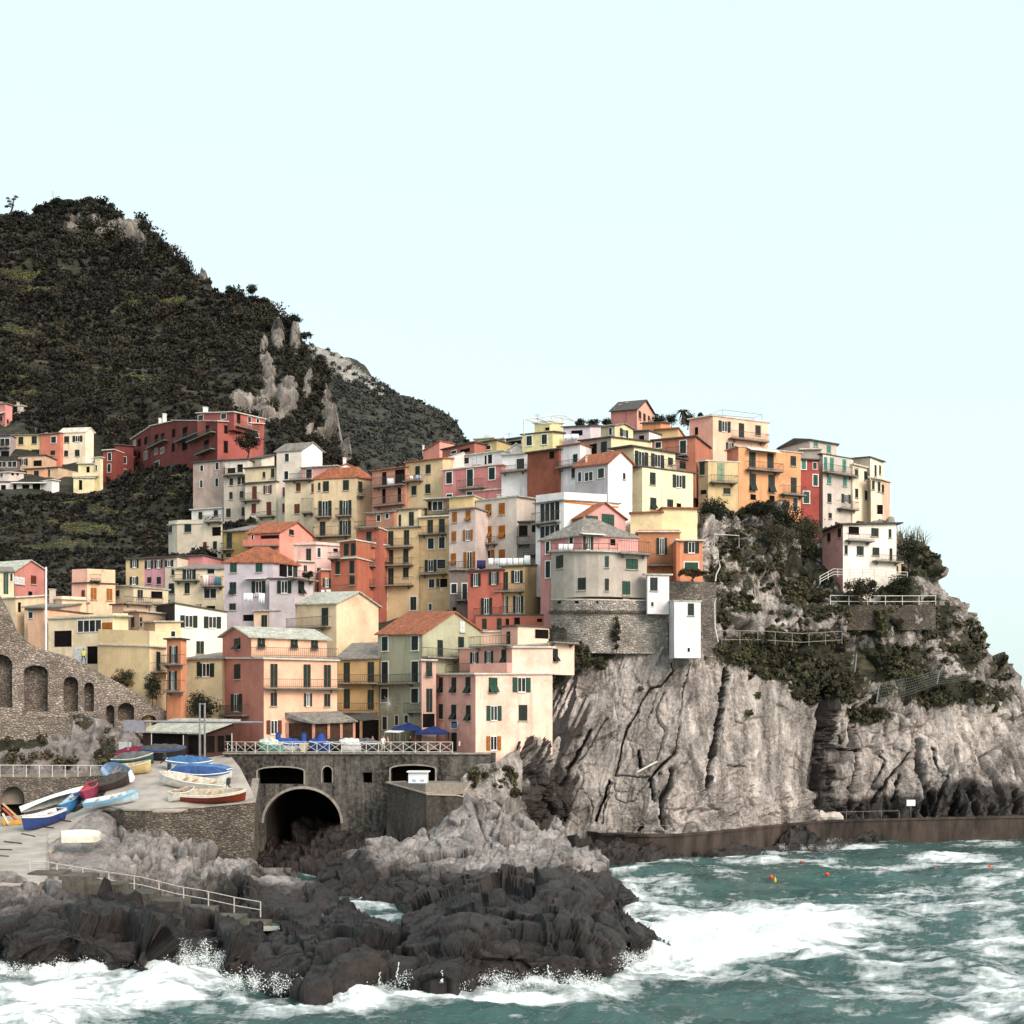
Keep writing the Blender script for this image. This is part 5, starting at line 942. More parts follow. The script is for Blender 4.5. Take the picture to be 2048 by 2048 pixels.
# ---------------------------------------------------------------- sea
FO = [(1480, 1862, 260, 60, 1.25), (1350, 1900, 200, 52, 1.15), (1290, 1790, 70, 30, .8), (1320, 1765, 60, 22, .75), (1400, 1745, 90, 7, .55), (1560, 1722, 130, 5, .6), (1750, 1730, 140, 5, .7), (1920, 1712, 95, 12, .95), (1690, 1690, 90, 8, .9), (1380, 1710, 130, 6, .8), (1500, 1700, 90, 5, .7), (1980, 1680, 80, 10, .62), (1800, 1672, 120, 5, .6), (1450, 1745, 40, 14, .5),
      (60, 1990, 300, 48), (350, 1960, 150, 40), (0, 2040, 260, 40, .95), (480, 2010, 150, 18, .85), (150, 1945, 200, 25), (700, 2000, 260, 11, .85), (1000, 1990, 240, 16, .95), (1160, 1960, 120, 28), (1990, 1880, 90, 60, .6), (2020, 1980, 130, 50, .7), (1900, 2020, 140, 30, .62), (1750, 1975, 160, 30, .5), (1700, 1860, 120, 30, .62), (1620, 1900, 130, 20, .62), (1850, 1800, 190, 50, .45), (2000, 1760, 90, 50, .5), (1800, 1950, 260, 90, .42), (300, 2040, 300, 20, .45),
      (540, 1732, 40, 8, .8), (640, 1742, 60, 5, .75), (560, 1738, 60, 10, .5), (720, 1800, 80, 20, .72), (760, 1830, 60, 14, .85), (700, 1785, 60, 8, .6), (625, 1838, 30, 10, 1), (800, 1800, 30, 12, .7)]
SH = [(-90, 1940), (0, 1938), (150, 1946), (300, 1948), (420, 1942), (450, 1972), (520, 1994), (600, 2000), (750, 1992), (850, 1986), (1000, 1978), (1120, 1972), (1200, 1972), (1250, 1945), (1272, 1928), (1344, 1912), (1300, 1870), (1250, 1830), (1274, 1808), (1265, 1775)]
SH2 = [(1180, 1745), (1260, 1738), (1340, 1724), (1420, 1716), (1500, 1706), (1560, 1700), (1650, 1696), (1700, 1682), (1800, 1674), (1900, 1669), (2048, 1666)]
nx, ny = 1240, 275
sx = np.concatenate([np.linspace(-1400, -160, 20), np.linspace(-140, 2200, 1180), np.linspace(2230, 4200, 40)]); t_ = np.linspace(0, 1, ny); sy = 1655 + (2260 - 1655) * t_ ** 1.2
PX, PY = np.meshgrid(sx, sy, indexing='ij'); Yd = HC * F / (PY - PY0); W = np.stack([((PX - 1024) / F * Yd).ravel(), Yd.ravel(), np.zeros(PX.size)], 1)
wx = W * np.array([.16, .30, 1]); fo = ell(PX.ravel(), PY.ravel(), FO, .55)
d1 = pdist(PX.ravel(), PY.ravel(), SH); d2 = pdist(PX.ravel(), PY.ravel(), SH2)
fo = np.maximum(fo, np.exp(-(d1 / 22) ** 2) * 1.0); fo = np.maximum(fo, np.exp(-(d2 / 5) ** 2) * .75)
n1 = fbm(wx * 1.5, 6, 77, .62); n2 = fbm(W * np.array([.55, 1.3, 1]), 5, 78, .65); n3 = fbm(W * np.array([.06, .16, 1]), 3, 79)
rgt = np.clip((PX.ravel() - 1350) / 500, 0, 1) * np.clip((PY.ravel() - 1660) / 120, .3, 1)
n4 = ridged(W * np.array([.9, 2.0, 1]), 4, 83)
foam = fo * 1.15 + n1 * .30 + n2 * .30 + n4 * .13 + n3 * .12 + rgt * .17 - .44
foam = np.clip(foam, 0, 1)
hgt = n3 * .45 + fbm(W * np.array([.25, .5, 1]), 4, 80) * .42 + ridged(W * np.array([.5, 1.1, 1]), 2, 81) * .08 + fo * .22 * (.6 + n1 * .8) + np.exp(-(d1 / 9) ** 2) * .22 * (.4 + np.abs(n1))
near = np.clip(1 - np.exp(-(PY.ravel() - 1650) / 40), .25, 1)
W[:, 2] = hgt * near - .25
W[:, 2] -= np.clip(1 - t_[None, :].repeat(nx, 0).ravel() * 40, 0, 1) * .4
m, n, b = newmat('sea_water')
fa = attr(n, 'foam').outputs['Fac']
fine = math_(n, 'MULTIPLY', math_(n, 'SUBTRACT', nz(n, 1.6, 10, .8, (.5, 1.1, 1)), .5), 1.9)
ff = ramp(n, math_(n, 'ADD', fa, fine), [(.10, 0), (.36, .42), (.75, 1)])
wc = mix(n, ramp(n, nz(n, .12, 5, .6, (.6, 1.4, 1)), [(.35, 0), (.68, 1)]), srgb('2A4846'), srgb('476663'))
n.links.new(mix(n, ff, wc, (.80, .84, .85)), b.inputs['Base Color'])
n.links.new(mix(n, ff, (.10,) * 3, (.85,) * 3), b.inputs['Roughness']); b.inputs['IOR'].default_value = 1.33
bump(n, b, math_(n, 'ADD', nz(n, 1.4, 6, .65, (.5, 1.2, 1)), math_(n, 'MULTIPLY', ff, .5)), .45, .8)
seamat = m
npmesh('sea', W, gridq(nx, ny)[:, ::-1], [m], 'structure', {'foam': foam}, smooth=True)
# open water beyond
mb = MB(); mb.add([(-6000, -300, -.75), (9000, -300, -.75), (9000, 15000, -.75), (-6000, 15000, -.75)], [(0, 1, 2, 3)])
o = mb.build('open_sea', plain('35605E', .3, .3, .05, .5)); o['kind'] = 'structure'
# ---------------------------------------------------------------- bridge, viaduct and walls
def ufun(A, B):
    A2, B2 = Vector(A[:2]), Vector(B[:2]); L = (B2 - A2).length
    def g(px, py):
        t, y = fray(A2, B2, px); return t * L, HC + (PY0 - py) / F * y
    return g
brm = rockmat('bridge_render', 'BDB5AB', '6A625B', '221C1A', 1.57, '3A3A26', 1.0, stretch=.10)
A, B = PT(455, 1506, 135.2), PT(935, 1506, 134.4); g = ufun(A, B)
def Lp(x, y): return g(*tp('L', x, y))
root = empty('stone_bridge', (A.x, A.y, 0), 'grey streaked arched bridge wall carrying the square, over the ravine', 'bridge')
u0, zt0 = g(452, 1506); u1, _ = g(935, 1506); zt0 = Z1 - .02
out = [(u0, -1), (u1 + 3, -1), (u1 + 3, zt0), (u0, zt0)]
a0 = Lp(262, 0)[0]; a1 = Lp(855, 0)[0]; zc = Lp(0, 530)[1]; zs = Lp(0, 760)[1]
holes = [[(a0, -.5), (a1, -.5)] + arch(a0, a1, zs - 1, zs - .5, zc, 18)[2:]]
x0, z0 = Lp(215, 496); x1, z1 = Lp(570, 366); zsp = Lp(0, 395)[1]; holes.append(arch(x0, x1, z0, zsp, z1, 14))
x0, z0 = Lp(713, 487); x1, z1 = Lp(789, 360); holes.append(arch(x0, x1, z0, z1 - .55, z1))
x0, z0 = Lp(1024, 485); x1, z1 = Lp(1098, 405); holes.append([(x0, z0), (x1, z0), (x1, z1), (x0, z1)])
x0, z0 = Lp(1242, 480); x1, z1 = Lp(1585, 352); zsp = Lp(0, 378)[1]; holes.append(arch(x0, x1, z0, zsp, z1, 14))
holed('masonry', A, B, out, holes, 1.1, brm, root)
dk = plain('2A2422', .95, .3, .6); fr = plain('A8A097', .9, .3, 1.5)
fc = Face(A, B, (0, 400)); mb = MB()
for (xa, xb, ya, yb) in ((215, 1098, 360, 500),):
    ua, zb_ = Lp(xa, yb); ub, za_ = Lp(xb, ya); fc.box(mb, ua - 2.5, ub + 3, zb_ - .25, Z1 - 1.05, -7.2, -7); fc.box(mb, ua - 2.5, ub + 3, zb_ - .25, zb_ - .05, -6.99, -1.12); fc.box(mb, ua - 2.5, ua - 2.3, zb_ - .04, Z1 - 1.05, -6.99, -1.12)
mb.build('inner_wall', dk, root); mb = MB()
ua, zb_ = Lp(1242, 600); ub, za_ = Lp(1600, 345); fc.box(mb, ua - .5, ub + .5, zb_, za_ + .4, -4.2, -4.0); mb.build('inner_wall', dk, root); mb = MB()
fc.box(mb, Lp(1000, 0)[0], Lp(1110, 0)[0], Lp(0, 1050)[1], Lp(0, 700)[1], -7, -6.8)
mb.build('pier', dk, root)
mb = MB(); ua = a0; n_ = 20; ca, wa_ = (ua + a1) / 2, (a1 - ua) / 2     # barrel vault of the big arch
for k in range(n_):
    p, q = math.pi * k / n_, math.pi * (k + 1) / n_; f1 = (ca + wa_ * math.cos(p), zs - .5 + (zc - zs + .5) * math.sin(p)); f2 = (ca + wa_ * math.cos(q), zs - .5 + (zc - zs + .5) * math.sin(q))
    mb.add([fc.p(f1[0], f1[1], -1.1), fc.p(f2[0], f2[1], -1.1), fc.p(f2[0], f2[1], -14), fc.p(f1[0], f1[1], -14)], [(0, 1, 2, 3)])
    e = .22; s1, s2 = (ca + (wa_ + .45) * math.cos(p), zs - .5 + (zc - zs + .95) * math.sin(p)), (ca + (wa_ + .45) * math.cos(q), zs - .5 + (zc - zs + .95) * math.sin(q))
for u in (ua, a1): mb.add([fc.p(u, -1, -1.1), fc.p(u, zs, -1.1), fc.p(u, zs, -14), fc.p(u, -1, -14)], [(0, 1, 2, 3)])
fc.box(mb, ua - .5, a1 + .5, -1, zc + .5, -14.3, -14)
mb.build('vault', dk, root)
mb = MB()                             # pale rims of the openings
def rim(xa, xb, zlo, zsp_, ztp, w_=.16, n=12, legs=True):
    c, h = (xa + xb) / 2, (xb - xa) / 2
    for k in range(n):
        p, q = math.pi * k / n, math.pi * (k + 1) / n
        def pt(a, e): return (c + (h + e) * math.cos(a), zsp_ + (ztp - zsp_ + e) * math.sin(a))
        P4 = [pt(p, 0), pt(q, 0), pt(q, w_), pt(p, w_)]
        mb.hexa([fc.p(*v, -.04) for v in P4], [fc.p(*v, .05) for v in P4])
    if legs:
        fc.box(mb, xa - w_, xa, zlo, zsp_, -.04, .05); fc.box(mb, xb, xb + w_, zlo, zsp_, -.04, .05)
rim(ua, a1, 0, zs - .5, zc, .28, 20, False); mb.build('arch_rim', fr, root); mb = MB()
x0, z0 = Lp(215, 496); x1, z1 = Lp(570, 366); rim(x0, x1, z0, Lp(0, 395)[1], z1)
mb.build('arch_rim', fr, root); mb = MB()
x0, z0 = Lp(1242, 480); x1, z1 = Lp(1585, 352); rim(x0, x1, z0, Lp(0, 378)[1], z1)
mb.build('arch_rim', fr, root); mb = MB()
x0, z0 = Lp(713, 487); x1, z1 = Lp(789, 360); rim(x0, x1, z0, z1 - .55, z1, .12)
mb.build('arch_rim', fr, root)
mb = MB(); fc.box(mb, u0 - .3, u1 + 2.5, Z1 - .2, Z1 - .03, .02, .22); mb.build('deck_edge', fr, root)
# left wing wall, right ledge with the dark buttress
wallpath('wing_wall', 'mossy stone wing wall falling from the bridge to the parked boats', [PT(372, 1500, 140), PT(440, 1500, 137), PT(458, 1507, 135)], [3, 4, 9], .6, qmat)
wallpath('buttress_wall', 'tall dark concrete buttress wall under the white kiosk', [PT(773, 1566, 131.5), PT(851, 1588, 127.5), PT(853, 1590, 127.4), PT(915, 1592, 129), PT(945, 1600, 131)], [9.5, 9, 9, 6.5, 5], 2.5, rockmat('buttress_concrete', '8C8279', '5E554F', '302A27', 1.57, '3A3A26', .9, stretch=.15), coping=plain('B0A294', .9, .2))
mb = MB(); a, b, c, d = PT(773, 1566, 131.6), PT(851, 1589, 127.6), PT(945, 1600, 131.2), PT(935, 1570, 137); zz = a.z + .1
mb.hexa([(p.x, p.y, zz - 1.2) for p in (a, b, c, d)], [(p.x, p.y, zz) for p in (a, b, c, d)])
o = mb.build('kiosk_terrace', plain('8E857C', .9, .2)); o['kind'] = 'structure'; ZK = zz
# viaduct with blind arches
vm = stonemat('viaduct_stone', 'C2B2A6', '8C7D73', '665A52', 1.5)
A, B = PT(-70, 1450.5, 137), PT(372, 1450.5, 143.5); g = ufun(A, B)
def Gp(x, y): return g(*tp('G', x, y))
root = empty('stone_viaduct', (A.x, A.y, HC - 8), 'long stone stair ramp wall falling to the right with eight blind arches', 'viaduct')
tl = [(-330, 380), (0, 440), (60, 560), (150, 760), (230, 860), (350, 940), (500, 985), (700, 1040), (850, 1125), (1000, 1205), (1200, 1310), (1400, 1430), (1600, 1550), (1755, 1640)]
out = [Gp(-330, 2000), Gp(1750, 1990)] + [Gp(*p) for p in reversed(tl)]
hl = [(-200, 118, 1520, 1100, 1000), (228, 462, 1560, 1180, 1113), (612, 755, 1560, 1290, 1222), (812, 908, 1560, 1330, 1278), (1025, 1105, 1760, 1540, 1497), (1140, 1296, 1640, 1540, 1475), (1368, 1508, 1720, 1640, 1595), (1600, 1690, 1740, 1710, 1685)]
holed('masonry', A, B, out, [arch(Gp(a, 0)[0], Gp(b_, 0)[0], Gp((a + b_) / 2, yb)[1], Gp((a + b_) / 2, ys)[1], Gp((a + b_) / 2, yt)[1]) for a, b_, yb, ys, yt in hl], 1.3, vm, root)
fv = Face(A, B, (0, 400)); mb = MB()
for a, b_, yb, ys, yt in hl:
    fv.box(mb, Gp(a, 0)[0] - .4, Gp(b_, 0)[0] + .4, Gp((a + b_) / 2, yb)[1] - .3, Gp((a + b_) / 2, yt)[1] + .4, -1.8, -1.35)
mb.build('infill', stonemat('viaduct_infill', 'A09388', '6E625A', '483F37', 1.6), root)
mb = MB(); st = [Gp(*p) for p in tl]      # the walkway behind the parapet
for (a, za), (b_, zb_) in zip(st[:-1], st[1:]):
    mb.hexa([fv.p(a, za - 3, -4.5), fv.p(b_, zb_ - 3, -4.5), fv.p(b_, zb_ - 3, -1.9), fv.p(a, za - 3, -1.9)], [fv.p(a, za - .9, -4.5), fv.p(b_, zb_ - .9, -4.5), fv.p(b_, zb_ - .9, -1.9), fv.p(a, za - .9, -1.9)])
mb.build('ramp', plain('9A8E83', .9, .2, 1), root)
# lower stone walls on the left
A, B = PT(-80, 1450.5, 131.5), PT(142, 1450.5, 134); g = ufun(A, B)
wallpath('block_wall', 'pale squared stone wall block below the viaduct arches', [Vector((A.x, A.y, g(0, 1442)[1])), Vector((PT(36, 1450, 133).x, 133, g(36, 1441)[1])), Vector((PT(37, 1450, 133).x, 133, g(37, 1434)[1])), Vector((B.x, B.y, g(141, 1434)[1]))], 6, 1.5, stonemat('block_stone', 'B5A99C', '857A6E', '4C423B', 1.5))
A, B = PT(-85, 1545, 122.5), PT(232, 1540, 129); g = ufun(A, B); pz = lambda x, y: g(*tp('K', x, y))
root = empty('harbour_wall', (A.x, A.y, 5), 'low stone wall with a dark round arch behind the boats at the left edge', 'wall')
holed('masonry', A, B, [pz(-200, 720), pz(810, 560), pz(810, 380), pz(400, 400), pz(0, 395), pz(-290, 380)], [arch(pz(8, 0)[0], pz(168, 0)[0], pz(90, 690)[1], pz(90, 540)[1], pz(90, 460)[1])], 1.2, stonemat('harbour_stone', '9C9084', '6A5F56', '463C35', 1.7), root)
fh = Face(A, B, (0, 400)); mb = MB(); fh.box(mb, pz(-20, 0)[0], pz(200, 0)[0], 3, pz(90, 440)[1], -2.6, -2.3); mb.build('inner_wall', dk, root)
mb = MB(); ua_, zz_ = pz(-290, 385); ub_, _ = pz(810, 385); fh.box(mb, ua_, ub_, zz_ - 3, zz_, -9, -1.25); mb.build('terrace', plain('8E8479', .9, .25, .7), root)
# rocky ground between those walls
LB = [(-90, 1480), (0, 1480), (60, 1486), (125, 1470), (142, 1440), (150, 1425), (185, 1430), (205, 1440), (225, 1460), (262, 1470), (285, 1500), (290, 1520)]
LBb = [(-90, 1560), (100, 1560), (225, 1560), (290, 1540)]
_, lev, ltp, lbt = sheet('wall_foot_slope', LB, LBb, [(-90, 1480, 132), (60, 1486, 132), (150, 1430, 137.5), (200, 1440, 138), (262, 1475, 138), (285, 1510, 137), (0, 1558, 126), (225, 1555, 131), (290, 1540, 134)], 2.5,
    lambda P, x, y: rockd(P, 1.8, 1.3, .5, 2, 141), [RM], vegf=lambda P, x, y: ell(x, y, [(30, 1490, 80, 12, .8), (165, 1440, 30, 20, .6), (215, 1510, 20, 40, .62), (150, 1540, 90, 14, .4)]), back=((2, 0), (4, -3)), jag=3)
SLB = [(870, 1575), (925, 1515), (945, 1508), (990, 1500), (1042, 1470), (1055, 1475)]
# ---------------------------------------------------------------- railings and stairs
def railing(name, label, pts, h, step, mat, rails=(1., .55), r=.035, xb=False, cat='railing', mid=None):
    P_ = [Vector(p) for p in pts]; root = empty(name, P_[0], label, cat); mb = MB()
    for k in rails: mb.tube([p + Vector((0, 0, h * k)) for p in P_], r, 5)
    mb.build('handrail', mat, root)
    L = [(b - a).length for a, b in zip(P_[:-1], P_[1:])]; T = sum(L); n = max(1, int(round(T / step))); Q = []
    for k in range(n + 1):
        s = T * k / n; i = 0
        while i < len(L) - 1 and s > L[i]: s -= L[i]; i += 1
        Q.append(P_[i].lerp(P_[i + 1], min(1, s / max(L[i], 1e-6))))
    for q in Q: MB().tube([q - Vector((0, 0, .05)), q + Vector((0, 0, h + .02))], r * 1.25, 5).build('post', mat, root)
    if xb:
        for a, b in zip(Q[:-1], Q[1:]):
            mb = MB(); u = Vector((0, 0, h * .92)); l = Vector((0, 0, h * .10)); mb.tube([a + l, b + u], r * .75, 4); mb.tube([a + u, b + l], r * .75, 4)
            if mid: mb.tube([(a + b) / 2 + l, (a + b) / 2 + u], r * .5, 4)
            mb.build('cross_brace', mat, root)
    return root
wr = plain('D8D2CA', .6, .15, 4)
gr_ = plain('9A938C', .6, .2, 4)
P0 = PT(438, 1500, 136.9); P1 = PT(500, 1506, 134.3); P2 = PT(905, 1504, 134.1)
for p in (P0, P1, P2): p.z = Z1
railing('bridge_railing', 'white railing of crossed bars along the edge of the square', [P0, P1, P2], 1.12, 1.35, wr, (1., .06), .036, True)
railing('wall_railing', 'thin white post railing on the low stone wall above the boats', [Vector((*fh.p(pz(x, 0)[0], 0, -.3)[:2], pz(x, 392)[1])) for x in (-280, 0, 200, 400, 600, 800)], 1.15, 1.25, wr, (1.,), .035)
S0, S1 = PT(55, 1764, 90.5), PT(525, 1862, 87.0); ns = 9
st_root = empty('sea_stairs', S0, 'concrete stairs with mossy sides descending from the slipway to the rocks', 'stairs'); mb = MB()
pa = [(55, 1746, 91.5), (115, 1752, 91.2), (172, 1768, 90.8), (236, 1786, 90.3), (300, 1802, 89.8), (360, 1818, 89.2), (418, 1836, 88.5), (476, 1848, 88.0), (527, 1852, 87.5)]
for (x0, y0, d0), (x1, y1, d1) in zip(pa[:-1], pa[1:]):
    a = PT(x0, y0, d0); b = PT(x1 + 3, y0, d1); z = a.z
    mb.hexa([(a.x, a.y, z - 1.6), (b.x, b.y, z - 1.9), (b.x, b.y + 2.6, z - 1.9), (a.x, a.y + 2.6, z - 1.6)], [(a.x, a.y, z), (b.x, b.y, z), (b.x, b.y + 2.6, z), (a.x, a.y + 2.6, z)])
mb.build('step_blocks', rockmat('stair_concrete', 'A29A8E', '6E675C', '4A4438', 0, '3A3A22', .8), st_root)
rp = [(60, 1746, 93.5), (100, 1748, 93.5), (150, 1757, 93.2), (220, 1768, 92.8), (285, 1778, 92.3), (355, 1796, 91.5), (412, 1806, 90.8), (475, 1820, 90.2), (521, 1828, 89.8)]
railing('stair_railing', 'bent two bar railing beside the concrete sea stairs', [PT(a, b + 5, c) for a, b, c in rp], 1.05, 2.1, plain('C9C2BA', .5, .2, 4), (1., .45), .04)
for k, (x, y, x2, y2) in enumerate([(0, 1700, 24, 1701), (8, 1684, 43, 1688), (43, 1668, 70, 1674), (0, 1713, 18, 1714), (85, 1655, 108, 1657), (115, 1640, 142, 1644)]):
    mb = MB(); mb.tube([onramp(x, y, .06), onramp(x2, y2, .06)], .05, 5)
    tag(mb.build('slipway_skid', plain('4A3A34', .8, .2)), ['second nearest dark timber skid low on the pale slipway', 'middle dark timber skid of the slipway', 'dark timber skid right of the ochre kayak tip', 'nearest thin timber skid at the foot of the slipway', 'timber skid beside the stern of the deep blue boat', 'uppermost timber skid beside the light blue boat'][k], 'skid', 'timber skids across the slipway')
plat = MB().hexa(*[[onZ(x, y, z) for x, y in ((527, 1862), (588, 1858), (590, 1852), (527, 1852))] for z in (.7, 1.25)])
tag(plat.build('concrete_ledge', plain('A89E92', .9, .2)), 'small pale concrete ledge at the foot of the sea stairs', 'ledge')
wpath = [Vector((p.x, p.y + .3, 2.78)) for p in WP[1:]]
railing('walkway_railing', 'thin wire railing along the walkway under the pale rock slab', wpath[:12], .95, 2.6, gr_, (1.,), .022)
# ---------------------------------------------------------------- boats
def boat_mesh(L, Bm, Hh, n=14, bow=.42, stern=.75, cov=None):
    """open hull: stations from stern (0) to bow (1)"""
    V = []; ns_ = 9
    for i in range(n + 1):
        t = i / n; w_ = Bm / 2 * (stern + (1 - stern) * math.sin(min(1, t / .5) * math.pi / 2)) if t < .5 else Bm / 2 * math.sqrt(max(0, 1 - ((t - .5) / .5) ** 2.3))
        w_ = max(w_, .02); sheer = Hh * (1 + .45 * max(0, t - .45) ** 1.5 * 2.4 + .08 * (1 - t)); keel = Hh * .55 * max(0, t - .72) ** 1.6 * 3
        x = (t - .5) * L + (.0)
        for k in range(ns_):
            s = -1 + 2 * k / (ns_ - 1); a = abs(s); y = math.copysign(w_ * (a ** .75), s); z = keel + (sheer - keel) * a ** 2.4
            V.append((x + .12 * L * max(0, t - .8) * a, y, z))
    Q = [(i * ns_ + k, (i + 1) * ns_ + k, (i + 1) * ns_ + k + 1, i * ns_ + k + 1) for i in range(n) for k in range(ns_ - 1)]
    return V, Q, n, ns_
BG = 'small boats pulled up on the slipway'
def boat(px, py, L, yaw, hull, label, inside='D8D4CC', rim='F0F0EE', Bm=None, Hh=.6, cover=None, roll=0, name='rowing_boat', cat='boat', pos=None, up=.0, motor=False, stern=.7, flip=False, group=None, stripe=None, seats=True):
    L *= 1.08; Hh *= 1.2; Bm = Bm or L * .38; base = pos if pos is not None else onramp(px, py, 0.)
    r = empty(name, base, label, cat, group); nrm = rampn(px, py) if pos is None else Vector((0, 0, 1))
    V, Q, n, s_ = boat_mesh(L, Bm, Hh, stern=stern)
    ax = Vector((math.cos(yaw), math.sin(yaw), 0)); ax = (ax - nrm * ax.dot(nrm)).normalized(); ay = nrm.cross(ax)
    if roll: q_ = ay * math.cos(roll) + nrm * math.sin(roll); nrm = nrm * math.cos(roll) - ay * math.sin(roll); ay = q_
    if flip: nf = -nrm; ayf = ay; off_ = nrm * (Hh * 1.12)
    else: nf = nrm; ayf = ay; off_ = nrm * (.03 + abs(math.sin(roll)) * Bm * .35)
    def T(p): return base + off_ + ax * p[0] + ayf * p[1] + nf * p[2]
    mb = MB(); mb.add([T(p) for p in V], Q); mb.add([T(V[k]) for k in range(s_)], [tuple(range(s_))])
    me = mb.build('hull', plain(hull, .45, .2, 2, .5), r, smooth=True)
    if stripe:
        mb = MB()
        for side in (0, s_ - 1):
            for i in range(n):
                p, q = Vector(V[i * s_ + side]), Vector(V[(i + 1) * s_ + side]); k = .012 if side else -.012
                mb.add([T(p + Vector((0, k, -.03))), T(q + Vector((0, k, -.03))), T(q + Vector((0, k * .8, -.2))), T(p + Vector((0, k * .8, -.2)))], [(0, 1, 2, 3)])
        mb.build('stripe', plain(stripe, .5, .1), r)
    if not flip:
        V2 = [(x * .965, y * .93, z * .98 + .07) for x, y, z in V]; mb = MB(); mb.add([T((p[0], p[1], p[2] if abs(p[1]) > 9 else p[2])) for p in V2], [tuple(reversed(q)) for q in Q]); mb.build('inner_hull', plain(inside, .6, .3, 3), r, smooth=True)
        mb = MB(); e = [Vector(V[i * s_]) for i in range(n + 1)]; f_2 = [Vector(V[i * s_ + s_ - 1]) for i in range(n + 1)]
        mb.tube([T(p) for p in e], .05, 5); mb.tube([T(p) for p in f_2], .05, 5); mb.tube([T(e[0]), T(f_2[0])], .05, 5); mb.build('gunwale', plain(rim, .5, .15), r)
        if cover:
            mb = MB(); cv = []
            for i in range(n + 1):
                zt_2 = V[i * s_][2]; w_ = abs(V[i * s_][1]); pk = .6 * math.sin(math.pi * min(1, max(0, i / n))) ** .6 + .05 * math.sin(i * 1.9)
                for k in range(7):
                    s = -1 + k / 3; cv.append(T((V[i * s_][0], s * (w_ + .06), zt_2 + pk * (1 - abs(s) ** 1.6) - (.16 if abs(s) == 1 else -.02))))
            mb.add(cv, [(i * 7 + k, (i + 1) * 7 + k, (i + 1) * 7 + k + 1, i * 7 + k + 1) for i in range(n) for k in range(6)])
            mb.build('tarpaulin', plain(cover, .7, .3, 2.2, .3, 0, (1, 1, 1), .12), r, smooth=True)
        elif seats:
            for t in (.28, .5, .7):
                i = int(t * n); w_ = abs(V[i * s_][1]) * .9; z = V[i * s_][2] * .78; x = V[i * s_][0]
                mb = MB(); mb.hexa([T((x - .12, -w_, z)), T((x + .12, -w_, z)), T((x + .12, w_, z)), T((x - .12, w_, z))], [T((x - .12, -w_, z + .05)), T((x + .12, -w_, z + .05)), T((x + .12, w_, z + .05)), T((x - .12, w_, z + .05))]); mb.build('thwart', plain('B98A5C', .7, .2), r)
    if motor:
        mb = MB(); x = -L / 2 - .15
        mb.tube([T((x, 0, Hh * 1.0)), T((x - .05, 0, Hh * 1.25)), T((x - .05, 0, Hh + .62)), T((x - .02, 0, Hh + .72))], [.16, .22, .20, .10], 8); mb.tube([T((x - .05, 0, Hh * 1.0)), T((x - .45, 0, Hh * .55))], [.09, .06], 6)
        mb.build('outboard_motor', plain('3A3C40', .4, .1), r)
    return r
RD = math.radians
boat(*tp('K', 385, 560), 6.2, RD(28), 'F2F2EC', 'long white upturned hull leaning on the low stone wall', Bm=1.9, Hh=.5, roll=-.6, flip=True, name='racing_hull', stern=.15)
boat(*tp('K', 305, 735), 4.4, RD(246), '2C4484', 'deep blue boat with a white interior at the top of the pale slipway', inside='E8E6E0', rim='C8CCDA', Hh=.9, stripe='E9E6DE')
boat(*tp('K', 508, 610), 3.6, RD(262), '3C78AE', 'light blue boat with blue trim between the deep blue and the crimson one', inside='BCD0DE', rim='6FA8D4', Hh=.7)
boat(*tp('K', 640, 545), 3.9, RD(272), '8E2A4C', 'crimson boat with rounded bow beside the low wall', inside='B84A5A', rim='C86070', Hh=.9)
boat(*tp('K', 775, 480), 3.2, RD(28), '3A3230', 'dark brown boat lying behind the crimson one', inside='4A4240', rim='5A504C', Hh=.7, cover='4A4442')
boat(*tp('K', 865, 415), 4.4, RD(132), 'E4EAF0', 'white and pale blue boat tilted to show its inside, middle of the slipway', inside='A8C0D8', rim='5C94CC', Hh=.8, roll=-.62)
boat(*tp('K', 775, 590), 4.5, RD(6), 'CFE2EC', 'white flat boat with light blue stripes at the corner of the quay', inside='DCE8EE', rim='7CB8D8', Hh=.6, stripe='7FB4D4')
boat(*tp('K', 905, 375), 4.0, RD(-4), 'D8C088', 'cream yellow boat in the stack at the top of the slipway', inside='CBB99A', rim='E8DCC0', Hh=.75)
boat(*tp('K', 925, 320), 4.0, RD(-6), '2E5E58', 'dark green boat under a grey tarpaulin behind the cream yellow one', rim='D8D8D0', Hh=.75, cover='707070')
boat(*tp('K', 935, 278), 3.7, RD(-6), '7A2440', 'wine red boat near the top of the boat row', rim='A03C58', Hh=.7, cover='8A2A48')
boat(*tp('K', 1130, 278), 4.3, RD(-4), '2A2626', 'black boat with a bright blue rim in front of the wooden restaurant', inside='3A3638', rim='2C5AA8', Hh=.9, cover='56585C')
boat(*tp('K', 1300, 345), 4.2, RD(10), 'E2E6E8', 'white boat with a blue cover at the top right of the slipway', rim='F0F0F0', Hh=.7, cover='4672A4', motor=True)
boat(*tp('K', 1395, 400), 5.6, RD(-6), 'E9EAE6', 'white boat with a light blue tarpaulin in the middle of the right row', rim='EEEEEE', Hh=.7, cover='587FB0')
boat(*tp('K', 1375, 430), 5.4, RD(-6), 'E4E6E2', 'white boat under a deep blue tarpaulin on the quay', rim='F2F2F2', Hh=.8, cover='38568E', motor=True)
boat(*tp('K', 1330, 478), 6.0, RD(176), 'ECE8E0', 'long white open motor boat behind the rust red one', inside='D8D0C0', rim='F4F2EC', Hh=.75, motor=True)
boat(*tp('K', 1440, 570), 6.2, RD(4), '8A3A24', 'varnished rust red boat nearest to the quay edge', inside='C8BCA8', rim='EDE6DA', Hh=.75, stripe='E8E0D2')
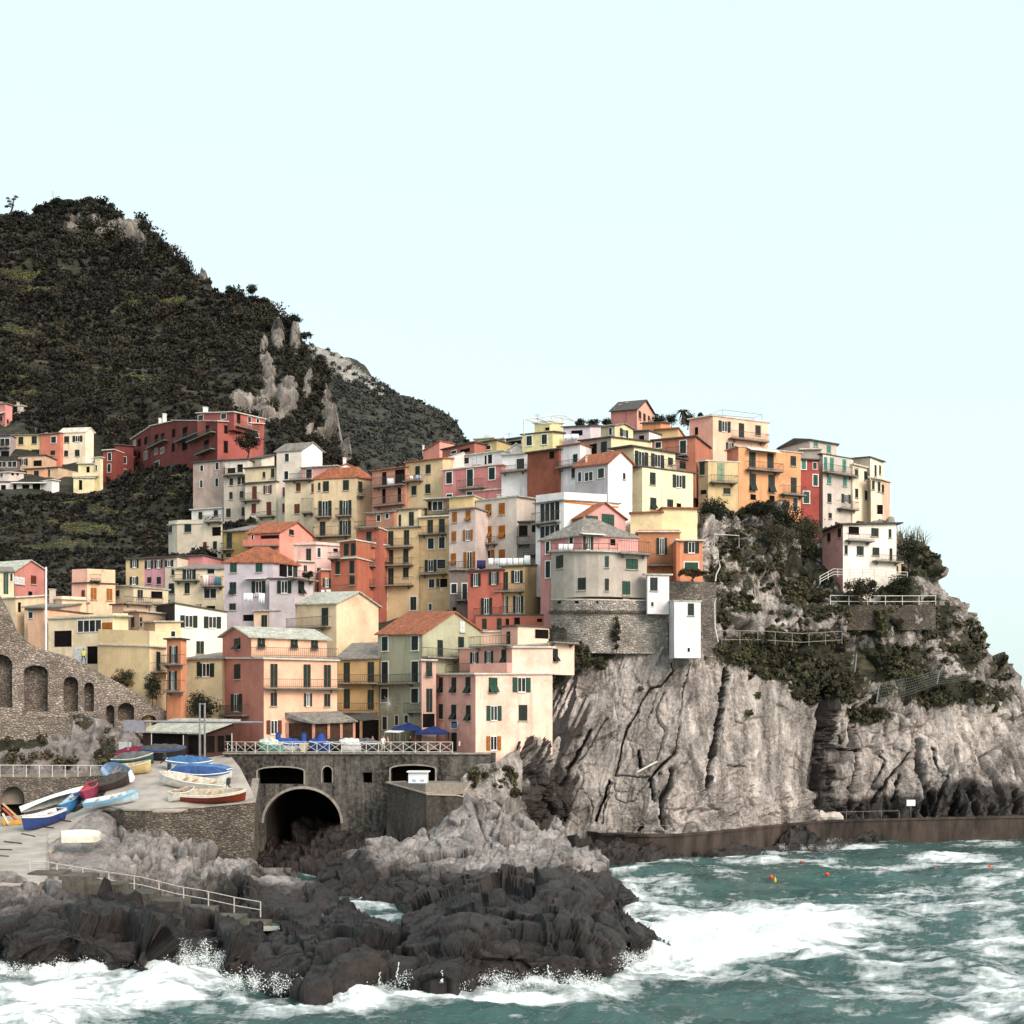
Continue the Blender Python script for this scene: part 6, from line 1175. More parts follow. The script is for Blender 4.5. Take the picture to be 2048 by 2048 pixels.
boat(*tp('K', 1245, 555), 2.6, RD(60), 'DAD6CE', 'small grey white dinghy at the left end of the right row', inside='A89C90', rim='E6E2DA', Hh=.7, name='dinghy')
boat(*tp('K', 172, 712), 3.4, RD(22), 'C8942E', 'ochre yellow kayak at the foot of the deep blue boat', Bm=.7, Hh=.3, flip=True, name='kayak', cat='kayak', stern=.1)
boat(*tp('K', 572, 800), 2.9, RD(25), 'E6E2D2', 'upturned cream dinghy on the dark rock below the slipway', Bm=1.5, Hh=.5, flip=True, roll=.55, name='dinghy', pos=PT(*tp('K', 572, 800), 105.5) + Vector((0, -.6, -.1)), stern=.85)
for k, (xa, ya, xb, yb, c, l) in enumerate([(-10, 590, 140, 700, 'C7A272', 'long tan timber plank leaning by the dark arch'), (-10, 620, 125, 715, 'C0503C', 'red painted plank leaning by the dark arch'), (-10, 660, 60, 730, 'D8D0C0', 'short pale plank leaning by the dark arch'), (-10, 690, 30, 735, 'D8A030', 'yellow oar lying at the left frame edge')]):
    a, b = onramp(*tp('K', xb, yb), .15), onramp(*tp('K', xa, yb), .1); a2 = Vector((b.x, b.y + 1, b.z + (yb - ya) / 3.45 / F * b.y)); mb = MB(); mb.tube([a, a2], .12, 4); tag(mb.build('timber_plank' if k < 3 else 'oar', plain(c, .7, .2)), l, 'plank' if k < 3 else 'oar')
def sq(px, Y, dz=0.): p = PT(px, 1500, Y); p.z = Z1 + dz; return p
BL = [(545, 135.9, 2.6, '7FB8A8', 'D8E8E0', 'pale green covered boat at the left end of the row on the square', 0), (580, 135.9, 3.0, 'E4E4E4', '2E56A6', 'white boat under a saddle shaped blue tarpaulin on the square', 1), (609, 136.2, 2.2, 'E2CFAE', None, 'cream wooden boat seen bow on behind the crossed railing', 2),
      (642, 135.8, 2.3, '3A56A0', '2A4EA0', 'boat under a peaked blue tarpaulin on the square', 3), (675, 135.8, 2.4, '2C2A2C', '343438', 'boat under a black tarpaulin on the square', 4), (705, 135.8, 2.6, 'F0F0EE', 'E2E2E0', 'white inflatable boat on the square beside the black covered one', 5), (735, 135.9, 2.4, '4A4A4C', '5C6064', 'boat under a slate grey tarpaulin at the right end of the row', 6)]
for px, Y, L_, h_, c_, l_, k in BL:
    boat(0, 0, L_, RD(90 if k == 2 else (175 + 7 * (k % 3))), h_, l_, cover=c_, pos=sq(px, Y), Hh=.7, Bm=1.1, motor=k in (5,))
    if k in (1, 3):
        for dx in ((-1.3, 1.5) if k == 1 else (0,)):
            q = sq(px, Y) + Vector((dx, 0, .9)); mb = MB(); mb.tube([q, q + Vector((0, 0, .5)), q + Vector((0, 0, 1.0)), q + Vector((0, 0, 1.25))], [.75 if k == 3 else .4, .5 if k == 3 else .3, .3, .12], 9)
            o_ = mb.build('motor_cover', plain('2A4C9C', .7, .3, 2), bpy.data.objects[-1] if False else None, smooth=True); tag(o_, 'blue cloth cover over an upright motor, ' + ('on the peaked boat' if k == 3 else ('left one of two on the saddle shaped tarpaulin' if dx < 0 else 'right one of two on the saddle shaped tarpaulin')), 'motor cover')
# ---------------------------------------------------------------- vegetation
HL = leafmat('hill_leaves', ['120F0E', '1A1714', '24211B', '2F2D23', '3F3E2F', '42302A'])
FL = leafmat('far_leaves', ['2C2B2A', '373837', '444642', '53564F'])  # paler and greyer leaves: distance haze put into the colour
GL = leafmat('grass_leaves', ['4A4A2C', '65643A', '7E7A48'])
SL_ = leafmat('scrub_leaves', ['2A251F', '373426', '494733', '5B5840', '584838'])
TL = leafmat('tree_leaves', ['161712', '22261A', '2E3323', '3E442E'])
r_ = np.random.default_rng(3)
def scatter(n, x0, x1, y0, y1): return r_.uniform(x0, x1, n), r_.uniform(y0, y1, n)
qx, qy = scatter(15500, -80, 715, 395, 1190)
rk = ell(qx, qy, HROCK, .25); tp_ = htop(qx); bt = hbot(qx)
ok = (qy > tp_ - 1) & (qy < bt - 12) & (rk < .35)  & (ell(qx, qy, HGRASS, .2) < .3)
qx, qy = qx[ok], qy[ok]; pos = hev(qx, qy); ax_ = 1024 + pos[:, 0] / pos[:, 1] * F; ay_ = PY0 - (pos[:, 2] - HC) / pos[:, 1] * F
ok = ~((ax_ < 212) & (ay_ > np.where(ax_ < 55, 812, 868)) & (ay_ < 990) & (pos[:, 1] < 292)) & ~((ax_ > 203) & (ax_ < 535) & (ay_ > np.interp(ax_, [203, 263, 350, 535], [890, 880, 845, 845])) & (ay_ < 935) & (pos[:, 1] < 262))
tz = pos[:, 2] / 7.5 + fbm(pos / 40., 2, 55) * .35; ok &= ~((tz - np.floor(tz) < .13) & (qx < 480) & (qy > 640) & (r_.random(len(qx)) < .85)); qx, qy, pos = qx[ok], qy[ok], pos[ok]; lowp = (qy > 930) & (qx < 400)
big = fbm(np.stack([qx / 40, qy / 22, qx * 0], 1), 2, 31)
rp_ = np.where(lowp, r_.uniform(3, 8, len(qx)), r_.uniform(4, 9, len(qx)) + np.clip(big + .15, 0, 1) * 16 * (r_.random(len(qx)) < .3)); rad = rp_ / F * pos[:, 1]
pos[:, 2] += rad * .25; pos[:, 1] -= rad * .3
tint = .40 + .26 * big + .27 * r_.normal(size=len(qx)) - .08 * (qy > 900); tint = np.where(r_.random(len(qx)) < .03, 1, np.clip(tint, 0, .82))
sx_, sy_ = scatter(15000, -80, 715, 560, 1190); ok = (ell(sx_, sy_, HGRASS, .2) < .3) & (sy_ > htop(sx_)) & (sy_ < hbot(sx_) - 8) & (ell(sx_, sy_, HROCK, .25) < .4); sx_, sy_ = sx_[ok], sy_[ok]; p2_ = hev(sx_, sy_)
ax_ = 1024 + p2_[:, 0] / p2_[:, 1] * F; ay_ = PY0 - (p2_[:, 2] - HC) / p2_[:, 1] * F; ok = ~((ax_ < 212) & (ay_ > np.where(ax_ < 55, 812, 868)) & (ay_ < 990) & (p2_[:, 1] < 290)) & ~((ax_ > 203) & (ax_ < 535) & (ay_ > 845) & (ay_ < 935) & (p2_[:, 1] < 262))
p2_ = p2_[ok]; r2_ = r_.uniform(2.0, 4.0, len(p2_)) / F * p2_[:, 1]; leaves('hillside_scrub', p2_, r2_, 14, .0010 * p2_[:, 1], [HL], 'stuff', tint=np.clip(.5 + .3 * r_.normal(size=len(p2_)), 0, .82), seed=14)
leaves('hillside_wood', pos, rad, np.clip(rp_ * 5.2, 18, 110), .0011 * pos[:, 1], [HL], 'stuff', tint=tint, seed=4)
qx, qy = scatter(5200, 560, 985, 640, 990); ok = (qy > ftop(qx) + 1) & (qy < 985) & ~((qy < ftop(qx) + 22) & (qx < 745) & (r_.random(len(qx)) < .75)) & (qx > np.interp(qy, [640, 700, 800, 935], [600, 645, 672, 725]) - 25)
qx, qy = qx[ok], qy[ok]; pos = fev(qx, qy); rp_ = r_.uniform(3, 8, len(qx)); rad = rp_ / F * pos[:, 1]; pos[:, 2] += rad * .3
leaves('far_wood', pos, rad, np.clip(rp_ * 5, 14, 45), .0010 * pos[:, 1], [FL], 'stuff', tint=.45 + .35 * fbm(np.stack([qx / 18, qy / 12, qx * 0], 1), 3, 5) + .15 * r_.normal(size=len(qx)), seed=5)
gx_, gy_ = [], []
for e in HGRASS:
    k = int(e[2] * e[3] * 1.6 * (e[4] if len(e) > 4 else 1)); gx_.append(e[0] + r_.uniform(-1, 1, k) * e[2]); gy_.append(e[1] + r_.normal(0, .42, k) * e[3])
gx_, gy_ = np.concatenate(gx_), np.concatenate(gy_); pos = hev(gx_, gy_)
leaves('terrace_grass', pos, 1.0 / F * pos[:, 1] * 2.5, 9, .0006 * pos[:, 1], [GL], 'stuff', flat=.5, tint=r_.random(len(gx_)), seed=6)
qx, qy = scatter(23000, 920, 2060, 1000, 1590); vg = ell(qx, qy, GREENL, .5); nn = fbm(np.stack([qx / 22, qy / 16, qx * 0], 1), 4, 33, .6)
ok = (vg + nn * .62 > .78) & (qy > ctop(qx) + 3) & ~((qx > 1330) & (qx < 1412) & (qy < 1200)) & ~((qx > 1635) & (qx < 1810) & (qy > 1030) & (qy < 1152))
ok &= ~((qx > 1385) & (qx < 1640) & (qy < 1008)); qx, qy = qx[ok], qy[ok]; pos = cev(qx, qy)
rp_ = r_.uniform(2.5, 8, len(qx)); rad = rp_ / F * pos[:, 1]; pos[:, 1] -= rad * .2 + .2
leaves('cliff_scrub', pos, rad, np.clip(rp_ * 7, 18, 60), .0013 * pos[:, 1], [SL_], 'stuff', tint=.42 + .4 * fbm(np.stack([qx / 30, qy / 30, qx * 0], 1), 3, 6) + .15 * r_.normal(size=len(qx)), seed=7)
qx, qy = scatter(260, -60, 290, 1428, 1545); vg = ell(qx, qy, [(30, 1488, 80, 10, .9), (165, 1440, 30, 22, .9), (213, 1505, 18, 40, .9), (60, 1520, 120, 8, .8)], .4); ok = (vg > .45) & (qy > ltp(qx)); qx, qy = qx[ok], qy[ok]; pos = lev(qx, qy)
leaves('wall_foot_scrub', pos + np.array([0, -.3, .2]), r_.uniform(.3, .8, len(qx)), 45, .16, [SL_], 'stuff', tint=r_.random(len(qx)), seed=8)
bark = plain('4A3F36', .9, .3)
def tree(name, label, cx, cy, rx, ry, Y, leaf=1.6, n=26, mat=TL, cat='tree', trunk=True, group=None, dens=60, seed=1, base=None, tint0=.45, flat=.8):
    """tapered trunk with limbs and a crown of leaf clumps; centre and radii in photo pixels at distance Y"""
    c = PT(cx, cy, Y); k = Y / F; R1_, R2_ = rx * k, ry * k; rg = np.random.default_rng(seed + int(cx))
    zb = c.z - R2_ * (1.25 if trunk else .9) if base is None else HC + (PY0 - base) * k
    root = empty(name, (c.x, c.y, zb), label, cat, group)
    d = rg.normal(size=(n, 3)); d /= np.linalg.norm(d, axis=1, keepdims=True); s = rg.random(n) ** .4 * .74
    cen = np.array(c)[None] + d * s[:, None] * np.array([R1_, min(R1_, R2_) * .9, R2_]); rr = rg.uniform(.36, .6, n) * min(R1_, R2_) * 1.1
    leaves('crown' if trunk else 'foliage', cen, rr, dens, leaf * k, [mat], None, flat=flat, tint=np.clip(tint0 + rg.normal(0, .25, n), 0, 1), parent=root, seed=seed)
    mb = MB(); t0 = Vector((c.x, c.y, zb - .5)); r0 = max(.06, R1_ * .09)
    mb.tube([t0, t0.lerp(c, .5) + Vector((r0, 0, 0)), c], [r0, r0 * .75, r0 * .35], 6)
    for q in range(min(7, n)):
        e = Vector(cen[q]); m_0 = t0.lerp(c, .45 + .08 * q); mb.tube([m_0, m_0.lerp(e, .5) + Vector((0, 0, R2_ * .05)), e], [r0 * .45, r0 * .3, r0 * .12], 5)
    mb.build('trunk' if trunk else 'stem', bark, root); return root
tree('round_tree', 'dark round tree growing against the dark red apartment block', *[tp('B', 555, 290)[0], tp('B', 555, 290)[1]], 33, 21, 221, n=40, base=918)
tree('round_tree', 'dark leafy tree between the salmon house and the twin posts', *tp('H', 120, 1500), 40, 30, 143, n=44, base=1470, dens=80)
tree('shrub', 'spreading dark shrub behind the sloping viaduct parapet', *tp('G', 1210, 1240), 42, 19, 144.5, n=30, trunk=False, cat='shrub', mat=SL_)
tree('shrub', 'upright green bush at the right end of the yellow blank wall', *tp('G', 1470, 1325), 20, 33, 142.5, n=26, trunk=False, cat='shrub')
tree('bush', 'big rounded dark bush right of the pale yellow blind block', *tp('E', 260, 975), 34, 30, 166, n=44, trunk=False, cat='bush', base=1060, dens=90, tint0=.3)
tree('bush', 'dark bush under the broad orange house', *tp('E', 640, 960), 36, 22, 170, n=36, trunk=False, cat='bush', dens=80, tint0=.35)
tree('bush', 'larger dark bush under the scarlet house', *tp('E', 850, 1010), 44, 26, 171, n=40, trunk=False, cat='bush', dens=80, tint0=.4)
tree('bush', 'brown green bush left of the white villa', *tp('E', 1020, 1130), 34, 34, 170, n=36, trunk=False, cat='bush', mat=SL_, dens=70)
tree('bush', 'green bush hanging below the dark bushes in the middle of the slope', *tp('E', 780, 1170), 40, 34, 166, n=36, trunk=False, cat='bush', mat=SL_, dens=70)
tree('leafy_tree', 'green leafy tree right of the white villa', *tp('E', 1830, 1300), 28, 38, 176, n=40, cat='tree', dens=80, tint0=.6)
tree('bush', 'wide dark bush below the white railing of the villa', *tp('E', 1450, 1590), 52, 22, 167, n=44, trunk=False, cat='bush', mat=SL_, dens=80, tint0=.25)
tree('bush', 'green bush at the right end below the villa', *tp('E', 1780, 1570), 34, 24, 171, n=34, trunk=False, cat='bush', dens=70, tint0=.65)
tree('shrub', 'reddish brown hanging shrub under the bright orange house', *tp('J', 1660, 320), 44, 9, 151.5, n=34, trunk=False, cat='shrub', mat=leafmat('brown_leaves', ['3A2A20', '4A3628', '4C4A2C']), dens=70)
tree('hanging_ivy', 'brown ivy hanging in a strip down the bastion stone base', *tp('J', 930, 890), 9, 50, 149, n=40, trunk=False, cat='ivy', mat=SL_, dens=50, tint0=.2)
tree('shrub', 'grey green scrub at the foot of the bastion stone base', *tp('J', 640, 1170), 50, 14, 148.5, n=34, trunk=False, cat='shrub', mat=SL_, dens=60)
tree('potted_shrub', 'dark potted plants on the lavender house terrace', *tp('H', 1140, 240), 11, 9, 156.5, n=14, trunk=False, cat='plant')
for k, (t, x, y, rx, ry, Y, l) in enumerate([('D', 580, 318, 11, 8, 190, 'small leafy tree on the skyline right of the yellow cube house'), ('D', 700, 322, 19, 8, 190, 'low dark trees crown on the skyline above the lilac terrace'), ('D', 840, 312, 9, 8, 191, 'dark shrub on the skyline left of the salmon pink house'), ('D', 1345, 275, 14, 10, 194, 'round tree right of the salmon pink house'), ('D', 1460, 280, 10, 11, 195, 'narrow tree on the skyline left of the palm'), ('D', 1620, 290, 16, 13, 192, 'broad dark tree under the palm on the skyline'), ('D', 1740, 245, 4, 6, 192, 'tiny bush on the skyline beside the peach house'),
        ('Q', 870, 215, 11, 10, 425, 'single round tree on the rocky hill edge'), ('Q', 985, 335, 13, 11, 405, 'flat topped tree below the rocks on the hill edge'), ('Q', 1390, 605, 13, 8, 375, 'pale tree on the lower hill shoulder'), ('Q', 1520, 600, 9, 11, 370, 'wispy tall tree on the lower hill shoulder'), ('R', 380, 155, 12, 10, 352, 'tree crowning the rock tower on the hill edge'), ('R', 470, 300, 12, 8, 345, 'rounded tree right of the rock tower'), ('Q', 240, 110, 8, 6, 428, 'small tree left of the hill summit'), ('Q', 350, 75, 16, 7, 436, 'wide tree clump just left of the hill summit')]):
    tree('hill_tree' if t in 'QR' else 'roadside_tree', l, *tp(t, x, y), rx * 1.2, ry * 1.15, Y, n=26, dens=44, seed=k + 3, leaf=1.3, tint0=.4, trunk=t in 'QR', base=tp(t, x, y)[1] + ry * 1.0)
# pine at the left skyline, palm and reeds
root = empty('lone_pine', PT(20, 428, 420), 'thin open pine standing alone on the hill skyline at the far left', 'pine'); k = 420 / F
b0 = Vector(PT(20, 430, 420)); tt = Vector(PT(28, 396, 420)); MB().tube([b0, b0.lerp(tt, .5) + Vector((.3, 0, 0)), tt], [.35, .25, .1], 6).build('trunk', bark, root)
pts = []; mb = MB()
for q in range(11):
    a_ = b0.lerp(tt, .4 + .06 * q); e = a_ + Vector((random.uniform(-1, 1) * 2.1, random.uniform(-1, 1), random.uniform(-.1, .9))); mb.tube([a_, e], [.09, .04], 4); pts.append(e)
mb.build('branches', bark, root); leaves('crown', [tuple(p) for p in pts], .75, 34, .22, [HL], None, flat=.4, tint=np.full(len(pts), .3), parent=root)
root = empty('palm_tree', PT(*tp('D', 1575, 330), 191), 'palm tree with arching fronds on the hilltop skyline', 'palm'); top_ = PT(*tp('D', 1575, 205), 191); bb_ = PT(*tp('D', 1578, 330), 191)
MB().tube([bb_, top_], [.28, .2], 7).build('trunk', bark, root); mb = MB()
for q in range(22):
    a_ = q * 2.4; ln = 1.6 + .3 * math.sin(q * 3.1); d = Vector((math.cos(a_), math.sin(a_), 0)); up = .9 if q % 3 else .2; pr = top_
    sd_ = Vector((-d.y, d.x, 0))
    for s in range(5):
        t = (s + 1) / 5; p = top_ + d * ln * t + Vector((0, 0, up * t - 1.3 * t * t)); w_ = .28 * (1 - t * .8)
        mb.add([pr - sd_ * w_, pr + sd_ * w_, p + sd_ * w_ * .7 + Vector((0, 0, -.05)), p - sd_ * w_ * .7 + Vector((0, 0, -.05))], [(0, 1, 2, 3)]); pr = p
mb.build('fronds', leafmat('palm_leaves', ['26301E', '38442A']), root)
root = empty('reed_clump', PT(1812, 1090, 180), 'tall spiky reeds on the right skyline behind the villa', 'reeds'); mb = MB(); rg = random.Random(5)
for q in range(75):
    b_ = PT(1795 + rg.random() * 55, 1095, 179 + rg.random() * 3); h_ = rg.uniform(1.2, 4.0); l_ = Vector((rg.uniform(-.5, .9), rg.uniform(-.4, .4), h_)); mb.tube([b_, b_ + l_ * .6, b_ + l_ + Vector((l_.x * .5, 0, -h_ * .12))], [.05, .035, .01], 4)
mb.build('stalks', plain('6E6A4E', .8, .4, 2), root)
# ---------------------------------------------------------------- people
def person_mesh(name, shirt, trou, skin='B98468', hair='2A201C', pose=0):
    J = [(0, 0, .95), (0, 0, 1.15), (0, 0, 1.38), (0, 0, 1.50), (0, -.01, 1.60), (0, -.01, 1.74),
         (-.10, 0, .90), (-.12, -.04 - .12 * pose, .50), (-.12, .02 - .20 * pose, .08), (-.12, -.12 - .20 * pose, .04),
         (.10, 0, .90), (.12, .02 + .10 * pose, .50), (.12, .10 + .16 * pose, .08), (.12, -.04 + .16 * pose, .04),
         (-.19, 0, 1.40), (-.25, .03, 1.14), (-.26, -.08 - .1 * pose, .90), (-.26, -.10 - .1 * pose, .80), (.19, 0, 1.40), (.25, .03, 1.14), (.26, -.08, .90), (.26, -.10, .80)]
    E = [(0, 1), (1, 2), (2, 3), (3, 4), (4, 5), (0, 6), (6, 7), (7, 8), (8, 9), (0, 10), (10, 11), (11, 12), (12, 13), (2, 14), (14, 15), (15, 16), (16, 17), (2, 18), (18, 19), (19, 20), (20, 21)]
    Rr = [.15, .13, .15, .06, .10, .09, .095, .07, .045, .04, .095, .07, .045, .04, .06, .048, .036, .04, .06, .048, .036, .04]
    me = bpy.data.meshes.new(name); me.from_pydata(J, E, []); o = bpy.data.objects.new(name, me); C.objects.link(o)
    md = o.modifiers.new('skin', 'SKIN')
    if not me.skin_vertices: return None
    for v_, r in zip(me.skin_vertices[0].data, Rr): v_.radius = (r, r * .85)
    me.skin_vertices[0].data[0].use_root = True
    s2 = o.modifiers.new('sub', 'SUBSURF'); s2.levels = 1
    bpy.context.view_layer.update(); m2 = bpy.data.meshes.new_from_object(o.evaluated_get(bpy.context.evaluated_depsgraph_get())); bpy.data.objects.remove(o)
    for c in (shirt, trou, skin, hair): m2.materials.append(plain(c, .8, .1))
    for p in m2.polygons:
        z = p.center.z; x = abs(p.center.x)
        p.material_index = 3 if (z > 1.69 or (z > 1.6 and p.center.y > .02)) else 2 if z > 1.47 or (x > .2 and z < 1.1) else 0 if z > .93 else 1
    m2.name = name; return m2
PEO = [((152, 0, 0), tp('G', 755, 1078), 141.3, 'D8D860', '3A3A44', 'person in a bright yellow top climbing the stone ramp, seen from behind', 1, 3.0),
       (0, (766, 1494), 137, 'ECECEC', 'C8C0B4', 'person in white standing at the crossed railing of the square', 0, 0), (0, (775, 1494), 137.6, 'D8A898', '5A5050', 'person in a pale pink top beside the one in white on the square', 0, 2), (0, (745, 1490), 139.5, 'E0E4EC', '44485A', 'person in a light shirt behind the boats near the ochre house', 1, 1),
       (0, tp('N', 1547, 1295), 0, 'DDE2EA', '3A5088', 'person in a white top and blue trousers on the walkway under the cliff', 1, 1.6), (0, tp('N', 1732, 1280), 0, '26262A', '201E20', 'person in black walking on the walkway under the cliff', 1, 1.5), (0, (378, 1500), 135.5, '2A2A2E', 'D0D0D0', 'person in dark clothes at the door of the wooden restaurant', 0, .5), (0, (820, 1495), 139, '3A3A40', '30303A', 'person in dark clothes under the right blue canopy', 0, 2.2)]
for _, (a, b_), Y, s_, t_2, l_, po, rz in PEO:
    m2 = person_mesh('person', s_, t_2, pose=po)
    if m2 is None: continue
    o = link('person', m2)
    if Y == 0: p = Vector(WP[9 if a < 1480 else 10]); p = onZ(a, PY0 + (HC - 2.78) * F / 146., 2.78); p = Vector(((a - 1024) / F * (146 if a < 1480 else 151), (146 if a < 1480 else 151) + 2.2, 2.503))
    elif b_ > 1480: p = sq(a, Y)
    else: p = PT(a, b_, Y) + Vector((0, 1.8, -.15))
    if abs(a - 378) < 1: p = onramp(378, 1503, .0)
    o.location = p; o.rotation_euler = (0, 0, rz); tag(o, l_, 'person')
# ---------------------------------------------------------------- square, restaurant, furniture
hh = house('K', 'dark wooden restaurant hut with a pale flat roof at the head of the slipway', ('3A2A26', '46302A'), [985, 1378, 1612], [85, 98, 86], 262, (138.5, 134.8, 137), 'L', 'g 1050 95 1260 215;g 1300 110 1368 235;g 1390 115 1420 235;g 1425 110 1480 225;g 1500 108 1545 220;g 1555 105 1600 215', shape='sb', rh=1.3, D=7, name='restaurant', cat='restaurant', base=False, ext=1, ov=.6)
for k, (x0, z0, z1) in enumerate([(1045, 95, 215), (1265, 105, 235), (1600, 90, 215)]):
    p = PT(*tp('K', x0, z1), 134.4 + (.8 if k == 0 else 0)); q = PT(*tp('K', x0, z0), p.y); MB().tube([p, q], .05, 6).build('post', wr, hh)
gm = plain('8E8C90', .5, .15, 2)
root = empty('boat_crane', PT(405, 1520, 131.5), 'grey twin posts with rungs and a long horizontal crane beam above the boats', 'crane')
for x in (399.5, 409.5):
    MB().tube([PT(x, 1525, 131.5), PT(x, 1406, 131.5)], .10, 8).build('post', gm, root)
mb = MB()
for y in (1408, 1442): mb.tube([PT(399.5, y, 131.5), PT(409.5, y, 131.5)], .06, 6)
mb.build('rung', gm, root)
mb = MB(); a, b = PT(288, 1443, 131.6), PT(525, 1445, 134.5); mb.tube([a, b], .12, 4); mb.build('beam', gm, root)
mb = MB(); a, b = PT(247, 1462, 131.3), PT(288, 1441, 131.5); mb.box((a.x, a.y, a.z), (b.x, b.y + .8, b.z)); mb.build('winch_box', plain('8D8C98', .6, .15), root)
mb = MB(); mb.tube([PT(256, 1500, 131.6), PT(256, 1460, 131.6)], .07, 5); mb.build('leg', gm, root)
root = empty('white_mast', PT(92, 1305, 146), 'tall white painted mast beside the cream shop house', 'mast'); MB().tube([PT(92, 1310, 146), PT(92, 1134, 146)], [.14, .11], 8).build('pole', plain('E6E6E8', .5, .1), root)
MB().tube([PT(94, 1148, 146), PT(118, 1172, 152), PT(143, 1197, 160)], .02, 4).build('guy_wire', gm, root)
# porch of the salmon and peach house
root = empty('restaurant_porch', PT(600, 1480, 136), 'long porch with a slate roof, pink pillars and brown lattice against the peach house', 'porch')
q4 = [PT(*tp('H', 925, 1612), 137.6), PT(*tp('H', 1190, 1668), 135.9), PT(*tp('H', 1622, 1648), 137.0), PT(*tp('H', 1432, 1553), 139.6), PT(*tp('H', 905, 1563), 137.8)]
MB().hexa([p - Vector((0, 0, .15)) for p in q4], q4).build('roof', roofmat('S'), root)
pp = [PT(*tp('H', 945, 1800), 137.7), PT(*tp('H', 1195, 1790), 136.5), PT(*tp('H', 1585, 1780), 137.3)]
f1 = Face(pp[0], pp[1], (0, 400)); f2 = Face(pp[1], pp[2], (0, 400)); zb_ = Z1; mb = MB(); lt = MB(); pk = plain('D49684', .85, .2)
for fcc, us in ((f1, (0, 1)), (f2, (0, .37, .68, 1))):
    for u in us: m3 = MB(); fcc.box(m3, u * fcc.L - .14, u * fcc.L + .14, zb_, 15.1, -.14, .14); m3.build('pillar', pk, root)
    fcc.box(mb, 0, fcc.L, zb_, zb_ + .95, -.06, .06)
    for a_, b_ in zip(us[:-1], us[1:]):
        m3 = MB(); ua, ub = a_ * fcc.L + .15, b_ * fcc.L - .15; fcc.box(m3, ua, ub, zb_ + .95, 15.0, -.04, .0)
        nn_ = max(3, int((ub - ua) / .35))
        for k in range(nn_ + 1): u = ua + (ub - ua) * k / nn_; fcc.box(m3, u - .03, u + .03, zb_ + .95, 15.0, .003, .05)
        m3.build('lattice', plain('4E3626', .7, .35, 2), root)
mb.build('low_wall', plain('C9BDB8', .9, .15), root)
mb = MB(); q4 = [PT(*tp('H', 1480, 1600), 139), PT(*tp('H', 1660, 1645), 136.5), PT(*tp('H', 1830, 1625), 139), PT(*tp('H', 1800, 1570), 143)]; mb.hexa([p - Vector((0, 0, .08)) for p in q4], q4)
tag(mb.build('awning_roof', plain('4E4844', .8, .2)), 'dark flat awning over the shop front under the ochre house', 'awning')
def canopy(label, cx, cy, wpx, dpx, Y, hpx):
    a = PT(cx, cy, Y); k = Y / F; w_, d_, h_ = wpx * k / 2, 2.0, hpx * k; root = empty('blue_canopy', (a.x, a.y, Z1), label, 'canopy', None); mb = MB()
    c = [(a.x - w_, a.y - d_, a.z), (a.x + w_, a.y - d_, a.z), (a.x + w_, a.y + d_, a.z), (a.x - w_, a.y + d_, a.z)]; t = (a.x + .2, a.y, a.z + h_)
    n_ = 6; V = []; 
    mb.add(c + [t], [(0, 1, 4), (1, 2, 4), (2, 3, 4), (3, 0, 4)])
    for i in range(4):
        p, q = Vector(c[i]), Vector(c[(i + 1) % 4]); mb.add([p, q, q - Vector((0, 0, .28)), p - Vector((0, 0, .28))], [(0, 1, 2, 3)])
    mb.build('cloth', plain('1C3268', .7, .3, 1.5, .3), root)
    for p in c: MB().tube([(p[0] * .97 + a.x * .03, p[1] * .97 + a.y * .03, Z1), (p[0] * .97 + a.x * .03, p[1] * .97 + a.y * .03, p[2])], .045, 5).build('pole', plain('6A2E28', .6, .1), root)
    for s in (-1, 1):
        m3 = MB(); x = a.x + s * w_ * .45; m3.tube([(x, a.y, Z1 + .72), (x, a.y, Z1 + .76)], .45, 10); m3.tube([(x, a.y, Z1), (x, a.y, Z1 + .72)], .05, 6); tag(m3.build('cafe_table', plain('8A8680', .5, .2)), ('left' if s < 0 else 'right') + ' round cafe table under the ' + label.split(' ', 1)[1].split(' ')[0] + ' canopy, ' + ('nearer the ochre house' if cx < 830 else 'nearer the pink corner house'), 'table')
canopy('blue square canopy, the left and smaller of the two on the square', *tp('I', 415, 1478), 56, 20, 141, 12)
canopy('blue square canopy, the right and larger of the two on the square', *tp('I', 635, 1512), 64, 20, 138.2, 13)
mb = MB(); q4 = [PT(*tp('I', x, y), Y) for x, y, Y in ((215, 1508, 137.5), (350, 1512, 137.5), (400, 1495, 139.5), (260, 1492, 139.5))]; mb.hexa([p - Vector((0, 0, .06)) for p in q4], q4); root = empty('white_awning', (q4[0].x, q4[0].y, Z1), 'flat white awning in front of the left blue canopy', 'awning'); mb.build('cloth', plain('E4E4E2', .7, .1), root)
for p in q4: MB().tube([(p.x, p.y, Z1), (p.x, p.y, p.z)], .03, 5).build('pole', gm, root)
root = empty('white_kiosk', PT(842, 1570, 129.5), 'small white kiosk with two blue windows on the ledge right of the bridge', 'kiosk')
a, b = PT(*tp('L', 1378, 560), 129.3), PT(*tp('L', 1523, 405), 129.3); mb = MB().box((a.x, a.y, ZK), (b.x, b.y + 2, b.z)); mb.build('wall', plain('E4E8EA', .6, .08), root); MB().box((a.x - .15, a.y - .25, b.z + .003), (b.x + .2, b.y + 2.2, b.z + .12)).build('roof', plain('F2F4F4', .6, .08), root)
for x0, x1 in ((1408, 1436), (1470, 1500)): p, q = PT(*tp('L', x0, 475), 129.3), PT(*tp('L', x1, 460), 129.3); MB().box((p.x, a.y - .03, p.z), (q.x, a.y, q.z)).build('window', plain('8FB4E8', .4, .1), root)
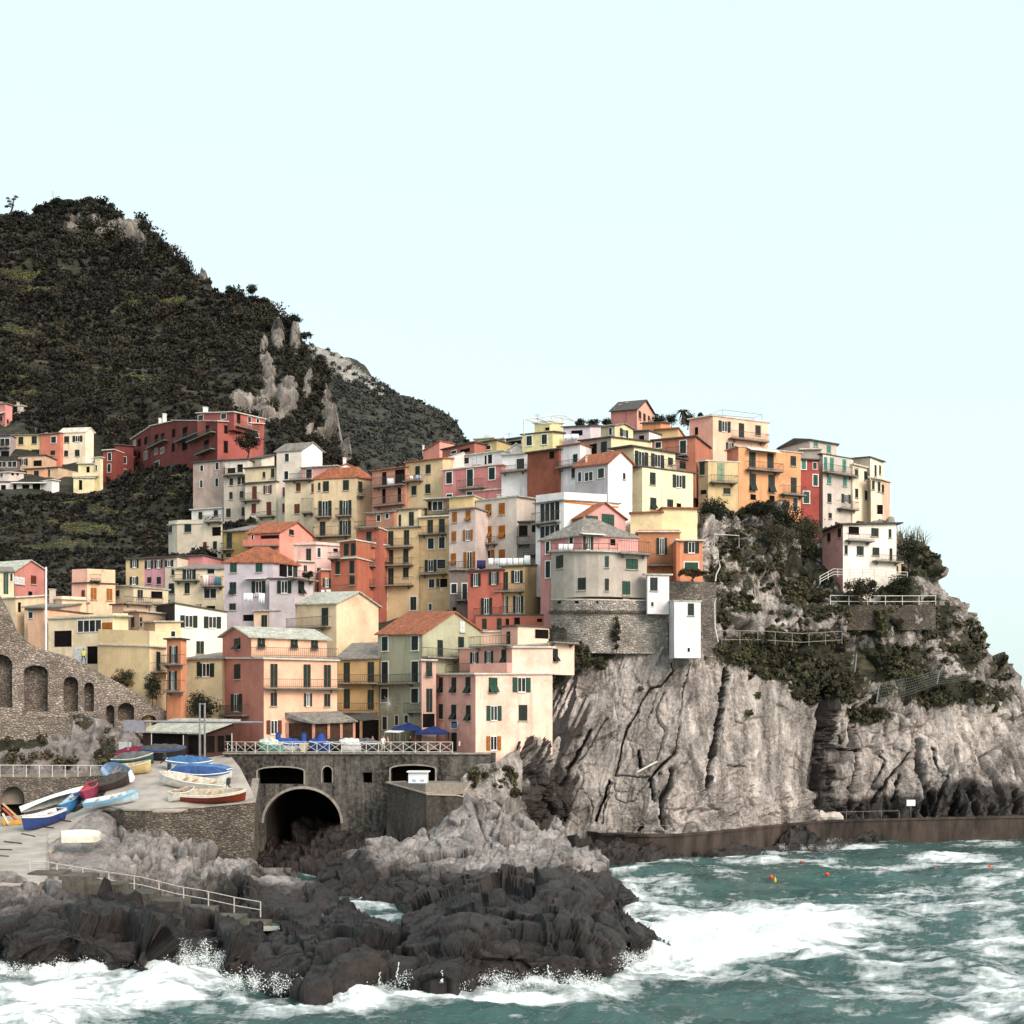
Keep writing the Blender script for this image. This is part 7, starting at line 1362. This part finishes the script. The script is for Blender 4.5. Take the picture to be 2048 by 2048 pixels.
p, q = PT(*tp('L', 1400, 528), 129.3), PT(*tp('L', 1515, 520), 129.3); MB().box((p.x, a.y - .35, p.z), (q.x, a.y, q.z)).build('counter', plain('9A9288', .7, .2), root)
cen_ = PT(*tp('L', 1695, 540), 130.4); mb = MB(); mb.tube([cen_ + Vector((math.cos(t) * .3, 0, math.sin(t) * .3)) for t in [k * math.pi / 6 for k in range(13)]], .09, 6, cap=False); tag(mb.build('life_ring', plain('D8582C', .5, .1)), 'orange life ring right of the white kiosk', 'life ring')
def board(name, label, cat, t, x0, y0, x1, y1, Y, col, post=True, zb=None, thick=.06):
    a, b = PT(*tp(t, x0, y1), Y), PT(*tp(t, x1, y0), Y); root = empty(name, (a.x, a.y, a.z - 1), label, cat); MB().box((a.x, a.y, a.z), (b.x, a.y + thick, b.z)).build('panel', plain(col, .6, .08), root)
    if post: x = (a.x + b.x) / 2; MB().tube([(x, a.y + thick + .04, zb if zb is not None else a.z - 1), (x, a.y + thick + .04, b.z)], .035, 5).build('post', gm, root)
    return root
board('notice_board', 'small white notice board on the ledge near the life ring', 'sign', 'L', 1612, 545, 1652, 570, 130, 'E8E8E6', zb=ZK)
board('warning_sign', 'blank white rectangular sign at the foot of the dark cliff above the walkway', 'sign', 'O', 1073, 1535, 1137, 1580, 163.2, 'F2F4F2', zb=2.5)
board('round_sign', 'small dark blue round sign on the pink corner house wall', 'sign', 'I', 808, 1432, 852, 1475, 138.6, '3C4468', post=False)
board('meter_box', 'small white box on the pink corner house beside its lower door', 'box', 'I', 866, 1592, 882, 1632, 138.1, 'E8E6DC', post=False)
board('display_case', 'small white framed display case beside the boats at the top of the slipway', 'display case', 'K', 820, 150, 905, 215, 134.2, 'E2E2DE', zb=10)
r_x = board('leaning_crate', 'white crate leaning in the cleft at the foot of the rock slab', 'crate', 'N', 1058, 1163, 1100, 1205, 143.2, 'E6ECEC', post=False, thick=.5)
for k, (x, y) in enumerate([(780, 397), (1035, 384), (1290, 371), (1777, 352), (1527, 358), (917, 327)]):
    p = onZ(*tp('P', x, y), .12); mb = MB(); rr = .21 if k < 4 else .14
    mb.tube([p + Vector((0, 0, z * rr)) for z in (-1, -.8, -.4, 0, .4, .8, 1)], [rr * v for v in (.1, .6, .92, 1, .92, .6, .1)], 10)
    tag(mb.build('orange_buoy', plain('E0501E', .4, .1), smooth=True), ['orange buoy with a small yellow float beside it, leftmost of the near row', 'orange buoy second from the left in the near row', 'orange buoy third from the left in the near row', 'orange buoy at the far right beside the foam patch', 'faint small orange buoy between the third and the far right one', 'small orange buoy farthest back near the walkway'][k], 'buoy', 'orange buoys on the sea')
p = onZ(*tp('P', 798, 412), .1); mb = MB().tube([p - Vector((0, 0, .15)), p, p + Vector((0, 0, .35))], [.12, .14, .03], 8); tag(mb.build('yellow_float', plain('D8B83A', .4, .1)), 'small pointed yellow float beside the leftmost orange buoy', 'float')
for k, (x, y, r) in enumerate([(400, 1668, .95), (540, 1672, .7)]):
    p = Vector((PT(*tp('O', x, y), 161).x, 161, 2.7)); v_ = []; mb = MB(); rg = random.Random(k)
    for i in range(7):
        for j in range(10):
            th, ph = math.pi * i / 6, 2 * math.pi * j / 10; q = r * (1 + rg.uniform(-.12, .12)); v_.append(p + Vector((math.sin(th) * math.cos(ph) * q * 1.9, math.sin(th) * math.sin(ph) * q, math.cos(th) * q * .9 + .3)))
    mb.add(v_, [(i * 10 + j, i * 10 + (j + 1) % 10, (i + 1) * 10 + (j + 1) % 10, (i + 1) * 10 + j) for i in range(6) for j in range(10)]); tag(mb.build('pale_boulder', plain('CFC4BC', .9, .2, 1)), ['larger pale boulder on the walkway at the mouth of the cave cleft', 'smaller pale boulder on the walkway right of the larger one'][k], 'boulder')
def sqline(name, label, cat, t, pts, Y, r, col): mb = MB(); mb.tube([PT(*tp(t, x, y), Y) for x, y in pts], r, 6); tag(mb.build(name, plain(col, .6, .1)), label, cat)
sqline('drain_pipe', 'white bent drain pipe on the stone wall right of the white tower', 'pipe', 'J', [(1898, 560), (1880, 600), (1885, 850), (1915, 985)], 150.3, .07, 'D8D4CE')
sqline('drain_pipe', 'white crooked pipe on the rock under the orange right hand house', 'pipe', 'E', [(303, 1315), (322, 1425), (292, 1485), (285, 1540)], 152.5, .09, 'DAD6D0')
sqline('white_pole', 'white pole lying slantwise on the ledge of the pale rock slab', 'pole', 'N', [(903, 935), (1085, 838)], 145.0, .12, 'E4E2DC')
railing('villa_railing', 'white two bar railing along the path below the white villa', [PT(*tp('E', x, y), Y) for x, y, Y in ((1127, 1560, 166), (1235, 1500, 168), (1380, 1505, 169), (1520, 1502, 170), (1700, 1520, 171.5), (1830, 1525, 173))], 1.0, 2.0, wr, (1., .6, .25), .045)
railing('path_railing', 'straight white railing on the upper path across the green headland', [PT(*tp('O', x, y + 22), Y) for x, y, Y in ((515, 84, 167), (900, 86, 169), (1285, 84, 172))], 1.2, 2.6, wr, (1., .35), .05)
railing('garden_railing', 'thin pale railing above the rock slab in the middle of the slope', [PT(*tp('O', x, y + 40), Y) for x, y, Y in ((-280, 352, 154.5), (0, 352, 157), (300, 370, 160), (600, 352, 163))], 1.6, 2.6, gr_, (1., .3), .04)
wallpath('path_wall', 'stone retaining wall under the upper path of the headland', [PT(*tp('O', x, y + 24), Y) for x, y, Y in ((515, 84, 167.3), (900, 86, 169.3), (1285, 84, 172.3))], 3.4, 1.2, stonemat('path_stone', '7E7268', '544A42', '302A26', 1.6))
wallpath('garden_wall', 'grey rendered garden wall on the slope right of the orange house', [PT(*tp('E', x, y), Y) for x, y, Y in ((190, 1255, 160), (480, 1265, 164.5), (482, 1190, 165), (605, 1180, 167))], [9, 7, 9, 7], 1., stonemat('garden_stone', 'A0958A', '746A60', '4A423C', 1.2))
wallpath('terrace_wall', 'tall rough stone wall between the white tower and the garden', [PT(*tp('J', x, y), Y) for x, y, Y in ((1400, 395, 153), (1690, 400, 153), (1896, 412, 153.5))], 14.5, 2., stonemat('terrace_stone', 'A89C92', '786E65', '4A423C', 1.5))
root = empty('garden_goal_frame', PT(*tp('E', 276, 1258), 163), 'thin white rectangular frame standing on the garden wall', 'frame'); MB().tube([PT(*tp('E', x, y), Y) for x, y, Y in ((276, 1258, 161), (276, 1160, 161), (475, 1172, 164.4), (475, 1265, 164.4))], .05, 5).build('tube_frame', wr, root)
root = empty('rockfall_net', PT(1760, 1400, 165), 'grey rockfall net hung between leaning steel posts on the headland', 'net fence')
np_ = [(*tp('O', 852, 826), *tp('O', 875, 680), 166), (*tp('O', 1295, 690), *tp('O', 1312, 585), 170)]
for x0, y0, x1, y1, Y in np_: MB().tube([PT(x0, y0, Y), PT(x1, y1, Y)], .09, 6).build('post', gm, root)
MB().tube([PT(*tp('O', 693, 600), 164), PT(*tp('O', 707, 465), 164)], .09, 6).build('post', gm, root)
na, nb, nc, nd = [PT(x, y, Y) for (x, y), Y in ((tp('O', 852, 826), 166), (tp('O', 875, 680), 166), (tp('O', 1312, 585), 170), (tp('O', 1295, 690), 170))]
ne, nf_ = PT(*tp('O', 1640, 600), 176), PT(*tp('O', 1640, 640), 176)
mb = MB()
for k in range(34):
    t = k / 33; mb.tube([na.lerp(nd, t), nb.lerp(nc, t)], .022, 3)
for k in range(7): t = k / 6; mb.tube([na.lerp(nb, t), (na.lerp(nb, t)).lerp(nd.lerp(nc, t), .5) + Vector((0, 0, -.25)), nd.lerp(nc, t), nf_.lerp(ne, t)], .022, 3)
mb.build('netting', plain('7A7A74', .7, .1), root)
# laundry
def cloth(t, x0, y0, x1, y1, Y, col, label, grp=None):
    a = PT(*tp(t, x0, y0), Y); b = PT(*tp(t, x1, y0), Y); z1 = HC + (PY0 - tp(t, 0, y1)[1]) / F * Y; n_ = 9; mb = MB(); V = []
    for i in range(n_):
        u = i / (n_ - 1); p = a.lerp(b, u); w_ = .07 * math.sin(u * 14 + x0)
        V += [(p.x, p.y, p.z), (p.x + w_ * .3, p.y + w_, (p.z + z1) / 2), (p.x, p.y + w_ * 1.4, z1 + .05 * math.sin(u * 9))]
    mb.add(V, [(3 * i + k, 3 * i + 3 + k, 3 * i + 4 + k, 3 * i + 1 + k) for i in range(n_ - 1) for k in (0, 1)])
    o = mb.build('laundry', plain(col, .85, .08), None, smooth=True); tag(o, label, 'laundry', grp)
    so_ = o.modifiers.new('thickness', 'SOLIDIFY'); so_.thickness = .02
cloth('B', 520, 1768, 605, 1850, 158.6, 'EEF0F4', 'large white sheet hanging left on the lavender house line')
cloth('B', 612, 1772, 660, 1815, 158.6, 'B0A8C0', 'small lilac cloth between the two white sheets of the lavender house')
cloth('B', 665, 1770, 720, 1872, 158.6, 'E6E8EA', 'long white towel hanging right on the lavender house line')
cloth('B', 1265, 1738, 1300, 1775, 171, 'ECECF0', 'left white cloth on the burnt orange house balcony')
cloth('B', 1315, 1735, 1360, 1770, 171, 'E4E6EA', 'right white cloth on the burnt orange house balcony')
cloth('C', 260, 660, 365, 745, 187.2, 'E9ECF6', 'big bluish white sheet on the loggia of the terracotta house')
cloth('C', 478, 635, 510, 672, 185, 'DCDCE4', 'pale shirt on the laundry balcony of the tan house, left'); cloth('C', 540, 630, 590, 672, 185, 'A8B0C8', 'blue grey cloth on the laundry balcony of the tan house, right')
cloth('C', 1128, 1452, 1215, 1535, 160.5, '2E2E58', 'navy cloth at the left end of the laundry terrace above the orange red house')
for k, (x0, x1, c, l) in enumerate([(1240, 1290, 'F0F0F0', 'white sheet next to the navy cloth'), (1296, 1350, 'C4CCD4', 'grey towel'), (1355, 1415, 'F2F2F2', 'widest white sheet'), (1420, 1470, 'EDEDED', 'white shirt'), (1478, 1530, 'F0F0F0', 'white pillow case'), (1536, 1580, 'ECECEC', 'short white cloth'), (1588, 1645, 'F4F4F4', 'tall white sheet at the right end')]):
    cloth('C', x0, 1432 if k != 6 else 1405, x1, 1500, 159.2, c, l + ' on the laundry terrace line', 'laundry on the terrace line')
for k, (x0, x1) in enumerate([(375, 418), (424, 462), (468, 515)]): cloth('D', x0, 1487, x1, 1548, 149.6, 'F0F0F0', ['left', 'middle', 'right'][k] + ' white sheet on the rose pink house terrace', 'white sheets on the pink terrace')
cloth('D', 425, 432, 490, 482, 182, 'EEF0F6', 'left white sheet on the lilac terrace'); cloth('D', 496, 425, 565, 478, 182, 'F0F2F6', 'right white sheet on the lilac terrace')
cloth('H', 120, 240, 178, 345, 169.6, 'E8D4CC', 'pale cloth left on the flowered balcony line'); cloth('H', 182, 260, 232, 345, 169.6, 'C89AA8', 'pink cloth in the middle of the flowered balcony line'); cloth('H', 237, 262, 303, 348, 169.6, '4E8898', 'teal cloth right on the flowered balcony line')
cloth('I', 705, 245, 738, 290, 176, 'E8E4E0', 'pale shirt under the window of the ochre tower house')
# roof frames, aerials
root = empty('roof_pergola', PT(*tp('D', 40, 320), 182), 'white pergola frame on top of the pale yellow cube house', 'pergola'); mb = MB()
for pts_ in ([(38, 285, 181), (200, 322, 181.5), (410, 318, 182)], [(38, 285, 181), (300, 250, 186), (530, 300, 187)], [(150, 272, 184), (300, 318, 182)], [(38, 285, 181), (38, 430, 181)], [(305, 250, 185), (305, 330, 185)], [(412, 240, 186), (412, 330, 186)], [(300, 250, 186), (412, 240, 186.5), (530, 300, 187)]): mb.tube([PT(*tp('D', x, y), Y) for x, y, Y in pts_], .09, 5)
mb.build('frame', wr, root)
root = empty('roof_frame', PT(*tp('E', 240, 215), 186), 'thin wire frame above the roof of the large peach house', 'frame'); mb = MB()
for pts_ in ([(240, 195, 185), (340, 158, 192), (660, 198, 193), (590, 225, 186), (240, 195, 185)],): mb.tube([PT(*tp('E', x, y), Y) for x, y, Y in pts_], .035, 4)
for x, y, y2, Y in ((240, 195, 212, 185), (340, 158, 215, 192), (660, 198, 240, 193), (590, 225, 245, 186)): mb.tube([PT(*tp('E', x, y), Y), PT(*tp('E', x, y2), Y)], .035, 4)
mb.build('wire', gr_, root)
for t, x, y, h_, Y, l in (('D', 168, 235, 70, 186, 'above the pale yellow cube house'), ('C', 1225, 240, 50, 202, 'on the skyline cabin'), ('D', 910, 165, 32, 190, 'left of the chimneys on the salmon pink house'), ('A', 345, 365, 55, 270, 'on the far pale yellow house roof'), ('C', 1440, 220, 55, 198, 'beside the low skyline terrace'), ('Q', 320, 5, 55, 440, 'left of the hill summit')):
    p = PT(*tp(t, x, y + h_), Y); q = PT(*tp(t, x, y), Y); root = empty('tv_aerial' if t != 'Q' else 'radio_mast', p, 'thin metal aerial ' + l, 'aerial'); rr = .03 if t != 'Q' else .1; MB().tube([p, q], rr, 4).build('pole', gm, root)
    if t != 'Q':
        mb = MB()
        for k in range(4): z = q.z - .12 * k; mb.tube([(q.x - .45, q.y, z), (q.x + .45, q.y, z)], .015, 3)
        mb.build('bars', gm, root)
root = empty('star_ornament', PT(*tp('I', 258, 1262), 145), 'thin star of white light wires on the grey green house front', 'ornament'); c_ = PT(*tp('I', 258, 1262), 144.6); mb = MB()
for k in range(26): a_ = k / 26 * 2 * math.pi; l_ = 1.1 if k % 2 else .8; mb.tube([c_, c_ + Vector((math.cos(a_) * l_, -.05, math.sin(a_) * l_))], .012, 3)
mb.build('rays', wr, root)

# ---------------------------------------------------------------- spray and rivulets where the swell meets the rocks
r_ = np.random.default_rng(12); pts = []; rads = []
for x0, x1, y, n_, up in [(0, 420, 1935, 60, .5), (360, 450, 1928, 60, 1.3), (440, 1200, 1966, 150, .6), (1180, 1300, 1930, 50, .8), (1260, 1340, 1895, 40, .7), (1240, 1290, 1780, 20, .5), (1560, 1700, 1690, 30, .4)]:
    for k in range(n_):
        x = r_.uniform(x0, x1); p = onZ(x, y + r_.uniform(-4, 10), .2); pts.append((p.x, p.y, .1 + abs(r_.normal()) * up * .5)); rads.append(r_.uniform(.25, .7))
ev1 = R1_[1]
for x in list(r_.uniform(560, 1260, 5)):      # water running back off the ledges
    yb_ = R1_[3](x); xx = x; n_ = r_.integers(5, 10)
    for k in range(n_ * 3):
        xx += r_.uniform(-.8, .8); q = ev1(np.array([xx]), np.array([yb_ + 2 - 1.5 * k]))[0]; pts.append((q[0], q[1] - .12, q[2] + .03)); rads.append(.02 + .10 * (1 - k / (n_ * 3)) ** 2.6)
leaves('sea_spray', pts, np.array(rads), np.where(np.array(rads) < .16, 12, 80), .032, [plain('F2F6F6', .6, .02)], 'stuff', flat=.9, seed=9)
